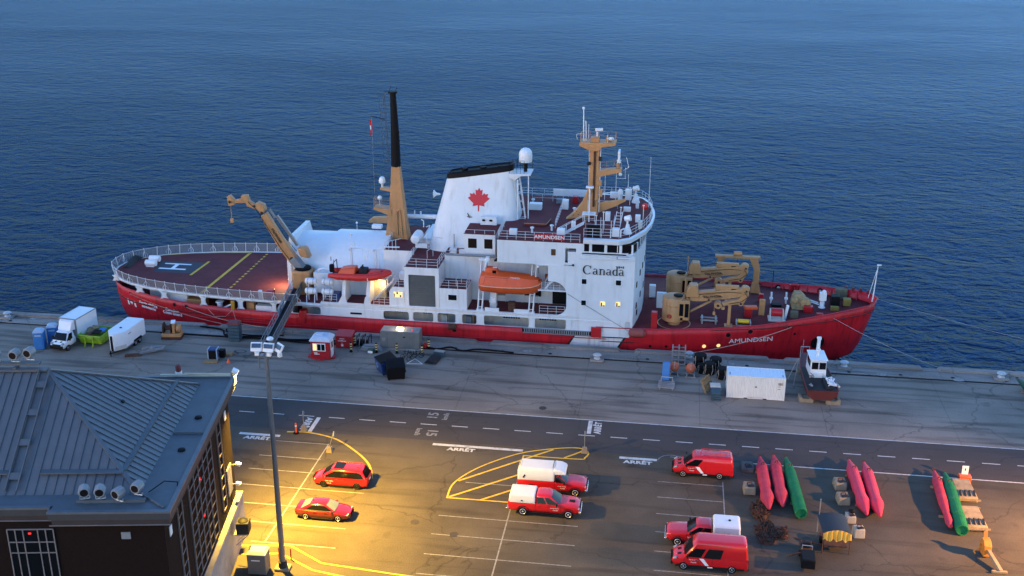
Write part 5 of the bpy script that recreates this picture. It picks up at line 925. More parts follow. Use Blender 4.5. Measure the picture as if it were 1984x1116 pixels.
b.make('steel_cradle',STEEL,ship); b=B(); b.lathe([(.1,-.7),(.25,-.65),(.25,.65),(.1,.7)],(81.9,-5,z+.55),10,'x'); b.make('yellow_cylinder',mat('tool_yellow',(.65,.42,.02),.5),ship)
b=B(); z=fd(77.8)
for q in (-.45,.45): b.bx(76.9,78.9,-4.1+q-.07,-4.1+q+.07,z+.35,z+.5); 
for q in (77.1,78.7): b.bx(q-.1,q+.1,-4.7,-3.5,z,z+.7)
b.make('steel_cradle',STEEL,ship)
b=B(); z=fd(86)
for q in (85.1,86.6): b.prism([(-3.9,z),(-3.5,z+1.3),(-2.9,z+1.3),(-2.5,z)],'x',q-.06,q+.06)
b.bx(84.9,86.9,-4,-2.4,z,z+.15); b.make('reel_stand',CREAM,ship); b=B(); b.tube((85.2,-3.2,z+.9),(86.5,-3.2,z+.9),.5,14); b.make('hose_reel',RED,ship); b=B(); b.box((87.0,-3.1,z+.9),(.3,.4,1.7),ry=.15); b.make('white_panel',WHITE2,ship,.03)
for o_ in [q for q in bpy.data.objects if q not in _before and q.parent==ship and q.type=='MESH']:
    xm=sum(v.co.x for v in o_.data.vertices)/len(o_.data.vertices); o_.location.y+=ysh(xm)
for (x,y) in ((86.9,6.2),(91.9,4.4),(84.6,7.3)): b=B(); P=(x,hb(x)-.12,ztop(x)-.5); b.tube((x,P[1]-.14,P[2]),(x,P[1],P[2]),.38,12); o=b.make('fairlead',BLACK,ship); b=B(); b.tube((x,P[1]-.16,P[2]),(x,P[1]-.1,P[2]),.18,10); b.make('fairlead_opening',CREAM,o)
for (x,y) in ((88.8,5.5),(94.2,3.2)):
    b=B(); z=fd(x); b.path([(x-.4,hb(x)-.4,z),(x-.4,hb(x)-.4,z+.8),(x+.4,hb(x)-.4,z+.8),(x+.4,hb(x)-.4,z)],.22,8); b.make('bitts',RED,ship)
for k in range(4): x=94.8+k*.8; b=B(); b.lathe([(.16,0),(.18,.4),(.1,.5)],(x,hb(x)-.1,ztop(x)),8); b.make('roller',MAROON,ship)
b=B(); b.tube((97.5,0,3.6),(97.7,0,8.4),.09,6,.05); b.box((97.8,0,8.3),(.5,.15,.12)); b.tube((97.0,.2,4),(97.6,0,7.6),.03); b.make('jackstaff',WHITE2,ship)
b=B(); b.tube((86.2,hb(86)-.1,2.8),(86.2,hb(86)-.1,4.6),.04); b.make('flood_post',BLACK,ship)
for x in (84.2,86.0): b=B(); z=fd(x); b.bx(x+1.3,x+1.5,.8,1.0,z,z+1.5); b.bx(x+1.2,x+1.6,.7,1.1,z+.6,z+.8); b.make('stanchion_post',WHITE2,ship)
# red gate box, rail and lockers at the gangway head
b=B(); b.box((24.6,-8.3,3.6),(.9,.7,1.0)); b.make('red_locker',RED,ship,.06); b=B(); rail(b,[(22.6,-8.9,3.0),(25,-9.0,3.0)],1.0,4,1.0); b.bx(23.2,23.6,-8.9,-8.5,3,4.1); b.make('gangway_gate',RAILM,ship)
b=B(); b.bx(32.6,33.5,-8.9,-7.9,3.39,4.3); b.make('blue_locker',NAVY,ship,.05); b=B(); b.lathe([(.6,.45),(.62,1.5),(.5,2.0)],(28.9,-9.0,0),10); b.make('red_cover',RED,ship)
# ================================================================== BOATS AND GEAR ON THE SHIP (own things)
lb=thing('lifeboat','orange enclosed lifeboat hanging in white davits amidships below the red name board','lifeboat',(X0+54.5,YC-8.7,5.55)); lb.scale=(1,1.05,1.1)
def bsec(x,hw,z0,z1,n=7):   # hull section
    return [(x,-hw,z1),(x,-hw*.97,lerp(z0,z1,.6)),(x,-hw*.75,lerp(z0,z1,.22)),(x,-hw*.2,z0),(x,hw*.2,z0),(x,hw*.75,lerp(z0,z1,.22)),(x,hw*.97,lerp(z0,z1,.6)),(x,hw,z1)]
xs_=[-3.7,-3.55,-3,-1.5,0,1.5,2.6,3.3,3.7]; hw_=[.95,1.1,1.22,1.3,1.3,1.25,1.0,.6,.08]; kz=[.35,.2,.1,0,0,0,.1,.3,.7]; gz=[1.05,1.05,1.02,1,1,1.03,1.1,1.22,1.35]
b=B(); b.loft([bsec(x,h,k,g) for x,h,k,g in zip(xs_,hw_,kz,gz)]); b.make('hull',mat('lifeboat_orange_dark',(.62,.09,.015),.45),lb,angle=50)
b=B(); b.loft([[(x,-h*1.03,g),(x,-h*.95,g+.35),(x,-h*.72,g+t*.8),(x,-h*.3,g+t),(x,h*.3,g+t),(x,h*.72,g+t*.8),(x,h*.95,g+.35),(x,h*1.03,g)] for x,h,g,t in zip(xs_,hw_,gz,[.6,1.1,1.4,1.38,1.3,1.18,.95,.65,.1])]); b.make('canopy',ORANGE,lb,angle=30)
b=B(); b.loft([[(-3.2,-.55,2.1),(-1.2,-.55,2.0),(-1.2,.55,2.0),(-3.2,.55,2.0)],[(-2.9,-.42,2.85),(-1.7,-.42,2.85),(-1.7,.42,2.85),(-2.9,.42,2.85)]]); b.make('helm_turret',ORANGE,lb,.15)
b=B(); b.box((-1.9,-.52,2.45),(.45,.06,.35)); b.make('turret_window',GLASS,lb); b=B(); b.box((-1.85,-.2,2.88),(.5,.3,.06)); b.make('turret_hatch',WHITE2,lb)
b=B(); 
for s in (-1,1): b.path([(x,s*h*1.04,g) for x,h,g in zip(xs_,hw_,gz)],.06,6)
b.make('gunwale_fender',mat('fender_white_orange',(.75,.4,.25),.6),lb)
b=B(); b.path([(-3.1,-1.2,1.2),(-2.9,-.95,2.0),(-.3,-1.0,1.95),(-.3,-1.24,1.15)],.02,4); b.make('door_seam',MAROON,lb)
text('lifeboat_lettering','AMUNDSEN',.22,(.6,-.92,2.02),(1,0,-.04),(0,.5,.8),SIGNW,lb,.01)
rb=thing('rescue_boat','red rigid inflatable rescue boat with orange cover hanging on white davit beside the hangar','rescue boat',(X0+36.1,YC-8.6,6.3))
b=B(); P=[(-3.6,-1.0,.55),(-2.5,-1.05,.5),(0,-1.08,.5),(1.8,-.95,.58),(2.9,-.6,.75),(3.6,0,.95)]
def tubeloft(b,P,r,n=10,close=False):
    R=[]
    for i,p in enumerate(P):
        p=Vector(p); d=(Vector(P[min(i+1,len(P)-1)])-Vector(P[max(i-1,0)])).normalized(); a=d.cross(Vector((0,0,1))).normalized(); u=a.cross(d); rr=r[i] if isinstance(r,list) else r
        R.append([tuple(p+a*math.cos(2*PI*k/n)*rr+u*math.sin(2*PI*k/n)*rr) for k in range(n)])
    b.loft(R)
tubeloft(b,P+[(x,-y,z) for x,y,z in reversed(P[:-1])],[.26,.4,.43,.43,.4,.36,.4,.43,.43,.4,.26]); b.make('inflated_collar',RIBRED,rb,angle=60)
b=B(); b.loft([bsec(x,h,k,g) for x,h,k,g in zip([-3.5,-2,0,2,3.3],[.85,.9,.9,.75,.1],[.12,0,0,.1,.55],[.45,.45,.45,.5,.75])]); b.make('hull',MAROON,rb,angle=50)
b=B(); b.loft([[(-2.5,-1.1,.75),(-2.2,-.7,1.3),(-2.2,.6,1.3),(-2.5,.9,.7)],[(-1.5,-1.15,.75),(-1.4,-.75,1.5),(-1.4,.6,1.5),(-1.5,.9,.7)],[(-.4,-1.1,.75),(-.35,-.7,1.55),(-.35,.6,1.55),(-.4,.9,.7)]]); b.make('orange_cover',ORANGE,rb,.12)
b=B(); b.box((.5,0,1.0),(1.0,.9,.8)); b.box((.35,0,1.55),(.1,.8,.35)); b.make('console',DARK,rb,.1); b=B(); b.box((-3.45,0,1.15),(.55,.6,1.0)); b.make('outboard_motor',BLACK,rb,.15)
b=B(); b.path([(-3.0,-.7,.8),(-3.0,-.6,2.1),(-3.0,.6,2.1),(-3.0,.7,.8)],.05); b.path([(-3.5,0,2.1),(-3.5,0,2.6)],.04); b.make('roll_bar',BLACK,rb)
b=B(); b.loft([[(1.0,-.6,.8),(1.4,-.5,1.15),(1.4,.5,1.15),(1.0,.6,.8)],[(2.6,-.45,.9),(2.7,-.3,1.1),(2.7,.3,1.1),(2.6,.45,.9)]]); b.make('bow_locker',RIBRED,rb,.06)
for x in (-2.0,1.3): b=B(); b.path([(x,-1.38,.6),(x,-1.3,.25),(x,-.9,.05)],.07,5); b.make('lifting_strap',SIGNW,rb)
# life raft canisters
def raft(loc,label,first=None):
    if first: return copy_tree(first,loc=loc,label=label)
    t=thing('life_raft','','life raft',loc,0,'white life raft canisters'); t['label']=label
    b=B(); b.lathe([(.05,-.72),(.32,-.68),(.4,-.5),(.4,-.04),(.43,-.03),(.43,.03),(.4,.04),(.4,.5),(.32,.68),(.05,.72)],(0,0,.45),12,'x'); b.make('canister',WHITE2,t)
    for x in (-.35,.35): b=B(); b.lathe([(.41,-.03),(.425,-.03),(.425,.03),(.41,.03)],(x,0,.45),12,'x'); b.make('strap',STEEL,t)
    return t
r0=raft((X0+29.9,YC-8.7,3.95),'lower white life raft canister of the rack nearer the aft crane')
raft((X0+29.9,YC-8.5,5.15),'upper white life raft canister of the rack nearer the aft crane',r0)
raft((X0+32.0,YC-8.7,3.95),'lower white life raft canister of the rack nearer the red rescue boat',r0)
raft((X0+32.0,YC-8.5,5.15),'upper white life raft canister of the rack nearer the red rescue boat',r0)
for x in (29.9,32.0):
    p=part('raft_rack',ship); b=B()
    for q in (-.5,.5):
        b.path([(x+q,-9.1,3.0),(x+q,-8.9,3.95),(x+q,-8.3,3.95),(x+q,-8.2,3.0)],.06,5); b.path([(x+q,-8.1,3.0),(x+q,-8.1,5.9)],.06,5); b.path([(x+q,-8.1,5.13),(x+q,-8.8,5.13)],.05,5)
    b.make('rack_frame',RAILM,p)
# gangway from the quay up to the ship's rail
gw=thing('gangway','dark steel gangway with mesh sides leading from the quay up to the ship','gangway',(-45.3,114.6,0))
g0,g1=Vector((0,0,.35)),Vector((0.3,12.0,3.9))
b=B()
for s in (-.55,.55): b.beam(g0+Vector((s,0,0)),g1+Vector((s,0,0)),.12,.35)
b.make('side_girder',GREY,gw)
b=B(); b.beam(g0,g1,1.1,.08); b.make('walkway',DARK,gw)
n=13
for s in (-.6,.6):
    for k in range(n+1): p=g0.lerp(g1,k/n)+Vector((s,0,0)); b=B(); b.tube(p,p+Vector((0,0,1.1)),.03,4); b.make('stanchion',STEEL,gw)
    for h in (.55,1.1): b=B(); b.tube(g0+Vector((s,0,h)),g1+Vector((s,0,h)),.03,4); b.make('handrail',STEEL,gw)
b=B(); b.quad(g0+Vector((.58,0,.1)),g1+Vector((.58,0,.1)),g1+Vector((.58,0,1.05)),g0+Vector((.58,0,1.05))); b.make('side_panel',mat('gangway_panel',(.12,.125,.13),.5),gw)
b=B(); b.quad(g0.lerp(g1,.55)+Vector((-.64,0,.15)),g1+Vector((-.64,-1.2,.15)),g1+Vector((-.64,-1.2,.95)),g0.lerp(g1,.55)+Vector((-.64,0,.95))); b.make('banner',SIGNW,gw)
b=B(); b.bx(-.8,.8,-.6,.3,.0,.35); b.tube((-.8,-.2,.2),(.8,-.2,.2),.2,10); b.make('foot_roller',STEEL,gw,.03)
# mooring lines
def line(pts,r,label,m=ROPE,sag=.4,n=12):
    b=B(); a,c=Vector(pts[0]),Vector(pts[1]); P=[]
    for k in range(n+1): t=k/n; p=a.lerp(c,t); p.z-=sag*4*t*(1-t); P.append(p)
    b.path(P,r,5); o=b.make('mooring_line',m); tag(o,label,'rope','mooring lines'); return o
line([(X0+87.5,YC-hb(87.5)-.1,2.3),(3.0,121.7,.4)],.035,'mooring line slanting down the red bow below the hull name')
line([(X0+92.5,YC-hb(92.5)+.1,2.9),(33.0,124.5,-1.2)],.022,'mooring line running from the bow out over the water to the right',mat('rope_pale',(.4,.4,.42),.8))
line([(X0+97,YC+2.0,3.6),(52,131,-1)],.018,'far mooring line crossing the water at the right edge',MATS['rope_pale'])
line([(X0+13.3,YC-hb(13.3)-.1,1.1),(-48.0,122.0,.4)],.035,'mooring line running down the red stern to the quay left of the gangway')
line([(X0+4.6,YC-hb(4.6)-.1,1.4),(-53.5,122.3,.4)],.025,'thin mooring line low along the red stern')
line([(X0+61.3,YC-9.75,6.2),(X0+68.5,YC-9.8,2.0)],.02,'thin rope slanting across the white wall under the lit windows',DARK,sag=0.05)
# ================================================================== VEHICLES
def rim(b,r,w,y,s):
    b.lathe([(r*.62,0),(r*.62,s*.01),(r*.55,s*.03),(r*.45,s*-.02),(r*.2,s*.01),(r*.12,s*.03),(.01,s*.03)],(0,y,0),16,'y')
def wheels(par,xs,W,r,rimm,wd=.24):
    for x in xs:
        for s in (-1,1):
            w=part('wheel',par); w.location=(x,s*(W/2-wd/2+.0),r)
            b=B(); b.lathe([(r*.66,-wd/2),(r*.95,-wd/2),(r,-wd/2+.04),(r,wd/2-.04),(r*.95,wd/2),(r*.66,wd/2)],(0,0,0),20,'y'); b.make('tyre',RUBBER,w)
            b=B(); rim(b,r,wd,s*(wd/2-.01),s); b.make('rim',rimm,w)
            b=B()
            for k in range(5): a=2*PI*k/5; b.tube((r*.36*math.sin(a),s*(wd/2-.005),r*.36*math.cos(a)),(r*.36*math.sin(a),s*(wd/2+.008),r*.36*math.cos(a)),r*.11,8)
            b.make('rim_hole',BLACK,w)
def body(par,st,cuts,paint,name='body'):
    R=[]
    for (x,zb,zt,w) in st:
        h=[(-w*.86,zb),(-w*.97,zb+.12),(-w,zb+.32),(-w,zt-.2),(-w*.965,zt-.06),(-w*.85,zt),(-w*.4,zt+.02)]
        R.append([(x,y,z) for y,z in h]+[(x,-y,z) for y,z in reversed(h)])
    b=B(); b.loft(R); o=b.make(name,paint,par,angle=40)
    tmp=[]
    for (x,r) in cuts:
        c=B(); c.tube((x,-3,r*.92),(x,3,r*.92),r,20); t=c.make('tmpcut',None); tmp.append(t)
        m=o.modifiers.new('c','BOOLEAN'); m.operation='DIFFERENCE'; m.object=t; m.solver='EXACT'
    bpy.context.view_layer.update(); dg=bpy.context.evaluated_depsgraph_get(); me=bpy.data.meshes.new_from_object(o.evaluated_get(dg))
    o.modifiers.clear(); o.data=me
    for t in tmp: bpy.data.objects.remove(t)
    me.polygons.foreach_set('use_smooth',[True]*len(me.polygons)); me.set_sharp_from_angle(angle=math.radians(38))
    b=B(); x0,x1=st[0][0]+.25,st[-1][0]-.25; W=max(q[3] for q in st)*.8; b.bx(x0,x1,-W,W,st[0][1]+.0,st[0][1]+.25); b.make('underbody',BLACK,par)
    return o
class GH:
    def __init__(s,a0,a1,a2,a3,zb,zr,wb,wr,par,paint,name='cabin',crown=.05,roofm=None):
        s.a=(a0,a1,a2,a3); s.z=(zb,zr); s.w=(wb,wr); s.par=par; R=[]
        for t,ins,dz in ((0,0,-.12),(.0,0,0),(.5,-.015,0),(.9,0,0),(.97,.03,0),(1.0,.1,crown*.6),(1.0,.35,crown)):
            xr,xf=lerp(a3,a2,t)+ins,lerp(a0,a1,t)-ins; w=lerp(wb,wr,t)-ins; z=lerp(zb,zr,t)+dz; c=.14
            R.append([(xr,-w+c,z),(xr+c,-w,z),(lerp(xr,xf,.5),-w-.01,z),(xf-c,-w,z),(xf,-w+c,z),(xf+.04,0,z),(xf,w-c,z),(xf-c,w,z),(lerp(xr,xf,.5),w+.01,z),(xr+c,w,z),(xr,w-c,z),(xr-.02,0,z)])
        b=B(); b.loft(R); s.o=b.make(name,paint,par,angle=40)
    def S(s,fx,t,sd,o=.028):
        a0,a1,a2,a3=s.a; return (lerp(lerp(a3,a2,t),lerp(a0,a1,t),fx),sd*(lerp(*s.w,t)+o),lerp(*s.z,t))
    def side(s,poly,name='side_window',m=CARGLASS,sides=(-1,1)):
        for sd in sides: b=B(); b.poly([s.S(fx,t,sd) for fx,t in poly]); b.make(name,m,s.par)
    def front(s,t0=.08,t1=.93,k=.9,m=CARGLASS,name='windscreen'):
        a0,a1,a2,a3=s.a; b=B(); P=[]
        for t in (t0,t1):
            for y in (-k,-.5*k,0,.5*k,k): w=lerp(*s.w,t); P.append((lerp(a0,a1,t)+.05+(.02 if y==0 else 0)-(.03 if abs(y)==k else 0),y*w*(1 if t==t0 else .97),lerp(*s.z,t)))
        for i in range(4): b.quad(P[i],P[i+1],P[6+i],P[5+i])
        b.make(name,m,s.par)
    def rear(s,t0=.3,t1=.9,k=.85,m=CARGLASS,name='rear_window'):
        a0,a1,a2,a3=s.a; b=B(); P=[(lerp(a3,a2,t)-.05,y*lerp(*s.w,t),lerp(*s.z,t)) for t,y in ((t0,-k),(t0,k),(t1,k*.95),(t1,-k*.95))]; b.poly(P); b.make(name,m,s.par)
HEADL=mat('headlight_glass',(.32,.33,.34),.15,var=.05); TAILL=mat('tail_light',(.25,.01,.01),.25)
def lamps(par,xf,xr,W,zf,zr,fs=(.12,.36,.14),rs=(.08,.14,.4)):
    for s in (-1,1):
        b=B(); b.box((xf,s*(W/2-fs[1]*.62),zf),fs); b.make('headlight',HEADL,par,.03); b=B(); b.box((xr,s*(W/2-.09),zr),rs); b.make('tail_light',TAILL,par,.02)
def mirrors(par,x,W,z,m,sz=(.14,.2,.16)):
    for s in (-1,1): b=B(); b.box((x,s*(W/2+sz[1]/2-.03),z),sz); b.make('mirror',m,par,.04)
def decal(par,s,x,z,W,size,sx=1.0):
    text('door_lettering',s,size,(x,-(W/2+.012),z),(1,0,0),(0,0,1),SIGNW,par,.006,sx=sx); 
    text('door_lettering',s,size,(x,(W/2+.012),z),(-1,0,0),(0,0,1),SIGNW,par,.006,sx=sx)
def sills(par,W,x0,x1,z0,z1):
    for s in (-1,1): b=B(); b.box(((x0+x1)/2,s*(W/2-.012),(z0+z1)/2),(x1-x0,.05,z1-z0)); b.make('side_sill',TRIM,par,.02)
def handles(par,W,xs,z,m):
    for x in xs:
        for s in (-1,1): b=B(); b.box((x,s*(W/2+.012),z),(.2,.03,.04)); b.make('door_handle',m,par)
def seams(par,W,xs,z0,z1,m=BLACK):
    for x in xs:
        for s in (-1,1): b=B(); b.bx(x-.009,x+.009,s*(W/2)-.004,s*(W/2)+.004,z0,z1); b.make('door_seam',m,par)
TRIM=mat('black_trim',(.009,.009,.01),.6,spec=.2)
# --- minivan
v=thing('minivan','bright red minivan with dark sunroof parked by the yellow curve','car',(-28.3,88.05,0),PI)
W=1.98; wx=(-1.62,1.5)
body(v,[(-2.58,.42,.85,.82),(-2.5,.3,1.0,.93),(-2.2,.24,1.05,.985),(-1,.22,1.06,.99),(.5,.22,1.04,.99),(1.3,.22,1.0,.985),(1.9,.23,.92,.95),(2.35,.27,.78,.86),(2.55,.35,.62,.68),(2.6,.42,.5,.5)],[(x,.4) for x in wx],CARRED)
g=GH(1.75,.72,-2.0,-2.48,1.0,1.76,.95,.74,v,CARRED)
g.side([(.03,.12),(.05,.72),(.14,.84),(.86,.84),(.985,.1),(.5,.06)]); g.front(); g.rear(.05,.92,.9)
for fx in (.36,.66): g.side([(fx,.06),(fx-.005,.85),(fx+.012,.85),(fx+.012,.06)],'window_pillar',BLACK)
b=B(); b.bx(-.35,.62,-.6,.6,1.803,1.812); b.make('sunroof',GLASS,v); b=B(); b.sph((-1.6,.2,1.83),.07,8,5,(1.6,.5,1)); b.make('roof_antenna',CARRED,v)
for s in (-1,1): b=B(); b.tube((-1.8,s*.76,1.78),(.5,s*.76,1.8),.022,5); b.make('roof_rail',CARRED,v)
wheels(v,wx,W,.36,DARK); lamps(v,2.33,-2.5,1.78,.7,.98); mirrors(v,1.3,W,1.08,CARRED); seams(v,W,(-.75,.35),.35,1.0); handles(v,W,(-.35,.15),.9,CARRED); sills(v,W,-1.15,1.02,.2,.31); decal(v,'Garde côtière',.95,.72,W,.13); decal(v,'Canada',.95,.5,W,.14)
b=B(); b.box((2.52,0,.42),(.16,1.2,.2)); b.make('grille',TRIM,v,.04); b=B(); b.box((-2.56,0,.42),(.14,1.5,.2)); b.make('rear_bumper',TRIM,v,.05); b=B(); b.box((-2.6,0,.75),(.03,.4,.13)); b.make('number_plate',SIGNW,v)
# --- sedan
v=thing('sedan_car','dark red sedan with pale wheels parked below the minivan','car',(-28.25,82.47,0),0)
W=1.85; wx=(-1.45,1.42)
body(v,[(-2.44,.45,.85,.7),(-2.36,.32,.95,.83),(-2.0,.24,.98,.9),(-1,.2,.95,.925),(.4,.2,.92,.925),(1.2,.2,.88,.92),(1.8,.22,.80,.89),(2.2,.26,.70,.80),(2.42,.34,.56,.62),(2.46,.4,.5,.5)],[(x,.375) for x in wx],CARDARK)
g=GH(1.15,.28,-1.0,-2.0,.93,1.43,.86,.6,v,CARDARK,crown=.04)
g.side([(.15,.14),(.17,.62),(.24,.82),(.88,.84),(.985,.1)]); g.side([(.56,.1),(.56,.83),(.575,.83),(.585,.1)],'window_pillar',BLACK); g.front(m=mat('windscreen_pale',(.10,.12,.12),.08)); g.rear(.15,.92,.88,m=MATS['windscreen_pale'])
wheels(v,wx,W,.34,mat('gold_lit_alloy',(.6,.58,.52),.3,metal=.6)); lamps(v,2.22,-2.36,1.66,.64,.8,(.2,.34,.1),(.1,.3,.13)); mirrors(v,.85,W,.98,CARDARK,(.16,.18,.12)); seams(v,W,(-.75,.25,1.0),.32,.9); handles(v,W,(-.6,.35),.82,CARDARK); sills(v,W,-1.0,.98,.17,.28)
b=B(); b.box((2.42,0,.45),(.12,1.1,.16)); b.make('grille',TRIM,v,.03); b=B(); b.sph((-.95,0,1.47),.06,8,5,(1.8,.5,1)); b.make('roof_antenna',CARDARK,v); b=B(); b.box((.72,-.3,1.0),(.3,.4,.1)); b.make('dashboard_item',NAVY,v)
for s in (-1,1):
    b=B(); P=[g.S(fx,t,s,.034) for fx,t in ((.14,.1),(.98,.06))]; b.tube(P[0],P[1],.018,4); b.make('chrome_strip',CHROME,v)
# --- pickups
def pickup(label,loc,rz,capm,big,dbl=True,hood=False,L=6.25):
    v=thing('pickup_truck',label,'pickup truck',loc,rz); W=2.04; h=L/2; wx=(-h+1.28,h-1.0)
    body(v,[(-h,.55,1.28,.97),(-h+.08,.45,1.32,1.0),(-1,.42,1.32,1.02),(.3,.4,1.3,1.02),(h-1.75,.4,1.3,1.02),(h-1.6,.42,1.28,1.02),(h-.5,.45,1.2,.99),(h-.15,.5,1.1,.9),(h-.02,.55,1.0,.74)],[(x,.5) for x in wx],CARRED)
    cr=-.75 if dbl else .25
    g=GH(h-1.72,h-2.55,cr+.05,cr,1.25,1.95,.99,.76,v,CARRED)
    g.side([(.06,.1),(.06,.82),(.8,.84),(.975,.08)]); g.side([(.46,.08),(.45,.85),(.5,.85),(.52,.08)],'window_pillar',CARRED if dbl else BLACK); g.front(); g.rear(.15,.85,.85)
    wheels(v,wx,W,.43,mat('truck_alloy',(.6,.6,.6),.3,metal=.5),.28); lamps(v,h-.12,-h+.0,1.9,.98,1.0); mirrors(v,h-2.0,W,1.38,TRIM,(.14,.26,.26)); seams(v,W,(cr,)+((.35,) if dbl else ())+(h-1.7,),.55,1.25); handles(v,W,((-.5,.5) if dbl else (.5,)),1.12,CARRED)
    decal(v,'Garde côtière',.9,.98,W,.13); decal(v,'Canada',1.0,.78,W,.15)
    b=B(); b.box((h-.02,0,.62),(.22,1.9,.24)); b.make('front_bumper',CHROME,v,.06); b=B(); b.box((h-.04,0,.92),(.1,1.35,.32)); b.make('grille',TRIM,v,.04); b=B(); b.box((-h-.05,0,.6),(.2,1.9,.2)); b.make('rear_bumper',CHROME,v,.05)
    for s in (-1,1): b=B(); b.box((.0 if dbl else .4,s*.98,.42),(2.6 if dbl else 1.7,.14,.06)); b.make('side_step',TRIM,v,.02)
    for x in wx:
        for s in (-1,1):
            b=B(); P=[]
            for k in range(13): a=PI*k/12; P.append((x+.52*math.cos(a),s*(W/2+.008),.46+.52*math.sin(a)))
            b.path(P,.03,4); b.make('wheel_arch_trim',TRIM,v)
    if hood: b=B(); b.box((h-.75,0,1.26),(.5,.35,.06)); b.make('hood_scoop',TRIM,v,.03)
    cp=part('truck_cap',v); x0,x1=-h+.03,cr-.04; w=1.0
    if big==0:
        b=B(); b.loft([[(x0,-w,1.3),(x1,-w,1.3),(x1,w,1.3),(x0,w,1.3)],[(x0+.03,-w,1.6),(x1,-w,1.6),(x1,w,1.6),(x0+.03,w,1.6)],[(x0+.08,-w+.1,2.0),(x1-.03,-w+.1,2.0),(x1-.03,w-.1,2.0),(x0+.08,w-.1,2.0)]]); b.make('shell',capm,cp,.1,seg=3); b=B(); b.box((lerp(x0,x1,.5),-w-.005,1.5),(.16,.04,.1)); b.make('latch',BLACK,cp); b=B(); b.tube((x0+.1,-w-.0,1.32),(x1,-w-.0,1.32),.025,4); b.make('cap_rail',capm,cp)
    elif big==1:
        b=B(); b.loft([[(x0,-w,1.3),(x1,-w,1.3),(x1,w,1.3),(x0,w,1.3)],[(x0,-w,2.25),(x1+.0,-w,2.25),(x1+.0,w,2.25),(x0,w,2.25)],[(x0+.2,-w+.15,2.55),(x1-.1,-w+.15,2.55),(x1-.1,w-.15,2.55),(x0+.2,w-.15,2.55)]]); b.make('shell',capm,cp,.12,seg=3)
        b=B(); b.prism([(x1-.1,2.0),(x1-.1,2.54),(x1+.55,2.5),(x1+1.0,2.3),(x1+1.05,2.02)],'y',-.93,.93); b.make('over_cab_bunk',capm,cp,.12,seg=3)
        b=B(); b.tube((x1-.15,-.6,2.6),(x1-.15,.6,2.6),.025); b.tube((x0+.15,-.6,2.6),(x0+.15,.6,2.6),.025); b.make('roof_bar',DARK,cp); b=B(); b.box((x0+.6,-w-.01,1.75),(.12,.03,.35),ry=.5); b.make('wall_emblem',BLACK,cp)
    else:
        b=B(); b.loft([[(x0,-w,1.3),(x1,-w,1.3),(x1,w,1.3),(x0,w,1.3)],[(x0,-w,2.05),(x1,-w,2.05),(x1,w,2.05),(x0,w,2.05)],[(x0+.1,-w+.18,2.28),(x1-.1,-w+.18,2.28),(x1-.1,w-.18,2.28),(x0+.1,w-.18,2.28)]]); b.make('shell',capm,cp,.15,seg=3); b=B(); b.lathe([(.11,0),(.11,.06),(.05,.08)],(lerp(x0,x1,.4),.1,2.28),10); b.make('roof_vent',BLACK,cp)
    return v
CAPW=mat('cap_white',(.76,.75,.7),.4,var=.03)
pickup('red crew cab pickup with low cream cap, the nearer of the pair side by side',(-9.4,85.98,0),0,CAPW,0,True,True)
pickup('red pickup with tall white camper shell over its cab, farther of the pair',(-9.15,89.75,0),0.0,CAPW,1,False)
pickup('red pickup with white bed cap parked behind the high roof van',(4.15,83.2,0),PI,mat('cap_blue_white',(.72,.76,.8),.4,var=.03),2,True,L=6.1)
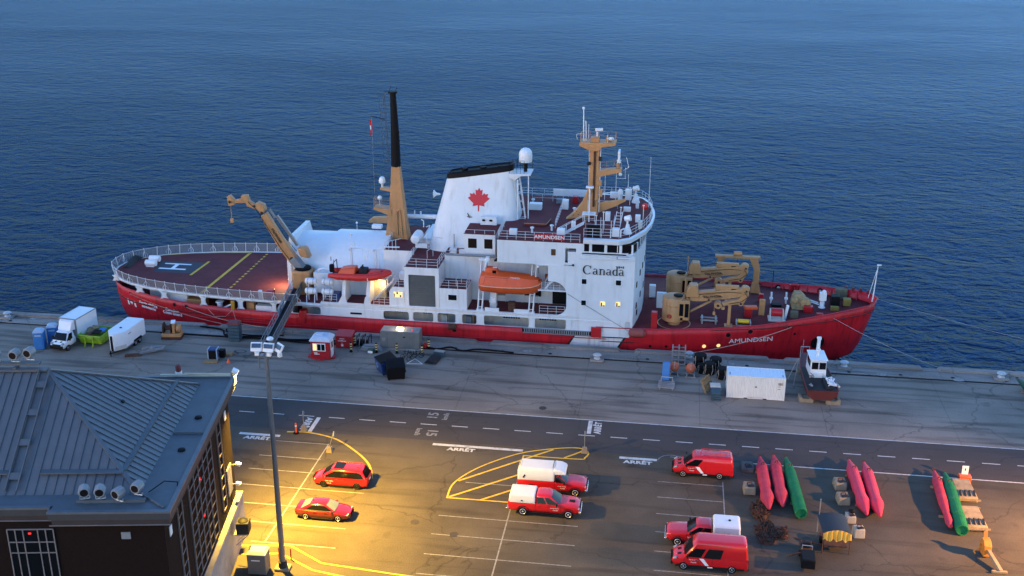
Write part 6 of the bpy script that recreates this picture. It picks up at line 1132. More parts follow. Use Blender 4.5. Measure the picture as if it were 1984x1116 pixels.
# --- panel vans
def van(label,loc,L,H,windows,rack):
    v=thing('panel_van',label,'van',loc,PI); W=2.05; h=L/2; wx=(-h+1.25,h-.98)
    body(v,[(-h,.35,1.2,.98),(-h+.05,.3,1.28,1.02),(-1,.28,1.28,1.025),(.5,.28,1.28,1.025),(h-1.35,.28,1.26,1.02),(h-.95,.3,1.18,1.0),(h-.45,.32,1.02,.95),(h-.12,.36,.85,.86),(h,.45,.62,.7)],[(x,.42) for x in wx],CARRED)
    g=GH(h-.95,h-1.95,-h+.16,-h+.01,1.2,H,1.0,.84,v,CARRED,crown=.06)
    g.front(.1,.72 if H>2.3 else .85,.9); tt=.62 if H>2.3 else .78
    fx0=.74 if L>5.8 else .72
    g.side([(fx0,.04),(fx0+.005,tt),(.93,tt),(.985,.05)])
    if windows: g.side([(.43,.02),(.43,tt+.02),(.7,tt+.02),(.7,.02)],'side_window',BLACK)
    for s in (-1,1):
        b=B(); b.poly([(x,s*(W/2+.006),z) for x,z in ((-h+.3,.32),(h-.3,.32),(h-.35,.5),(-h+.3,.5))]); b.make('side_moulding',TRIM,v)
        xo=.3 if windows else .15
        b=B(); b.poly([(x,s*(W/2+.008),z) for x,z in ((xo-.25,.55),(xo+.02,.55),(xo+.55,1.18),(xo+.2,1.18))]); b.make('white_stripe',SIGNW,v); b=B(); b.poly([(x,s*(W/2+.009),z) for x,z in ((xo-.55,.36),(xo-.15,.36),(xo-.15,.46),(xo-.55,.46))]); b.make('white_plate',SIGNW,v)
    decal(v,'Garde côtière',h-1.75,1.02,W,.13); decal(v,'Canada',h-1.75,.78,W,.15)
    wheels(v,wx,W,.36,mat('van_alloy',(.5,.5,.5),.35,metal=.4)); mirrors(v,h-1.25,W,1.35,TRIM,(.12,.24,.32)); seams(v,W,(h-1.0,h-2.15,-.2),.5,1.2); handles(v,W,(h-2.0,),1.0,TRIM)
    for s in (-1,1): b=B(); b.box((h-.3,s*.8,.96),(.34,.2,.13),ry=.5,rz=-s*.35); b.make('headlight',HEADL,v,.03); b=B(); b.box((-h+.0,s*.95,1.05),(.06,.1,.5)); b.make('tail_light',TAILL,v)
    b=B(); b.box((h-.05,0,.5),(.2,1.7,.32)); b.make('front_bumper',TRIM,v,.06); b=B(); b.box((h-.12,0,.8),(.1,1.1,.18),ry=-.3); b.make('grille',TRIM,v,.03); b=B(); b.box((-h-.02,0,.42),(.14,1.9,.2)); b.make('rear_bumper',TRIM,v,.05)
    for s in (-1,1): b=B(); b.box((h-.62,s*.35,1.13),(.3,.2,.03),ry=.25); b.make('hood_vent',TRIM,v)
    if rack:
        b=B()
        for y in (-.72,.72): b.tube((-h+.35,y,H+.14),(h-2.6,y,H+.14),.03,5)
        for k in range(4): x=lerp(-h+.35,h-2.6,k/3); b.tube((x,-.78,H+.14),(x,.78,H+.14),.03,5); 
        b.path([(h-2.6,-.72,H+.1),(h-2.5,0,H+.2),(h-2.6,.72,H+.1)],.03,5); b.tube((-h+.6,.3,H+.2),(h-2.8,.25,H+.2),.05,6); b.make('roof_rack',CARRED,v)
    return v
van('red panel van with roof rack and white side stripe beside the road','' and 0 or (4.3,94.76,0),5.55,2.05,False,True)
van('red high roof van with dark side window at the bottom of the lot',(4.65,79.87,0),6.05,2.5,True,False)
# --- white box truck
v=thing('box_truck','white box truck with high cargo box parked beside blue portable toilets','truck',(-68.95,115.0,0),-PI/2-.14)
W=2.0; 
body(v,[(.75,.45,1.25,.98),(1.4,.42,1.25,1.0),(2.2,.42,1.22,.99),(2.6,.42,1.1,.95),(2.95,.42,.92,.86),(3.1,.48,.7,.72)],[(2.25,.43)],WHITE2)
g=GH(2.45,1.75,.8,.75,1.15,2.05,.97,.8,v,WHITE2); g.front(.1,.9,.92); g.side([(.35,.06),(.35,.8),(.85,.82),(.985,.06)])
b=B(); b.bx(-3.3,.6,-1.15,1.15,.95,3.25); bo=b.make('cargo_box',WHITE2,v,.03)
b=B(); b.loft([[(.6,-1.0,2.0),(.6,1.0,2.0),(.6,1.0,3.2),(.6,-1.0,3.2)],[(1.4,-.85,2.05),(1.4,.85,2.05),(.95,.85,3.05),(.95,-.85,3.05)]]); b.make('wind_deflector',WHITE2,v,.08)
b=B(); b.bx(-3.32,.62,-1.17,-1.12,3.18,3.28); b.bx(-3.32,.62,1.12,1.17,3.18,3.28); b.bx(.56,.63,-1.17,1.17,.93,3.28) ; b.make('box_edge_trim',GREY,v)
b=B(); b.bx(-3.2,.8,-.5,.5,.55,.93); b.make('chassis',BLACK,v)
for x in (2.25,-1.9):
    for s in (-1,1):
        w=part('wheel',v); w.location=(x,s*.88,.37); b=B(); b.lathe([(.24,-.13),(.35,-.13),(.37,-.09),(.37,.09),(.35,.13),(.24,.13)],(0,0,0),18,'y'); b.make('tyre',RUBBER,w); b=B(); rim(b,.37,.24,s*.12,s); b.make('rim',STEEL,w)
mirrors(v,2.0,2.1,1.35,TRIM,(.12,.24,.32)); b=B(); b.box((3.08,0,.62),(.2,1.7,.4)); b.make('front_bumper',BLACK,v,.06); b=B(); b.box((3.02,0,.85),(.12,1.1,.2),ry=-.2); b.make('grille',BLACK,v,.03)
for s in (-1,1): b=B(); b.box((2.85,s*.72,.98),(.3,.3,.16),ry=.5,rz=-s*.35); b.make('headlight',HEADL,v,.04); b=B(); b.box((2.55,s*.35,1.13),(.3,.2,.03),ry=.3); b.make('hood_vent',TRIM,v)
# --- enclosed trailer
v=thing('cargo_trailer','white enclosed cargo trailer with pointed nose parked right of the green skip','trailer',(-62.35,114.9,0),-PI/2-.08)
pl=[(-2.7,-1.1),(1.5,-1.1),(2.75,-.25),(2.75,.25),(1.5,1.1),(-2.7,1.1)]
b=B(); b.loft([[(x,y,.5) for x,y in pl],[(x,y,2.45) for x,y in pl],[(x*.99,y*.93,2.55) for x,y in pl]]); b.make('box_shell',WHITE2,v,.04)
for x in (-1.3,-.4):
    for s in (-1,1):
        w=part('wheel',v); w.location=(x,s*1.02,.33); b=B(); b.lathe([(.2,-.1),(.31,-.1),(.33,-.06),(.33,.06),(.31,.1),(.2,.1)],(0,0,0),16,'y'); b.make('tyre',RUBBER,w); b=B(); b.lathe([(.2,0),(.18,s*.03),(.05,s*.05),(.01,s*.05)],(0,s*.08,0),14,'y'); b.make('rim',STEEL,w)
for s in (-1,1): b=B(); b.prism([(-1.9,.48),(-1.65,.85),(-.1,.85),(.2,.48)],'y',s*1.1-.02,s*1.1+.02); b.make('wheel_fender',BLACK,v); b=B(); b.bx(.4,1.0,s*1.115-.005,s*1.115+.005,2.0,2.06); b.make('side_lettering_strip',DARK,v)
b=B(); b.bx(2.72,2.8,-.14,.14,.5,2.35); b.make('nose_corner_trim',BLACK,v); b=B(); b.tube((1.5,-.9,.42),(3.4,0,.42),.06); b.tube((1.5,.9,.42),(3.4,0,.42),.06); b.tube((3.2,0,0.02),(3.2,0,.7),.06); b.make('drawbar',BLACK,v)
b=B(); b.lathe([(.14,0),(.14,.06),(.1,.08)],(.6,0,2.55),12); b.make('roof_vent',BLACK,v); b=B(); b.bx(-2.7,1.5,-1.12,-1.09,.48,.62); b.bx(-2.7,1.5,1.09,1.12,.48,.62); b.make('skirt_rail',GREY,v)
for s in (-1,1):
    b=B(); q0,q1=Vector((1.55,s*1.09,.5)),Vector((2.7,s*.31,.5)); nn=Vector((.62,s*.78,0))*.015; b.quad(q0+nn,q1+nn,q1+nn+Vector((0,0,.5)),q0+nn+Vector((0,0,.5))); b.make('stone_guard',CREAM,v)
# ================================================================== THINGS ON THE QUAY
def toilet(loc,rz,label,first=None):
    if first: return copy_tree(first,loc=loc,rz=rz,label=label)
    t=thing('portable_toilet',label,'portable toilet',loc,rz,'blue portable toilets by the box truck')
    b=B(); b.loft([[(-.58,-.58,.0),(.58,-.58,0),(.58,.58,0),(-.58,.58,0)],[(-.56,-.56,2.05),(.56,-.56,2.05),(.56,.56,2.05),(-.56,.56,2.05)]]); b.make('cabin',BLUEP,t,.06)
    b=B(); b.bx(-.4,.4,-.6,-.57,.15,1.95); b.make('door',BLUEP,t,.02); b=B(); b.bx(-.35,.35,-.615,-.6,1.65,1.85); b.make('door_vent',LTBLUE,t)
    b=B(); b.loft([[(-.6,-.6,2.05),(.6,-.6,2.05),(.6,.6,2.05),(-.6,.6,2.05)],[(-.55,-.55,2.2),(.55,-.55,2.2),(.55,.55,2.2),(-.55,.55,2.2)],[(-.3,-.5,2.38),(.3,-.5,2.38),(.3,.5,2.38),(-.3,.5,2.38)]]); b.make('roof',LTBLUE,t,.05); return t
t0=toilet((-71.9,112.9,0),.25,'blue portable toilet, the nearer of two, left of the box truck')
toilet((-71.2,114.6,0),.35,'blue portable toilet, the farther of two, tucked beside the box truck',t0)
t=thing('skip_bin','lime green open skip filled with scrap boards','skip bin',(-66.3,115.6,0),-.06)
b=B(); o4=[[(-1.35,-1.15,.25),(1.3,-1.15,.25),(1.3,1.35,.25),(-1.35,1.35,.25)],[(-1.5,-1.55,1.35),(1.5,-1.55,1.35),(1.5,1.5,1.35),(-1.5,1.5,1.35)]]
for q in range(4): a,c=q,(q+1)%4; b.quad(o4[0][a],o4[0][c],o4[1][c],o4[1][a])
b.poly(o4[0]); ob=b.make('bin_shell',LIME,t); ob.modifiers.new('s','SOLIDIFY').thickness=.05
b=B(); b.path([o4[1][0],o4[1][1],o4[1][2],o4[1][3],o4[1][0]],.07,5); b.make('rim',LIME,t)
for x in (-.5,.5): b=B(); b.path([(x,-1.55,1.2),(x,-1.6,.6),(x,-1.75,.12),(x,-1.9,.1)],.08,6); b.make('hook_leg',LIME,t); 
for x in (-1.1,0,1.1): b=B(); b.prism([(-1.5,1.3),(-1.2,.3),(-1.1,.3),(-1.45,1.3)],'x',x-.04,x+.04); b.make('rib',LIME,t)
for i,(x,y,w,l,rz,m) in enumerate(((-.6,.1,.9,2.0,.5,WOOD),(-.1,-.4,.7,1.6,-.2,RUST),(.6,.4,.8,1.1,.2,BLUEP),(-.5,.8,.8,1.2,.9,WOOD),(.5,-.6,.9,.9,.1,BLACK))): b=B(); b.box((x,y,1.3+.06*i),(w,l,.08),rz=rz,rx=.12*(-1)**i); b.make('scrap_board',m,t)
t=thing('deck_winch','tan and rusty deck winch standing on the quay below the stern','winch',(-58.0,118.2,0),.15)
b=B(); b.bx(-1.2,1.2,-.8,.8,0,.3); b.make('skid',RUST,t,.05); b=B(); b.bx(-1.15,1.15,-.75,.75,.3,.7); b.make('bed',BUFF,t,.05); b=B(); b.lathe([(.7,-.5),(.7,-.42),(.3,-.4),(.3,.4),(.7,.42),(.7,.5)],(-.5,0,1.25),14,'x'); b.make('drum',RUST,t); b=B(); b.prism([(-.6,.7),(-.5,1.9),(.5,1.9),(.6,.7)],'x',.15,.45); b.lathe([(.2,0),(.5,.05),(.5,.5),(.3,.6)],(.5,0,1.2),12,'x'); b.make('gearbox',BUFF,t,.06); b=B(); b.box((.2,0,2.0),(.5,.9,.15),rz=.2); b.make('cover',WHITE2,t)
t=thing('scrap_frame','folded grey aluminium framework lying on the quay right of the trailer','metal frame',(-58.4,113.6,0),.2)
for i in range(9): b=B(); a=-.9+i*.22; b.beam((-1.3,a,.25+.06*(i%3)),(1.3,a*.55+.25,.5+.08*(i%2)),.07,.07); b.make('bar',STEEL if i%2 else GREY,t)
b=B(); b.sph((0,0,.55),.28,8,6); b.box((0,-.1,.35),(.7,.5,.3)); b.make('joint',GREY,t)
b=B(); b.box((-.0,0,.1),(1.8,.55,.2)); b.make('dark_skid',RUST,None); o=bpy.data.objects[-1] if False else None
for ob in [q for q in bpy.data.objects if q.name.startswith('dark_skid')]:
    ob.location=(-60.2,112.3,0); ob.rotation_euler=(0,0,.3); tag(ob,'low dark steel skid lying beside the metal framework','skid'); ob.name='steel_skid'
t=thing('crate_stack','tall stack of dark crates with a maroon top near the gangway','crates',(-50.3,118.55,0),.05)
for k in range(5): b=B(); b.bx(-.68,.68,-.55,.55,.03+k*.42,.40+k*.42); b.make('crate',TEAL,t,.03); 
b=B(); b.loft([[(-.75,-.62,2.15),(.75,-.62,2.15),(.75,.62,2.15),(-.75,.62,2.15)],[(-.6,-.5,2.4),(.6,-.5,2.4),(.6,.5,2.4),(-.6,.5,2.4)]]); b.make('lid',MAROON,t,.04)
t=thing('pump_pallet','blue and black pump set on wooden pallets in the middle of the quay','pump',(-50.3,113.0,0),.1)
b=B(); b.box((-.5,-1.0,.12),(1.5,.7,.22)); b.make('pallet',WOOD,t); b=B(); b.box((.7,1.2,.15),(1.4,1.0,.25)); b.make('pallet',WOOD,t)
b=B(); b.box((-.4,-.1,.75),(1.1,.9,1.2)); b.make('pump_body',NAVY,t,.06); b=B(); b.bx(-.9,.1,-.58,-.5,.2,1.2); b.make('panel',BLACK,t); b=B(); b.box((.4,.5,.5),(.7,.7,.9)); b.make('motor',BLACK,t,.05); b=B(); b.bx(-.95,-.85,-.6,.4,.1,1.4); b.bx(.05,.15,-.6,.4,.1,1.4); b.make('frame',LTBLUE,t)
b=B(); b.lathe([(.25,0),(.2,.05),(.05,.5),(.01,.52)],(.75,-.5,0),10); o=b.make('traffic_cone',ORANGE,None); o.location=(-49.4,112.6,0); tag(o,'small orange cone beside the blue pump set','cone')
for i,(x,y) in enumerate(((-49.2,114.7),(-48.5,115.4))):
    b=B(); n=28
    for k in range(n):
        a0,a1=2*PI*k/n,2*PI*(k+1)/n; b.quad(*[(x+r*1.0*math.cos(a),y+r*.55*math.sin(a),.012) for r,a in ((.58,a0),(.75,a0),(.75,a1),(.58,a1))])
    o=b.make('ring_marking',LETBLK,mk)
# security kiosk
t=thing('guard_kiosk','small red guard kiosk with white roof and lit window on the quay','kiosk',(-38.6,115.5,0),.03)
b=B(); b.bx(-1.1,1.1,-.95,.95,.12,2.2); b.make('wall',mat('kiosk_red',(.38,.012,.02),.4),t,.05); b=B(); b.bx(-1.15,1.15,-1.0,1.0,0,.14); b.bx(-.5,.4,-1.25,-.95,0,.12); b.bx(-1.6,-1.15,-.6,.1,0,.2); b.bx(1.15,1.55,-.6,.1,0,.2); b.make('base_frame',RED,t,.03)
b=B(); b.bx(-.88,.62,-1.0,-.955,1.05,2.0); b.make('window_frame',SIGNW,t)
for x0,x1,m in ((-.8,-.42,LITWIN),(-.33,.06,GLASS),(.15,.54,GLASS)): b=B(); b.bx(x0,x1,-1.02,-1.002,1.15,1.9); b.make('window_pane',m,t)
b=B(); b.bx(1.1,1.15,-.6,.5,.15,2.1); b.make('door',SIGNW,t); b=B(); b.bx(1.152,1.16,-.35,.2,1.2,1.95); b.make('door_pane',GLASS,t)
b=B(); b.loft([[(-1.25,-1.1,2.2),(1.25,-1.1,2.2),(1.25,1.1,2.2),(-1.25,1.1,2.2)],[(-1.2,-1.05,2.4),(1.2,-1.05,2.4),(1.2,1.05,2.4),(-1.2,1.05,2.4)],[(-.75,-.7,2.72),(.75,-.7,2.72),(.75,.7,2.72),(-.75,.7,2.72)]]); b.box((-.2,-.1,2.8),(.8,.6,.2)); b.make('roof',mat('kiosk_roof_sky_tint',(.5,.6,.72),.45),t,.05)  # white roof tinted blue, sky light put into the colour
b=B(); b.bx(-.75,-.1,-.96,-.955,.62,.72); b.bx(-.75,-.35,-.96,-.955,.8,.86); b.make('sign_strip',SIGNW,t)
t=thing('red_storage_box','red steel storage box with white stencilled lettering beside the kiosk','storage box',(-36.9,118.85,0),.05)
b=B(); b.bx(-.98,.98,-.8,.8,.05,1.5); b.make('box_body',mat('box_red',(.36,.012,.018),.5),t,.03); b=B(); b.prism([(-.85,1.5),(-.85,1.56),(.85,1.72),(.85,1.5)],'x',-1.0,1.0); b.make('lid',mat('lid_red',(.42,.05,.06),.5),t,.02)
for z,w in ((1.2,.6),(1.0,.12),(.93,.95),(.65,.12)): b=B(); b.bx(-.2-w/2,-.2+w/2,-.806,-.801,z-.03,z+.03); b.make('stencil',SIGNW,t)
b=B(); b.bx(-.32,-.06,-.806,-.801,.25,.5); b.make('stencil',SIGNW,t)
t=thing('equipment_pile','cluster of dark metal stands and hoses beside the red storage box','equipment',(-34.9,119.2,0))
for k in range(5): b=B(); x=-.7+k*.35; b.path([(x,-.4,0),(x+.1,-.2,1.2),(x+.3,.3,1.4),(x+.2,.5,.2)],.05,5); b.make('stand',STEEL if k%2 else DARK,t)
b=B(); b.box((0,0,.4),(1.3,.6,.6)); b.make('crate',BLACK,t,.05)
b=B(); b.prism([(-1.3,0),(-1.0,.5),(1.0,.5),(1.4,0)],'y',-.5,.5); b.box((0,-.1,.6),(1.5,.5,.12)); o=b.make('cable_ramp',GREY,None,.05); o.location=(-33.6,118.2,0); tag(o,'grey cable ramp frame lying left of the generator','ramp')
# generator with work lamp
t=thing('generator','long grey generator cabinet with a glowing lamp on its roof','generator',(-30.25,119.35,0),.01)
b=B(); b.bx(-2.3,2.3,-.85,.85,.2,2.3); b.make('cabinet',mat('generator_grey',(.16,.165,.155),.5,dirt=.2),t,.04); b=B(); b.bx(-2.2,2.3,-.9,.9,0,.2); b.make('skid',STEEL,t)
for x in (-1.5,1.2): b=B(); b.bx(x-.006,x+.006,-.86,-.85,.25,2.25); b.make('panel_seam',BLACK,t)
b=B(); b.bx(-2.1,-1.7,-.87,-.855,1.1,1.5); b.make('control_panel',GREY,t); b=B(); b.bx(.4,.65,-.87,-.855,1.6,1.75); b.make('vent',BLACK,t); b=B(); b.bx(-2.25,2.25,-.8,.8,2.3,2.33); b.make('roof_sheet',GREY,t)
b=B(); b.box((-.1,-.1,2.42),(.8,.35,.18)); b.make('work_lamp',BULB,t); b=B(); b.tube((1.35,-.3,2.33),(1.35,-.3,2.5),.07,8); b.make('warning_light',REDGLOW,t)
ll=bpy.data.lights.new('work_lamp_light','POINT'); ll.energy=16; ll.color=(1,.75,.4); ll.shadow_soft_size=.2; lo=bpy.data.objects.new('work_lamp_light',ll); COL.objects.link(lo); lo.parent=t; lo.location=(-.1,-.1,2.75)
b=B(); b.lathe([(.3,0),(.3,.35),(.1,.6)],(0,0,0),10); o=b.make('red_drum',RIBRED,None); o.location=(-27.5,119.7,0.05); tag(o,'small red hose drum at the right end of the generator','drum')
b=B(); b.bx(-.35,.35,-.3,.3,0,.5); o=b.make('green_case',mat('dark_green',(.01,.08,.06),.5),None,.04); o.location=(-33.4,117.2,0); tag(o,'small dark green case standing left of the generator','case')
b=B(); b.bx(-.28,.28,-.31,-.301,.1,.4); q=b.make('cross_mark',SIGNW,o)
REFL=mat('reflective_yellow',(.8,.6,.25),.4)
def post(loc,label,first=None):
    if first: return copy_tree(first,loc=loc,label=label)
    t=thing('marker_post',label,'bollard post',loc,0,'black and yellow marker posts')
    b=B(); b.lathe([(.2,0),(.2,.05),(.13,.08),(.13,1.15),(.1,1.2),(.01,1.22)],(0,0,0),12); b.make('post',BLACK,t)
    for z in (.35,.65,.95): b=B(); b.lathe([(.132,0),(.14,.01),(.14,.14),(.132,.15)],(0,0,z),12); b.make('band',REFL,t)
    return t
p0=post((-35.75,117.2,0),'banded marker post in front of the red storage box')
for loc,lab in (((-35.85,119.0,0),'banded marker post among the hose frames'),((-32.8,117.45,0),'banded marker post at the left end of the generator'),((-30.4,117.6,0),'banded marker post in front of the middle of the generator'),((-27.4,117.5,0),'banded marker post at the right end of the generator, nearer one'),((-27.0,119.4,0),'banded marker post behind the right end of the generator')): post(loc,lab,p0)
def dumpster(name,label,loc,rz,m,lid):
    t=thing(name,label,'dumpster',loc,rz); b=B(); b.loft([[(-.95,-.75,.12),(.95,-.75,.12),(.95,.75,.12),(-.95,.75,.12)],[(-1.0,-.95,1.55),(1.0,-.95,1.55),(1.0,.95,1.85),(-1.0,.95,1.85)]]); b.make('bin_body',m,t,.05)
    b=B(); b.loft([[(-1.05,-1.0,1.57),(1.05,-1.0,1.57),(1.05,1.0,1.87),(-1.05,1.0,1.87)],[(-1.0,-.9,1.66),(1.0,-.9,1.66),(1.0,.95,1.98),(-1.0,.95,1.98)]]); b.make('lid',lid,t,.03)
    for s in (-1,1): b=B(); b.beam((s*1.02,-.8,1.0),(s*1.02,.8,1.0),.1,.2); b.make('fork_pocket',m,t)
    for x in (-.8,.8):
        for y in (-.6,.6): b=B(); b.tube((x,y-.05,.1),(x,y+.05,.1),.1,10); b.make('caster',RUBBER,t)
    return t
d=dumpster('recycling_dumpster','dark blue recycling dumpster with white emblem on its side',(-30.4,112.4,0),-.95,NAVY,BLACK)
text('emblem','♻' if False else 'R',.5,(0,-.9,.95),(1,0,0),(0,-.15,1),SIGNW,d,.01) if False else None
b=B(); n=20
for k in range(n):
    if k%7==6: continue
    a0,a1=2*PI*k/n,2*PI*(k+1)/n; b.quad(*[(-.2+r*math.cos(a),-.93+.0*r,.95+r*math.sin(a)) for r,a in ((.2,a0),(.3,a0),(.3,a1),(.2,a1))])
b.make('emblem',LTBLUE,d)
dumpster('black_dumpster','black plastic dumpster with sloping lid, nearest of the pair on the quay',(-28.95,111.1,0),.35,BLACK,BLACK)
# bicycles in a rack
t=thing('bicycle_rack','white triangular bicycle rack frame beside the dumpsters','bicycle rack',(-28.5,115.8,0),.1)
b=B(); b.path([(-.2,-1.0,.05),(1.6,-1.0,.05),(.6,.4,.05),(-.2,-1.0,.05)],.04,5); b.make('frame',RAILM,t)
def bike(loc,rz,label,first=None):
    if first: return copy_tree(first,loc=loc,rz=rz,label=label)
    t=thing('bicycle',label,'bicycle',loc,rz,'bicycles leaning by the dumpsters')
    for x in (-.52,.52):
        b=B(); P=[(x+.33*math.cos(2*PI*k/18),0,.34+.33*math.sin(2*PI*k/18)) for k in range(19)]; b.path(P,.03,5); w=b.make('wheel',RUBBER,t)
        b=B()
        for k in range(6): b.tube((x,0,.34),(x+.32*math.cos(PI*k/3),0,.34+.32*math.sin(PI*k/3)),.008,3)
        b.make('spokes',STEEL,w)
    b=B(); b.path([(-.52,0,.34),(-.15,0,.85),(.38,0,.85),(.0,0,.3),(-.52,0,.34)],.03,5); b.path([(-.15,0,.85),(0,0,.3)],.03,5); b.path([(.52,0,.34),(.38,0,.85),(.36,0,1.0)],.03,5); b.make('frame',DARK,t)
    b=B(); b.tube((.33,-.28,1.02),(.33,.28,1.02),.025,5); b.make('handlebar',STEEL,t); b=B(); b.box((-.2,0,.95),(.26,.14,.06)); b.make('saddle',BLACK,t,.02); return t
bk=bike((-29.0,116.3,0),.9,'leftmost bicycle of the cluster beside the dumpsters')
bike((-28.3,116.1,0),1.1,'middle bicycle of the cluster beside the dumpsters',bk); bike((-27.7,116.5,0),.7,'rightmost bicycle of the cluster beside the dumpsters',bk)
t=thing('covered_cart','low grey tarpaulin covered cart lying right of the bicycles','cart',(-25.8,115.9,0),-.2)
b=B(); b.loft([[(-.7,-.9,.1),(-.3,-.8,.5),(.3,-.9,.4),(.7,-.8,.1)],[(-.7,0,.1),(-.2,.1,.75),(.4,.1,.6),(.7,0,.1)],[(-.6,1.1,.1),(-.3,1.0,.5),(.4,1.0,.5),(.6,1.1,.1)]]); b.make('tarpaulin',DARK,t); b=B(); b.box((.1,1.7,.3),(1.3,.6,.6)); b.make('cart_end',TEAL,t,.04); b=B(); b.bx(-.5,.75,1.4,2.0,.62,.66); b.make('slat_top',STEEL,t)
# mooring bollards
def bollard(loc,label,first=None):
    if first: return copy_tree(first,loc=loc,label=label)
    t=thing('mooring_bollard',label,'bollard',loc,0,'white capped mooring bollards along the quay edge')
    b=B(); b.bx(-.8,.8,-.6,.6,0,.25); b.make('plinth',COPEM,t,.06); b=B(); b.lathe([(.4,.25),(.3,.35),(.27,.5),(.45,.6),(.5,.7),(.38,.8),(.01,.84)],(0,0,0),16); b.make('cap',mat('bollard_white',(.5,.51,.52),.6,var=.15,dirt=.4,dirtcol=(.2,.17,.14)),t); return t
b0=bollard((-80.9,121.0,0),'white capped bollard at the far left end of the quay')
bollard((-46.2,121.0,0),'white capped bollard beside the foot of the gangway',b0); bollard((3.1,121.2,0),'white capped bollard right of the stacked steel frames',b0); bollard((20.4,121.2,0),'white capped bollard right of the workboat under the bow',b0); bollard((37.2,120.7,0),'white capped bollard near the right edge with ropes on it',b0); bollard((-7.3,119.0,0.02),'low white capped bollard at the middle of the quay below the white stripe',b0)
for i,(x,y) in enumerate(((-77.5,121.3),(-53.2,120.3),(-15.5,120.4),(7.7,120.3),(24.3,119.9),(32.5,119.7))):
    b=B(); b.sph((x,y,.02),.5,10,4,(1.3,.8,.12),0,PI/2); o=b.make('faded_paint_patch',ROAD_F,mk)
for i in range(22):
    x=-80+i*5.6; b=B(); b.lathe([(.2,.045),(.22,.06),(.05,.05)],(x,120.05+.1*math.sin(i),0),10); b.make('rail_socket',BLACK,quay)
# hoses along the rail slot
def hose(pts,r,label):
    b=B(); P=arc(pts,60); b.path([(x,y,.07+r) for x,y in P],r,5); o=b.make('hose',RUBBER); tag(o,label,'hose','black hoses lying along the quay'); return o
hose([(-56,121.6),(-53,121.0),(-51.5,119.2),(-47,119.6),(-44,119.2),(-40,119.7),(-36,119.4)],.11,'black hose looping from the stern past the tan winch')
hose([(-60,119.1),(-52,118.9),(-46,119.0),(-42,118.6),(-37.5,118.7)],.09,'black hose lying straight along the quay behind the crate stack')
hose([(-28,119.8),(-26,119.2),(-24.5,119.9),(-23,119.1),(-21,119.8),(-17,119.4)],.1,'black hose snaking right of the generator')
hose([(-52.5,121.4),(-52,120.5),(-49,119.9),(-45,120.4)],.08,'short black hose near the gangway foot')
# steel frames, buoys, drums
t=thing('steel_frame_stack','stack of grey steel frames standing at the quay edge','frames',(1.9,119.5,0),0)
for k in range(4):
    b=B(); z=.1+k*.55
    for y in (-.5,.5): b.bx(-.8,.8,y-.06,y+.06,z,z+.12)
    for x in (-.7,0,.7): b.bx(x-.06,x+.06,-.55,.55,z+.12,z+.5 if k<3 else z+.4)
    b.make('frame',STEEL if k>2 else GREY,t)
def float_(loc,label,first=None):
    if first: return copy_tree(first,loc=loc,label=label)
    t=thing('float_buoy',label,'buoy',loc,0,'round orange floats on stands')
    b=B(); b.sph((0,0,1.0),.55,14,10,(1,1,1.05)); b.make('float',mat('float_orange',(.55,.12,.05),.6,dirt=.25),t); b=B(); b.path([(0,-.56,1.0),(0,-.3,1.55),(0,.3,1.55),(0,.56,1.0)],.04,5); b.make('strap',ROPE,t); b=B(); b.bx(-.6,.6,-.5,-.4,0,.12); b.bx(-.6,.6,.4,.5,0,.12); b.bx(-.45,-.35,-.5,.5,.12,.5); b.bx(.35,.45,-.5,.5,.12,.5); b.make('stand',STEEL,t); return t
f0=float_((1.45,116.4,0),'round orange float behind the blue rack'); float_((3.25,116.3,0),'round orange float beside the black drums',f0)
t=thing('blue_rack','blue and steel equipment rack lying left of the orange floats','rack',(.7,113.9,0),-.05)
b=B(); b.box((-.2,1.2,1.0),(.8,.9,2.0),rx=-.3); b.make('blue_case',BLUEP,t,.05)
for k in range(5): b=B(); b.bx(-.9,.9,-1.5+k*.4,-1.38+k*.4,.15,.27); b.make('slat',STEEL,t)
b=B(); b.bx(-.75,-.63,-1.6,1.0,0,.15); b.bx(.63,.75,-1.6,1.0,0,.15); b.path([(-.6,-.2,.2),(-.6,-.2,.9),(.6,-.2,.9),(.6,-.2,.2)],.06,5); b.make('frame',STEEL,t)
def drum(loc,label,s=1.0,first=None):
    if first: c=copy_tree(first,loc=loc,label=label); c.scale=(s,s,s); return c
    t=thing('cable_drum',label,'drum',loc,0,'black drums stacked left of the container'); t.scale=(s,s,s)
    b=B(); b.lathe([(.3,0),(.6,.05),(.62,.5),(.45,.6),(.45,.9),(.62,1.0),(.6,1.35),(.3,1.4)],(0,0,0),14); b.make('drum_body',BLACK,t); b=B()
    for k in range(5): a=2*PI*k/5; b.path([(.64*math.cos(a),.64*math.sin(a),.1),(.66*math.cos(a+.2),.66*math.sin(a+.2),.7),(.64*math.cos(a+.1),.64*math.sin(a+.1),1.3)],.035,4)
    b.make('rope_wrap',ROPE,t); return t
d0=drum((4.3,119.0,0),'black rope wrapped drum nearest the steel frames',1.15)
for loc,lab,s in (((5.35,117.3,0),'black drum at the front of the cluster left of the container',1.0),((6.0,118.4,0),'black drum at the back of the cluster left of the container',1.1),((6.7,116.2,0),'black drum touching the left end of the white container',.95),((4.5,117.4,0),'low black drum between the orange float and the drum cluster',.8)): drum(loc,lab,s,d0)
t=thing('wooden_pallet','wooden pallet leaning on edge left of the white container','pallet',(5.0,112.9,0),1.1)
for k in range(7): b=B(); b.beam((-.9+k*.3,-.35,.05),(-.9+k*.3,.35,1.5),.16,.04,(1,0,0)); b.make('board',WOOD,t)
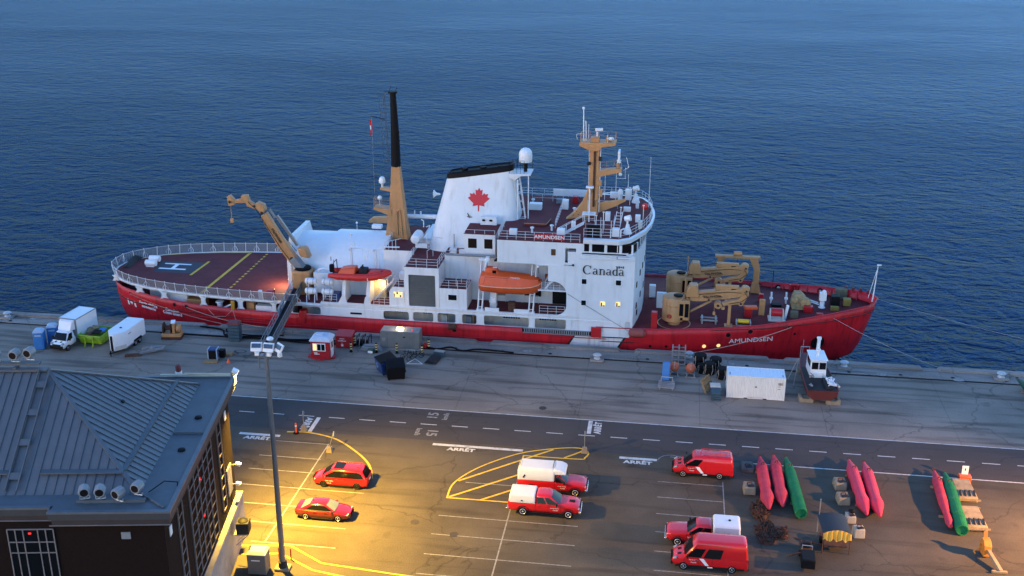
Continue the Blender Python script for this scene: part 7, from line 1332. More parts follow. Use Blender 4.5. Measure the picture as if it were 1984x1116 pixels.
for q in (.1,.5,.9): b=B(); b.beam((-1.0,lerp(-.35,.35,q)+.06,lerp(.05,1.5,q)),(1.0,lerp(-.35,.35,q)+.06,lerp(.05,1.5,q)),.1,.1); b.make('stringer',WOOD,t)
t=thing('green_crate','dark green louvred crate with boards on top beside the leaning pallet','crate',(5.9,111.2,0),.05)
for k in range(4): b=B(); b.bx(-.5,.5,-.9+k*.05,.2,.02+k*.22,.2+k*.22); b.make('louvre',TEAL,t,.03)
for k in range(3): b=B(); b.box((0,.9+k*.35,.9),(1.1,.28,.1)); b.make('board',CREAM,t)
b=B(); b.bx(-.5,.5,.3,2.0,0,.85); b.make('case',TEAL,t,.04)
# shipping container
t=thing('shipping_container','white corrugated twenty foot shipping container on the quay under the bow','container',(10.03,112.68,0),.003)
L,Wd,H=6.06,2.44,2.59
def corr(n,a,b_,d):
    P=[]; st=(b_-a)/n
    for k in range(n): x=a+k*st; P+= [(x,0),(x+st*.25,0),(x+st*.4,d),(x+st*.75,d),(x+st*.9,0)]
    return P+[(b_,0)]
CONT=mat('container_white',(.72,.71,.67),.5,var=.03)
for s in (-1,1):
    P=corr(20,-2.9,2.9,.05); b=B(); b.loft([[(x,s*(Wd/2-.02)-s*d,.16) for x,d in P],[(x,s*(Wd/2-.02)-s*d,H-.12) for x,d in P]],cap=False,closed=False); b.make('side_panel',CONT,t)
P=corr(22,-2.9,2.9,.02); b=B(); b.loft([[(x,-Wd/2+.08,H-.03-d) for x,d in P],[(x,Wd/2-.08,H-.03-d) for x,d in P]],cap=False,closed=False); b.make('roof_panel',mat('container_roof_sky_tint',(.66,.72,.78),.5,var=.05),t)  # roof bluer than the sides: sky light put into its colour
for x in (-3.0,3.0):
    b=B(); b.bx(x-.02,x+.02,-Wd/2+.1,Wd/2-.1,.15,H-.1); b.make('end_panel',CONT,t)
for x in (-2.95,2.95):
    for y in (-1.14,1.14): b=B(); b.bx(x-.08,x+.08,y-.08,y+.08,.0,H); b.make('corner_post',CONT,t,.01)
b=B()
for y in (-1.16,1.16): b.bx(-2.87,2.87,y-.06,y+.06,H-.12,H-.005); b.bx(-2.87,-1.2,y-.06,y+.06,.03,.17); b.bx(-.8,.8,y-.06,y+.06,.03,.17); b.bx(1.2,2.87,y-.06,y+.06,.03,.17); b.bx(-1.2,1.2,y-.06,y+.06,.12,.17)
for x in (-2.95,2.95): b.bx(x-.06,x+.06,-1.06,1.06,H-.12,H-.005)
b.make('frame_rail',CONT,t)
for x in (-1.0,1.0): b=B(); b.bx(x-.19,x+.19,-1.2,-1.15,.02,.12); b.make('fork_pocket',BLACK,t)
b=B(); b.prism([(-.12,1.35),(.12,1.35),(0,1.55)],'y',-1.225,-1.22); b.make('warning_mark',LETBLK,t)
for z in (2.0,1.9,1.8,1.6,1.3): b=B(); b.bx(2.25,2.75-.2*(z<1.7),-1.225,-1.215,z-.02,z+.02); b.make('stencil',LETBLK,t)
for x in (-2.75,2.75): b=B(); b.bx(x-.03,x+.03,-.8,-.3,H-.02,H-.012); b.make('roof_mark',LETBLK,t)
# workboat on blocks
t=thing('workboat','small workboat with white wheelhouse and dark red hull standing on concrete blocks','boat',(16.55,115.6,0),-PI/2+.06)
st=[(-4.6,.9,.7),(-3.5,1.1,.6),(-1,1.45,.55),(2,1.6,.55),(4.6,1.62,.6),(4.75,1.6,.65)]
b=B(); b.loft([[(x,-w,1.75+(.25 if x<-3 else 0)),(x,-w*.95,1.1),(x,-w*.55,z),(x,w*.55,z),(x,w*.95,1.1),(x,w,1.75+(.25 if x<-3 else 0))] for x,w,z in st]); b.make('hull',HULLB,t,angle=40)
b=B(); b.poly([(x,-w*.93,1.77) for x,w,z in st]+[(x,w*.93,1.77) for x,w,z in reversed(st)]); b.make('deck',DARK,t)
b=B()
for s in (-1,1): b.path([(x,s*w,1.8+(.25 if x<-3 else 0)) for x,w,z in st],.07,6)
b.make('gunwale',MAROON,t)
wh=part('wheelhouse',t); b=B(); b.loft([[(-1.3,-.85,1.75),(1.5,-.85,1.75),(1.5,.85,1.75),(-1.3,.85,1.75)],[(-1.1,-.8,3.7),(1.35,-.8,3.7),(1.35,.8,3.7),(-1.1,.8,3.7)]]); b.make('walls',WHITE2,wh,.06)
b=B(); b.bx(-1.25,1.55,-.92,.92,3.7,3.82); b.make('roof',WHITE2,wh,.05)
for y in (-.4,.4): b=B(); b.box((1.46,y,3.1),(.04,.66,.75),ry=-.08); b.make('window_pane',GLASS,wh)
for s in (-1,1): b=B(); b.box((.1,s*.83,3.1),(1.7,.04,.7)); b.make('window_pane',GLASS,wh)
b=B(); b.box((1.55,0,2.05),(.25,.9,.5)); b.make('door_box',WHITE2,wh,.04)
b=B(); b.prism([(-.4,3.8),(-.2,4.6),(.1,5.9),(.35,5.9),(.4,4.7),(.5,3.8)],'y',-.15,.15); b.box((.2,0,5.8),(.4,.45,.25)); b.box((.45,0,4.5),(.4,.5,.25)); b.make('radar_mast',WHITE2,t,.05)
b=B(); b.bx(2.0,4.4,.35,1.2,1.78,2.0); b.make('rope_heap_base',DARK,t)
b=B(); random.seed(3); P=[(2.0+random.random()*2.5,-.3-random.random()*1.0*(1 if k%2 else .8),1.9+.25*random.random()) for k in range(34)]; b.path([(x,y+2.0,z+.2) for x,y,z in P] if False else [(x,.25+abs(y),z+.15) for x,y,z in P],.05,4); b.make('white_rope_heap',SIGNW,t)
b=B(); random.seed(9); b.path([(3.6+random.random()*.8,-1.0-random.random()*.35,1.95+.2*random.random()) for k in range(14)],.06,4); b.path([(1.8+random.random()*.8,-.6-random.random()*.5,2.2+.3*random.random()) for k in range(10)],.06,4); b.make('gear_heap',GREY,t)
b=B(); b.tube((1.0,1.75,1.2),(3.9,1.8,1.9),.12,8); b.make('fender_pole',CREAM,t)
b=B(); b.path([(-3,-1.2,1.9),(-3,-1.2,3.4),(-3,-.3,3.4),(-3,-.3,1.9)],.05,5); b.path([(-4.5,-.7,2),(-4.5,-.7,3.6)],.04,5); b.make('bow_frame',STEEL,t)
b=B(); b.path([(-3.5,-1.3,1.8),(-1.5,-2.6,.1)],.04,4); b.path([(-3.3,-1.3,1.8),(0,-2.2,.1)],.03,4); b.make('tie_rope',ROPE,t)
for i,(x,y,lab) in enumerate(((15.3,111.9,'concrete block under the near left corner of the workboat'),(18.05,111.7,'concrete block under the near right corner of the workboat'))):
    t=thing('concrete_block',lab,'block',(x,y,0),.05,'concrete blocks under the workboat'); b=B(); b.prism([(-.75,0),(-.75,.62),(-.45,.62),(-.35,.42),(.35,.42),(.45,.62),(.75,.62),(.75,0)],'y',-.5,.5); b.make('block',CONC,t,.04)
for i,(x,y) in enumerate(((15.6,119.2),(17.4,119.2))):
    t=thing('concrete_block',('left' if i==0 else 'right')+' concrete block under the far end of the workboat','block',(x,y,0),0,'concrete blocks under the workboat'); b=B(); b.bx(-.6,.6,-.5,.5,0,.62); b.make('block',CONC,t,.04)
# ================================================================== LOT: spar buoys and sinkers
def spar(name,label,x,y0,y1,x1,kind,m):
    """a spar buoy lying on the ground, from its far tip (x,y0) to its near end (x1,y1)"""
    d=Vector((x1-x,y1-y0,0)); L=d.length; rz=math.atan2(d.y,d.x); r=.6
    t=thing(name,label,'buoy',(x,y0,0),rz,'spar buoys lying in the lot')
    if kind=='point': prof=[(.04,0),(.13,.08),(.17,.4),(.5,1.9),(.545,2.05),(.545,L*.55),(.48,L*.67),(.6,L*.775),(.6,L*.81),(.13,L-.05),(.05,L)]
    elif kind=='slim': prof=[(.04,0),(.13,.08),(.17,.4),(.42,1.9),(.44,2.05),(.44,L*.6),(.3,L*.8),(.34,L*.93),(.2,L-.05),(.05,L)]
    else: prof=[(.04,0),(.14,.1),(.2,.5),(.44,1.8),(.46,1.95),(.46,L*.25),(.54,L*.3),(.54,L*.98),(.5,L),(.42,L),(.42,L-.12)]
    b=B(); b.lathe([(rr,z) for rr,z in prof],(0,0,r),18,'x'); o=b.make('body',m,t,angle=16)
    b=B(); b.path([(.0,-.1,r),(-.2,-.12,r+.1),(-.2,.12,r+.1),(0,.1,r)],.05,5); b.make('lifting_eye',RUST,t)
    b=B(); b.path([(L*.27,-.12,r+.58),(L*.27,-.1,r+.78),(L*.27,.1,r+.78),(L*.27,.12,r+.58)],.05,5); b.make('lifting_eye',RUST,t)
    if kind=='flat':
        for q in (.55,.78): b=B(); b.lathe([(.555,-.03),(.58,-.02),(.58,.02),(.555,.03)],(L*q,0,r),18,'x'); b.make('band',m,t)
    for q in (.22,.75):
        b=B(); b.bx(L*q-.1,L*q+.1,-.55,.55,0,.12 if kind=='point' and q>.5 else .16); b.make('timber_bearer',WOOD,t)
    return t
spar('red_spar_buoy','faded pink red spar buoy, leftmost of the three by the red van',9.7,97.6,88.3,9.95,'point',PINKRED)
spar('red_spar_buoy','faded pink red spar buoy between another pink one and the green one',11.0,98.1,88.9,11.2,'point',PINKRED)
spar('green_spar_buoy','green spar buoy with flat end beside the two pink buoys, nearest the red van',12.1,97.9,87.9,12.65,'flat',GREEN)
spar('red_spar_buoy','bright pink red spar buoy, left one of the middle pair beside concrete sinkers',17.95,98.3,88.6,18.25,'point',mat('buoy_red_fresh',(.6,.03,.07),.6,var=.1,dirt=.3,dirtcol=(.3,.04,.09)))
spar('red_spar_buoy','bright pink red spar buoy, right one of the middle pair',19.3,98.0,88.5,19.35,'point',MATS['buoy_red_fresh'])
spar('red_spar_buoy','slim pink red spar buoy beside the rightmost green buoy',25.5,97.3,87.7,25.0,'slim',PINKRED)
spar('green_spar_buoy','green spar buoy with ringed flat end, the rightmost of the lot',26.4,97.1,87.2,25.85,'flat',GREEN)
t=spar('green_spar_buoy','dark green buoy cut off by the right edge of the quay',38.6,119.6,110.5,40.8,'flat',mat('buoy_green_dark',(.006,.07,.045),.6))
def sinker(loc,rz,label,m=CONC,s=(1,1,1)):
    t=thing('concrete_sinker',label,'concrete block',loc,rz,'concrete sinkers and bases'); t.scale=s
    b=B(); b.loft([[(-.55,-.65,0),(.55,-.65,0),(.55,.65,0),(-.55,.65,0)],[(-.5,-.6,.75),(.5,-.6,.75),(.5,.6,.75),(-.5,.6,.75)]]); b.make('block',m,t,.08)
    b=B(); b.path([(-.2,0,.74),(-.2,0,.95),(.2,0,.95),(.2,0,.74)],.05,5); b.make('lifting_eye',RUST,t); b=B(); b.box((.1,-.25,.78),(.6,.35,.06),rz=.3); b.make('worn_plate',DARK,t)
    return t
sinker((8.45,92.0,0),.05,'pale concrete sinker left of the leftmost pink buoy'); sinker((8.5,96.3,0),.0,'dark low concrete base behind the leftmost pink buoy near the road',mat('dark_concrete',(.12,.1,.085),.9,var=.2),(1.1,1.3,.5))
sinker((16.65,94.0,0),.1,'farther concrete sinker beside the middle pair of pink buoys'); sinker((16.6,91.4,0),.1,'nearer concrete sinker beside the middle pair of pink buoys')
sinker((16.85,88.3,0),.1,'small white concrete block with black lump beside the tarp trailer',mat('pale_concrete',(.38,.35,.3),.85,var=.15),(.75,.75,.9)); t=sinker((17.2,86.0,0),.15,'white square concrete block right of the tarp trailer',MATS['pale_concrete'],(.85,.7,1.15))
b=B(); b.sph((0,0,.95),.3,8,6,(1,1,.7)); 
o=b.make('black_lump',BLACK,None); o.location=(16.95,88.5,-.05); tag(o,'black lump of chain on a small white block','chain')
for (loc,lab) in (((27.6,94.6,0),'tan concrete base behind the orange marker sign'),((27.3,89.8,0),'tan concrete base with chain slots at the near end of the right buoys')):
    t=thing('buoy_base',lab,'concrete base',loc,.05,'tan buoy bases'); b=B(); b.loft([[(-.9,-1.6,0),(.9,-1.6,0),(.9,1.6,0),(-.9,1.6,0)],[(-.85,-1.5,.45),(.85,-1.5,.45),(.8,1.5,.7),(-.8,1.5,.7)]]); b.make('base',mat('tan_concrete',(.3,.235,.15),.9,var=.25,scale=1.5,dirt=.4),t,.1)
    for k in range(4): b=B(); b.beam((-.6+k*.4,-1.3,.5),(-.5+k*.4,-.5,.62),.13,.1); b.make('chain_slot',DARK,t)
    b=B(); b.beam((-.9,-1.75,.3),(1.0,-1.75,.35),.15,.12); b.beam((-.9,1.75,.3),(1.1,1.7,.35),.15,.12); b.make('timber',WOOD,t)
t=thing('orange_marker_sign','orange box with white sign plate at the top of the right buoys','sign',(28.1,96.7,0)); b=B(); b.bx(-.55,.55,-.35,.35,.0,.75); b.make('orange_box',ORANGE,t,.08); b=B(); b.bx(-.28,.28,.1,.16,.7,1.6); b.make('plate',SIGNW,t); b=B(); b.box((0,.09,1.25),(.1,.02,.25)); b.make('symbol',LETBLK,t)
t=thing('orange_plough','orange steel fork attachment with a tan beam at the bottom right','attachment',(27.1,84.6,0),.12)
b=B(); b.prism([(-.5,.15),(-.45,1.1),(-.1,1.45),(.35,1.5),(.5,1.1),(.45,.2)],'x',-.32,.32); b.make('head',mat('plough_orange',(.55,.19,.02),.6,dirt=.4,dirtcol=(.12,.06,.03)),t,.06); b=B(); b.beam((0,.3,1.35),(.15,.75,1.75),.3,.2); b.bx(-.45,.45,.0,.2,.9,1.05); b.make('arm',MATS['plough_orange'],t)
b=B(); b.beam((.05,-.3,.75),(.35,-2.6,.22),.3,.26); b.make('beam',mat('tan_beam',(.3,.22,.13),.8,var=.25),t,.03); b=B(); b.beam((-.35,-2.5,.12),(.85,-2.6,.12),.22,.22); b.make('foot',MATS['tan_beam'],t,.03)
b=B(); b.path([(-.4,.2,.5),(-.8,.3,.2),(-.7,.1,.05)],.07,5); b.make('hook',MATS['plough_orange'],t)
# tarp covered trailer
t=thing('tarp_trailer','small trailer under a black canopy with yellow skirt in the lot','trailer',(14.9,84.3,0),.06)
b=B(); b.loft([[(-1.15,-1.3,1.9),(-1.2,1.3,1.95)],[(-.8,-1.35,2.15),(-.8,1.35,2.2)],[(0,-1.35,2.25),(0,1.35,2.3)],[(.8,-1.35,2.15),(.8,1.35,2.2)],[(1.15,-1.3,1.9),(1.15,1.3,1.95)]],cap=False,closed=False); b.make('canopy',mat('canopy_navy_black',(.012,.014,.02),.6),t)
b=B(); P1=[];P2=[]
for k in range(25):
    u=k/24; x=-1.15+2.3*u; P1.append((x,-1.36,2.25-.35*(abs(x)/1.15)**2)); P2.append((x,-1.5+.08*math.sin(k*1.6),1.35+.12*math.sin(k*.9)))
b.loft([P1,P2],cap=False,closed=False); b.make('yellow_skirt',mat('skirt_yellow',(.62,.34,.04),.7,var=.12),t)
for x in (-1.1,1.1):
    for y in (-1.3,1.25): b=B(); b.tube((x,y,0),(x,y,1.95),.05,5); b.make('pole',RUST if y<0 else STEEL,t)
b=B(); b.bx(-.9,.9,-1.1,1.1,.45,.6); b.make('bed',RUST,t)
for x in (-.95,.95): b=B(); b.tube((x-.08,.2,.33),(x+.08,.2,.33),.33,16); b.make('wheel',RUBBER,t)
b=B(); b.path([(-.9,-.9,.5),(-2.4,-.2,.4),(-3.2,.2,.4)],.06,5); b.make('drawbar',RUST,t)
b=B(); b.tube((-.0,0,0),(0,0,2.0),.05,6); o=b.make('marker_stake',STEEL,None); o.location=(14.2,88.2,0); tag(o,'thin upright steel stake behind the tarp trailer','stake')
t=thing('black_welder','narrow black wheeled machine at the bottom of the lot left of the tarp trailer','machine',(12.6,82.2,0),-.05)
b=B(); b.bx(-.55,.55,-2.2,-.6,.25,1.1); b.make('body',BLACK,t,.08); b=B(); b.bx(-.45,.45,-.6,1.6,.3,.55); b.make('frame',RUST,t); b=B(); b.bx(-.35,.35,.4,1.2,.55,1.2); b.make('tank',DARK,t,.1)
for x in (-.55,.55): b=B(); b.tube((x-.08,0,.28),(x+.08,0,.28),.28,14); b.make('wheel',RUBBER,t)
b=B(); b.path([(-.4,.1,.55),(-.4,.1,1.0),(.4,.1,1.0),(.4,.1,.55)],.04,5); b.make('roll_hoop',STEEL,t); b=B(); b.beam((-.4,-.2,.5),(-1.6,-.5,.2),.12,.1); b.make('side_arm',RUST,t)
# rusty chain heaps
def chain(loc,rx,ry,n,label,seed):
    random.seed(seed); t=thing('rusty_chain',label,'chain',loc); 
    b=B(); b.sph((0,0,0),1,14,6,(rx,ry,.3),0,PI/2); b.make('heap_core',RUST,t)
    proto=None
    for k in range(n):
        a,rr=random.random()*6.28,math.sqrt(random.random()); x,y=rx*rr*math.cos(a),ry*rr*math.sin(a); z=.1+.3*math.sqrt(max(0,1-rr*rr))
        if proto is None:
            c=B(); c.path([(-.22,-.09,0),(.22,-.09,0),(.28,0,0),(.22,.09,0),(-.22,.09,0),(-.28,0,0),(-.22,-.09,0)],.045,5); proto=c.mesh('link',RUST)
        o=obj('link',proto,t); o.location=(x,y,z); o.rotation_euler=(random.uniform(-.7,.7),random.uniform(-.7,.7),random.random()*6.28)
chain((9.2,88.6,0),.7,1.5,46,'long heap of rusty chain left of the pink buoys, upper part',11); chain((9.6,85.2,0),.9,1.9,60,'long heap of rusty chain right of the white bed cap, lower part',12); chain((10.9,85.3,0),.45,.9,20,'small dark chain heap right of the long rusty heap',13)
# signs on concrete feet, delineators
def signfoot(loc,label,h,first=None,tilt=0):
    t=thing('sign_post',label,'sign post',loc); b=B(); b.loft([[(-.3,-.3,0),(.3,-.3,0),(.3,.3,0),(-.3,.3,0)],[(-.2,-.2,.55),(.2,-.2,.55),(.2,.2,.55),(-.2,.2,.55)]]); b.make('foot',CONC,t,.03); b=B(); b.tube((0,0,.5),(tilt,0,h),.035,6); b.make('pole',STEEL,t); b=B(); b.box((tilt+.03,0,h-.3),(.03,.5,.5),rx=PI/4); b.make('plate',STEEL,t); return t
signfoot((-6.9,97.1,0),'sign post in a concrete foot at the tip of the hatched yellow island',2.3); signfoot((-31.2,93.6,0),'sign post in a concrete foot behind the minivan',2.2,tilt=.5); signfoot((-35.0,97.4,0),'sign post in a concrete foot beside the orange delineator',2.2)
t=thing('delineator_post','orange delineator post with white bands on a black base by the stop bar','delineator',(-35.6,96.8,0)); b=B(); b.lathe([(.32,0),(.3,.08),(.1,.12)],(0,0,0),12); b.make('base',RUBBER,t); b=B(); b.lathe([(.09,.1),(.08,1.1),(.01,1.15)],(0,0,0),10); b.make('post',ORANGE,t); b=B(); b.lathe([(.093,0),(.09,.15)],(0,0,.75),10); b.make('band',SIGNW,t)
# ================================================================== TERMINAL BUILDING, LAMP POLE, LAMPS
ROOFM=mat('zinc_roof',(.13,.14,.15),.5,metal=.35,var=.10,scale=.8,dirt=.25,dirtcol=(.08,.09,.10))
PARAM=mat('parapet_metal',(.085,.098,.11),.6,var=.15,scale=.8)
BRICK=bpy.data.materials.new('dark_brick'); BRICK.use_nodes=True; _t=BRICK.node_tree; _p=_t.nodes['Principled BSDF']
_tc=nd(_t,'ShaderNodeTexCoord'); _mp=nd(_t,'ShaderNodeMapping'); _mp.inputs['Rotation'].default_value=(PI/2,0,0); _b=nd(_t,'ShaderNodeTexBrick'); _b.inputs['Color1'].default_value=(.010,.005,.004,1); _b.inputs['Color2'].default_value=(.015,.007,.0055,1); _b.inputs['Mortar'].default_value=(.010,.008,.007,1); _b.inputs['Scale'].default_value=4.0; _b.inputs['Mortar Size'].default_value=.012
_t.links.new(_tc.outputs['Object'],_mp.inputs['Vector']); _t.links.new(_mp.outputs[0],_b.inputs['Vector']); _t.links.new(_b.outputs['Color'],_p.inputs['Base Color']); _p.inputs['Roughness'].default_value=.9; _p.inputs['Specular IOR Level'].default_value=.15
STONE=mat('pale_render',(.27,.26,.245),.85,var=.2,scale=1.2,dirt=.5,dirtcol=(.2,.17,.14))
WINM=mat('window_mullion',(.2,.17,.16),.6)
AB=math.radians(9.6)
# local frame: origin at the near right eave corner, +x to the right along the front, +y away along the right side
bd=thing('terminal_building','dark brick terminal building with blue grey metal hip roof at the lower left','building',(-30.4,58.9,0),AB)
E=14.4; LY=20.6; LX=36.0
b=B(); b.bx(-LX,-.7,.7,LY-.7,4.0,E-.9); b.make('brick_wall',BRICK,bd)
b=B(); b.bx(-LX,-.25,.25,LY-.25,0,4.0); b.make('base_storey',STONE,bd)
b=B(); b.bx(-.255,-.22,.3,LY-.3,3.75,4.05); b.make('base_cornice',STONE,bd)
# cornice and flat gutter roof
b=B(); b.bx(-7.6,-.12,.12,2.0,E-.9,E-.5); b.bx(-LX,-7.6,.75,2,E-.9,E-.5); b.bx(-1.5,-.12,2.0,LY-.12,E-.9,E-.5); b.make('cornice',mat('cornice_brown',(.035,.027,.027),.7,var=.15),bd)
b=B(); b.bx(-7.75,-.02,.02,2.0,E-.5,E-.05); b.bx(-LX,-7.75,.62,2.0,E-.5,E-.05); b.bx(-2.2,-.02,2.0,LY-.02,E-.5,E-.05); b.bx(-LX,-2.2,LY-2.2,LY-.02,E-.5,E-.05); b.make('eave_band',mat('eave_dark',(.04,.043,.048),.6,var=.15),bd)
b=B(); b.bx(-7.7,-.3,.3,2.4,E-.05,E+.02); b.bx(-LX,-7.7,.9,2.4,E-.05,E+.02); b.bx(-2.6,-.3,2.4,LY-.3,E-.05,E+.02); b.bx(-LX,-2.6,LY-2.4,LY-.3,E-.05,E+.02); b.make('gutter_roof',PARAM,bd)
b=B(); b.bx(-7.8,.0,.0,.3,E-.05,E+.1); b.bx(-LX,-7.8,.6,.9,E-.05,E+.1); b.bx(-.3,.0,.3,LY,E-.05,E+.1); b.bx(-LX,-.3,LY-.3,LY,E-.05,E+.1); b.make('parapet_cap',mat('parapet_cap',(.125,.14,.155),.5,metal=.3),bd)
b=B(); b.bx(-7.75,-.03,.03,.1,E-.93,E-.88); b.bx(-LX,-7.75,.66,.72,E-.93,E-.88); b.make('cornice_trim',WINM,bd)
# hip roof: foot rectangle and ridge
fx,fy0,fy1=-2.6,2.3,LY-1.5; ry=(fy0+fy1)/2; rh=E+5.15; rx=-10.8
def roofpt(side,u,v):
    """near slope: u = x, v 0..1 from eave to ridge"""
    return None
roof=part('roof',bd)
def ridge_clip(x): # v where the hip cuts the near slope at x
    return 1.0 if x<=rx else (fx-x)/(fx-rx)
pw=.62; x=fx
k=0
while x>-LX+1:
    x0,x1=x-pw,x; v0,v1=ridge_clip(x0),ridge_clip(x1)
    P=[(x1,fy0,E+.02),(x1,lerp(fy0,ry,v1),lerp(E,rh,v1)),(x0,lerp(fy0,ry,v0),lerp(E,rh,v0)),(x0,fy0,E+.02)]
    b=B(); b.poly(P if v1>.01 else [P[0],P[2],P[3]]); o=b.make('roof_panel',ROOFM,roof)
    b=B(); b.beam((x0,fy0,E+.04),(x0,lerp(fy0,ry,v0),lerp(E,rh,v0)+.03),.05,.09); b.make('standing_seam',ROOFM,roof)
    # far slope mirrored
    b=B(); b.poly([(p[0],2*ry-p[1],p[2]) for p in (P if v1>.01 else [P[0],P[2],P[3]])]); b.make('roof_panel',ROOFM,roof)
    x-=pw
y=fy0
while y<fy1-.05:
    y0,y1=y,min(y+pw,fy1)
    def vv(q): return 1-abs(q-ry)/(ry-fy0)
    a0,a1=vv(y0),vv(y1)
    P=[(fx,y0,E+.02),(fx,y1,E+.02),(lerp(fx,rx,a1),y1,lerp(E,rh,a1)),(lerp(fx,rx,a0),y0,lerp(E,rh,a0))]
    if y0<ry<y1: P.insert(3,(rx,ry,rh))
    b=B(); b.poly(P if a0>.01 else P[:3]); b.make('roof_panel',ROOFM,roof)
    b=B(); b.beam((fx,y1,E+.04),(lerp(fx,rx,a1),y1,lerp(E,rh,a1)+.03),.05,.09); b.make('standing_seam',ROOFM,roof)
    y+=pw
b=B(); b.beam((rx,ry,rh+.04),(fx,fy0,E+.06),.28,.1); b.beam((rx,ry,rh+.04),(fx,fy1,E+.06),.28,.1); b.beam((-LX,ry,rh+.05),(rx,ry,rh+.05),.5,.12); b.make('hip_cap',ROOFM,roof)
# snow guards, roof walkway
b=B(); b.beam((-9.3,fy0+1.35,E+.02+5.15*1.35/(ry-fy0)+.12),(-3.9,fy0+1.35,E+.02+5.15*1.35/(ry-fy0)+.12),.5,.1); b.make('snow_guard',PARAM,roof)
b=B(); b.beam((-LX,fy0+1.35,E+5.15*1.35/(ry-fy0)+.12),(-11.3,fy0+1.35,E+5.15*1.35/(ry-fy0)+.12),.5,.1); b.make('snow_guard',PARAM,roof)
b=B(); b.beam((fx-1.35,fy0+1.5,E+5.15*1.35/(fx-rx)+.1),(fx-1.35,fy1-1.2,E+5.15*1.35/(fx-rx)+.1),.35,.12); b.make('snow_guard',PARAM,roof)
for s in (0,.75):
    b=B(); b.beam((-11.3+s,fy0+.1,E+.3),(-11.3+s,ry-.2,rh+.2),.08,.14); b.make('walkway_rail',ROOFM,roof)
for t_ in (.12,.38,.62,.85): b=B(); b.box((-10.95,lerp(fy0,ry,t_),lerp(E,rh,t_)+.25),(.85,.5,.06),rx=math.atan2(5.15,ry-fy0)); b.make('walkway_step',PARAM,roof)
b=B(); b.box((-6.2,ry+.8,E+2.1),(.25,.25,.5),ry=.5); b.make('roof_fitting',BLACK,roof)
for (y_) in (8.2,13.2): b=B(); b.lathe([(.28,0),(.25,.12),(.12,.16)],(-1.3,y_,E+.02),12); b.make('roof_drain',BLACK,bd)
b=B(); b.bx(-2.5,-.4,10.6,10.75,E+.02,E+.2); b.make('gutter_divider',PARAM,bd); b=B(); b.beam((-2.5,2.3,E+.1),(-.5,.5,E+.1),.12,.12); b.make('gutter_divider',PARAM,bd); b=B(); b.path([(-2.0,2.4,E+.1),(-1.2,3.4,E+.35),(-.4,3.6,E+.15),(-.35,2.9,E-.2)],.035,4); b.make('roof_cable',BLACK,bd)
# octagonal floodlights on the roof edges
def flood(loc,rz,label,first=None,rx_=0.0):
    if first: c=copy_tree(first,loc=loc,rz=rz,label=label); return c
    t=thing('roof_floodlight',label,'floodlight',loc,rz,'octagonal floodlights on the building roof'); t.scale=(.85,.85,.85)
    b=B(); b.lathe([(.3,.45),(.42,.35),(.45,-.3),(.4,-.42),(.3,-.42)],(0,0,.75),8,'y'); b.make('housing',mat('lamp_grey',(.25,.255,.26),.5),t); b=B(); b.tube((0,-.38,.75),(0,-.43,.75),.3,14); b.make('lens',BLACK,t); b=B(); b.path([(-.35,0,.3),(-.35,0,.05),(.35,0,.05),(.35,0,.3)],.05,5); b.tube((0,0,.0),(0,0,.1),.06,6); b.make('yoke',STEEL,t); return t
R9=Matrix.Rotation(AB,4,'Z')
def bw(x,y,z): v_=R9@Vector((x,y,z)); return (v_.x-30.4,v_.y+58.9,v_.z)
f0=flood(bw(-5.75,1.35,E+.25),AB+.3,'leftmost octagonal floodlight of four on the near roof edge')
flood(bw(-4.75,1.35,E+.25),AB+.2,'second octagonal floodlight from left on the near roof edge',f0); flood(bw(-3.5,1.15,E+.2),AB-.45,'third octagonal floodlight from left, turned aside, on the near roof edge',f0); flood(bw(-2.35,1.45,E+.45),AB-.25,'rightmost octagonal floodlight of four, near the roof corner',f0)
b=B(); b.bx(-6.3,-1.9,1.2,1.5,E+.02,E+.24); b.make('floodlight_beam',PARAM,bd)
flood(bw(-14.6,ry+.6,rh+.35),AB,'leftmost of three floodlights on the roof ridge',f0); flood(bw(-13.2,ry+.6,rh+.35),AB-.1,'middle of three floodlights on the roof ridge',f0); flood(bw(-12.15,ry+.6,rh+.5),AB-.2,'rightmost of three floodlights on the roof ridge',f0)
b=B(); b.bx(-17.5,-11.5,ry+.35,ry+.85,rh+.2,rh+.36); b.bx(-13.2,-13.0,ry-.1,ry+.6,rh-.2,rh+.2); b.make('floodlight_beam',PARAM,bd)
# windows of the near front
def bigwin(x0,x1,z0,z1,y):
    w=part('window',bd); b=B(); b.bx(x0,x1,y-.02,y+.05,z0,z1); b.make('window_pane',GLASS,w)
    n=[x0,x0+(x1-x0)*.17,x0+(x1-x0)*.34,x0+(x1-x0)*.66,x0+(x1-x0)*.83,x1]
    for x_ in n: b=B(); b.bx(x_-.035,x_+.035,y-.08,y,z0,z1); b.make('mullion',WINM,w)
    for z_ in (z1,z1-.95,z1-1.75,z0): b=B(); b.bx(x0,x1,y-.07,y,z_-.035,z_+.035); b.make('glazing_bar',WINM,w)
bigwin(-10.75,-7.8,6.5,12.9,.66); bigwin(-18,-14.6,6.5,12.9,.66)
b=B(); b.bx(-9.38,-9.2,.5,.56,12.6,12.7); b.make('red_window_glow',REDGLOW,bd)  # exit light at the near front window
b=B(); b.bx(-3.5,-2.9,.62,.68,12.1,12.6); b.make('vent_grille',GREY,bd)
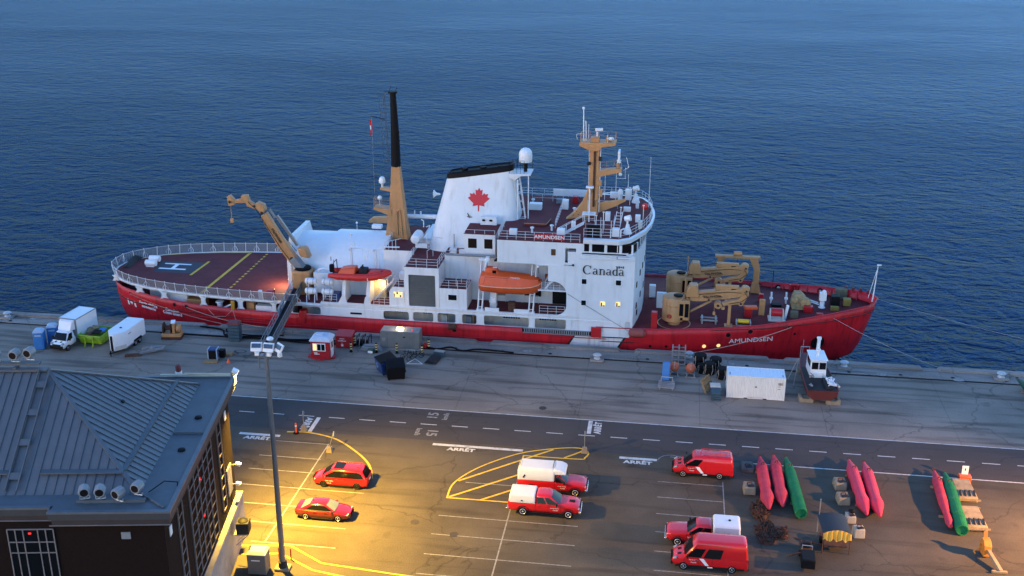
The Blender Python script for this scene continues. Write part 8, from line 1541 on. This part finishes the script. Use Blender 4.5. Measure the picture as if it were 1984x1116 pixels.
# tall windows of the right side
def sidewin(y0,y1,z0,z1,cols):
    w=part('window',bd); x_=-.7; b=B(); b.bx(x_,x_+.02,y0,y1,z0,z1); b.make('window_pane',mat('matt_dark_glass',(.004,.004,.005),.6,var=.1,spec=.03),w)
    for k in range(cols+1): q=lerp(y0,y1,k/cols); b=B(); b.bx(x_,x_+.1,q-.04,q+.04,z0,z1); b.make('mullion',WINM,w)
    n=int((z1-z0)/.9)
    for k in range(n+1): q=lerp(z0,z1,k/n); b=B(); b.bx(x_,x_+.08,y0,y1,q-.03,q+.03); b.make('glazing_bar',WINM,w)
sidewin(3.6,4.7,5,12.6,1); sidewin(6.6,13.4,4.6,12.9,5); sidewin(15.4,16.5,5,12.6,1)
for (y_,z_) in ((9.5,11.2),(9.8,8.0)): b=B(); b.bx(-.67,-.63,y_,y_+.25,z_,z_+.2); b.make('red_window_glow',REDGLOW,bd)  # glowing plates in place of red cars reflected in the glass
for (y_) in (1.6,18.2): b=B(); b.bx(-.7,-.64,y_,y_+.5,11.6,12.3); b.make('vent_grille',SIGNW,bd)
b=B(); b.bx(-.7,-.6,17.3,18.7,5.2,7.6); b.make('notice_board',GREY,bd,.02)
# wall floodlights that light the lot
for i,(y_,z_) in enumerate(((19.0,7.2),(18.5,5.7))):
    t=thing('wall_floodlight',('upper' if i==0 else 'lower')+' white floodlight on the far corner of the brick wall','floodlight',bw(-.2,y_,z_),AB); b=B(); b.tube((-.45,0,0),(0,0,.12),.04,5); b.make('bracket',STEEL,t); b=B(); b.box((.12,0,.1),(.4,.35,.22),ry=.35); b.make('head',WHITE2,t,.04)
t=thing('corner_floodlight','glowing floodlight on the far right corner of the roof edge','floodlight',bw(-.25,LY-.15,E+.1),AB); b=B(); b.tube((0,0,0),(0,0,.35),.06,6); b.make('post',STEEL,t); b=B(); b.box((.25,-.05,.45),(.5,.5,.28),ry=.5); b.make('head',WHITE2,t,.04); b=B(); b.box((.42,-.05,.33),(.1,.4,.16),ry=.5); b.make('lens',emat('sodium_lens',(1.0,.7,.25),1.5),t)
sl=bpy.data.lights.new('sodium_light','SPOT'); sl.energy=21000; sl.color=(1.0,.58,.06); sl.spot_size=math.radians(126); sl.spot_blend=1.0; sl.shadow_soft_size=.18
lo=bpy.data.objects.new('sodium_light',sl); COL.objects.link(lo); lo.parent=t; lo.location=(.36,-.05,.2)
_dir=Vector((.44,.02,-.9)).normalized(); lo.rotation_euler=(-_dir).to_track_quat('Z','Y').to_euler()
b=B(); b.beam((-6,LY-.25,E+.25),(-.4,LY-.25,E+.25),.12,.18); b.beam((-4,LY-.4,E+.45),(-.4,LY-.2,E+.3),.08,.1); b.make('cable_tray',mat('tray_cream',(.6,.55,.42),.5),bd)
t=thing('beacon','red beacon on a white bracket behind the roof edge','beacon',bw(-4.6,LY+.1,E+.1),AB); b=B(); b.bx(-.25,.25,-.15,.15,0,.35); b.make('bracket',WHITE2,t,.03); b=B(); b.lathe([(.22,.35),(.22,.8),(.15,.9),(.01,.92)],(0,0,0),12); b.make('dome',MAROON,t)
# air conditioning unit on wall bracket, grey cabinet, red posts
t=thing('wall_cooling_unit','dark cooling unit on a bracket on the white base wall','cooling unit',(-32.35,74.5,3.0),AB); b=B(); b.bx(-.5,.5,-.5,.5,0,1.0); b.make('casing',DARK,t,.04); b=B(); b.lathe([(.38,0),(.4,.06),(.1,.18)],(0,0,1.0),14); b.make('fan_guard',BLACK,t); b=B(); b.bx(-.7,.45,-.45,.45,-.1,0); b.beam((-.6,-.4,-1.0),(.4,-.4,-.1),.06,.06); b.beam((-.6,.4,-1.0),(.4,.4,-.1),.06,.06); b.make('bracket',STEEL,t)
t=thing('service_cabinet','grey service cabinet with pale sloped lid at the foot of the lamp pole','cabinet',(-30.95,73.6,0),.05); b=B(); b.bx(-.75,.75,-.6,.6,.1,1.9); b.make('body',mat('cabinet_grey',(.12,.125,.13),.5),t,.05); b=B(); b.loft([[(-.8,-.66,1.9),(.8,-.66,1.9),(.8,.66,1.9),(-.8,.66,1.9)],[(-.6,-.45,2.15),(.6,-.45,2.15),(.6,.5,2.15),(-.6,.5,2.15)]]); b.make('lid',mat('cabinet_lid',(.45,.45,.42),.5),t,.04); b=B(); b.bx(-.4,.3,-.61,-.6,1.35,1.45); b.make('label_strip',SIGNW,t)
for i,x in enumerate((-32.4,-30.0,-29.0)):
    b=B(); b.lathe([(.06,0),(.06,1.05),(.01,1.08)],(0,0,0),8); o=b.make('red_post',RED,None); o.location=(x,75.6,0); tag(o,['red barrier post nearest the building wall','red barrier post between the cabinet and the lamp pole','red barrier post just left of the lamp pole foot'][i],'post','red barrier posts')
# tall lamp pole
t=thing('lamp_pole','tall grey lamp pole carrying three floodlights above the lot','lamp pole',(-29.21,74.25,0),0)
PLM=mat('pole_grey',(.15,.16,.17),.45,metal=.3,var=.08)
b=B(); b.tube((0,0,.25),(0,0,18.6),.24,14,.16); b.make('pole',PLM,t); b=B(); b.bx(-.6,.6,-.45,.45,0,.22); b.make('base',CONC,t,.04); b=B(); b.lathe([(.36,.2),(.34,.7),(.25,.75)],(0,0,0),14); b.make('base_collar',DARK,t)
b=B(); b.tube((-.85,0,18.6),(1.15,0,18.6),.07,6); b.path([(-.6,0,18.5),(-.6,0,17.6),(0,0,17.6)],.06,6); b.tube((-.7,.0,18.6),(-.25,1.2,19.1),.08,6); b.tube((-.2,.0,18.6),(-.1,1.4,19.3),.1,6); b.make('cross_arm',PLM,t)
for i,(x,rz,y) in enumerate(((-.72,.12,0),(.22,-.05,0),(1.05,-.75,0))):
    h=part('floodlight_head',t); h.location=(x,y,19.2); h.rotation_euler=(0,0,rz)
    b=B(); b.box((0,0,.15),(.85,.16,.7),rx=-.55); b.make('housing',WHITE2,h,.04); b=B(); b.box((0,-.09,.28),(.68,.05,.32),rx=-.55); b.make('glass',mat('lamp_glass_blue',(.05,.08,.13),.15),h); b=B(); b.path([(-.2,.05,-.2),(0,0,-.55),(.2,.05,-.2)],.05,5); b.box((0,0,-.4),(.3,.25,.25)); b.make('yoke',WHITE2,h)
b=B(); b.sph((-.2,1.5,19.4),.28,10,6,(1,1,.6)); b.make('camera_dome',WHITE2,t)
# warm street lamp standing beyond the right edge of the view
t=thing('street_lamp','grey street lamp with warm light beyond the right side of the lot','street lamp',(50,80,0),0); b=B(); b.tube((0,0,0),(0,0,11.5),.16,10,.1); b.path([(0,0,11.4),(-1.6,.3,12.0)],.08,6); b.make('pole',PLM,t); b=B(); b.box((-1.9,.35,12.0),(.9,.4,.2)); b.make('head',GREY,t,.04); b=B(); b.box((-1.9,.35,11.88),(.6,.3,.06)); b.make('lens',emat('warm_lens',(1.0,.62,.3),1.5),t)
pl_=bpy.data.lights.new('street_lamp_light','SPOT'); pl_.energy=23000; pl_.color=(1.0,.48,.14); pl_.spot_size=math.radians(122); pl_.spot_blend=.8; pl_.shadow_soft_size=.2; lo=bpy.data.objects.new('street_lamp_light',pl_); COL.objects.link(lo); lo.parent=t; lo.location=(-1.9,.35,11.75); lo.rotation_euler=(0,math.radians(36),0)
# warm lamp in the ship's boat bay and at the hangar corner
for (x,y,z,e) in ((X0+38.5,YC-7.9,5.3,14),(X0+24.7,YC-3.8,4.5,110)):
    l=bpy.data.lights.new('ship_lamp_light','POINT'); l.energy=e; l.color=(1,.72,.33); l.shadow_soft_size=.1; lo=bpy.data.objects.new('ship_lamp_light',l); COL.objects.link(lo); lo.location=(x,y,z)
b=B(); b.sph((37.95,-7.35,5.65),.09,8,6); b.make('bay_lamp',LITWIN,ship); b=B(); b.sph((25.6,-4.4,4.1),.1,8,6); b.make('hangar_lamp',LITWIN,ship)

# ================================================================== separate rail runs into parts of their own
def split_runs(prefixes,gap=.25):
    for o in [q for q in bpy.data.objects if q.type=='MESH' and any(q.name.split('.')[0]==p for p in prefixes)]:
        me=o.data; n=len(me.vertices); par=list(range(n))
        def find(a):
            while par[a]!=a: par[a]=par[par[a]]; a=par[a]
            return a
        for e in me.edges:
            a,c=find(e.vertices[0]),find(e.vertices[1])
            if a!=c: par[a]=c
        isl={}
        for v in me.vertices: isl.setdefault(find(v.index),[]).append(v.index)
        keys=list(isl); bb=[]
        for k in keys:
            P=[me.vertices[i].co for i in isl[k]]; bb.append([min(p[j] for p in P)-gap/2 for j in range(3)]+[max(p[j] for p in P)+gap/2 for j in range(3)])
        g=list(range(len(keys)))
        def fg(a):
            while g[a]!=a: g[a]=g[g[a]]; a=g[a]
            return a
        for i in range(len(keys)):
            for j in range(i+1,len(keys)):
                A,C=bb[i],bb[j]
                if all(A[q]<=C[q+3] and C[q]<=A[q+3] for q in range(3)):
                    a,c=fg(i),fg(j)
                    if a!=c: g[a]=c
        roots=sorted(set(fg(i) for i in range(len(keys))))
        if len(roots)<2: continue
        for r in roots:
            vs=[i for q in range(len(keys)) if fg(q)==r for i in isl[keys[q]]]; idx={v:i for i,v in enumerate(vs)}
            b=B(); b.v=[tuple(me.vertices[v].co) for v in vs]; b.f=[tuple(idx[v] for v in p.vertices) for p in me.polygons if p.vertices[0] in idx]
            nm=o.name.split('.')[0]; q=b.make(nm,me.materials[0],o.parent); q.matrix_parent_inverse=o.matrix_parent_inverse
        bpy.data.objects.remove(o)
split_runs(('mast_arm','knuckle','gunwale','railing','white_deck_roll','cap_rail','sheer_rail','roof_rail','signal_locker','steel_cradle','box_edge_trim','skirt_rail','eave_band'))
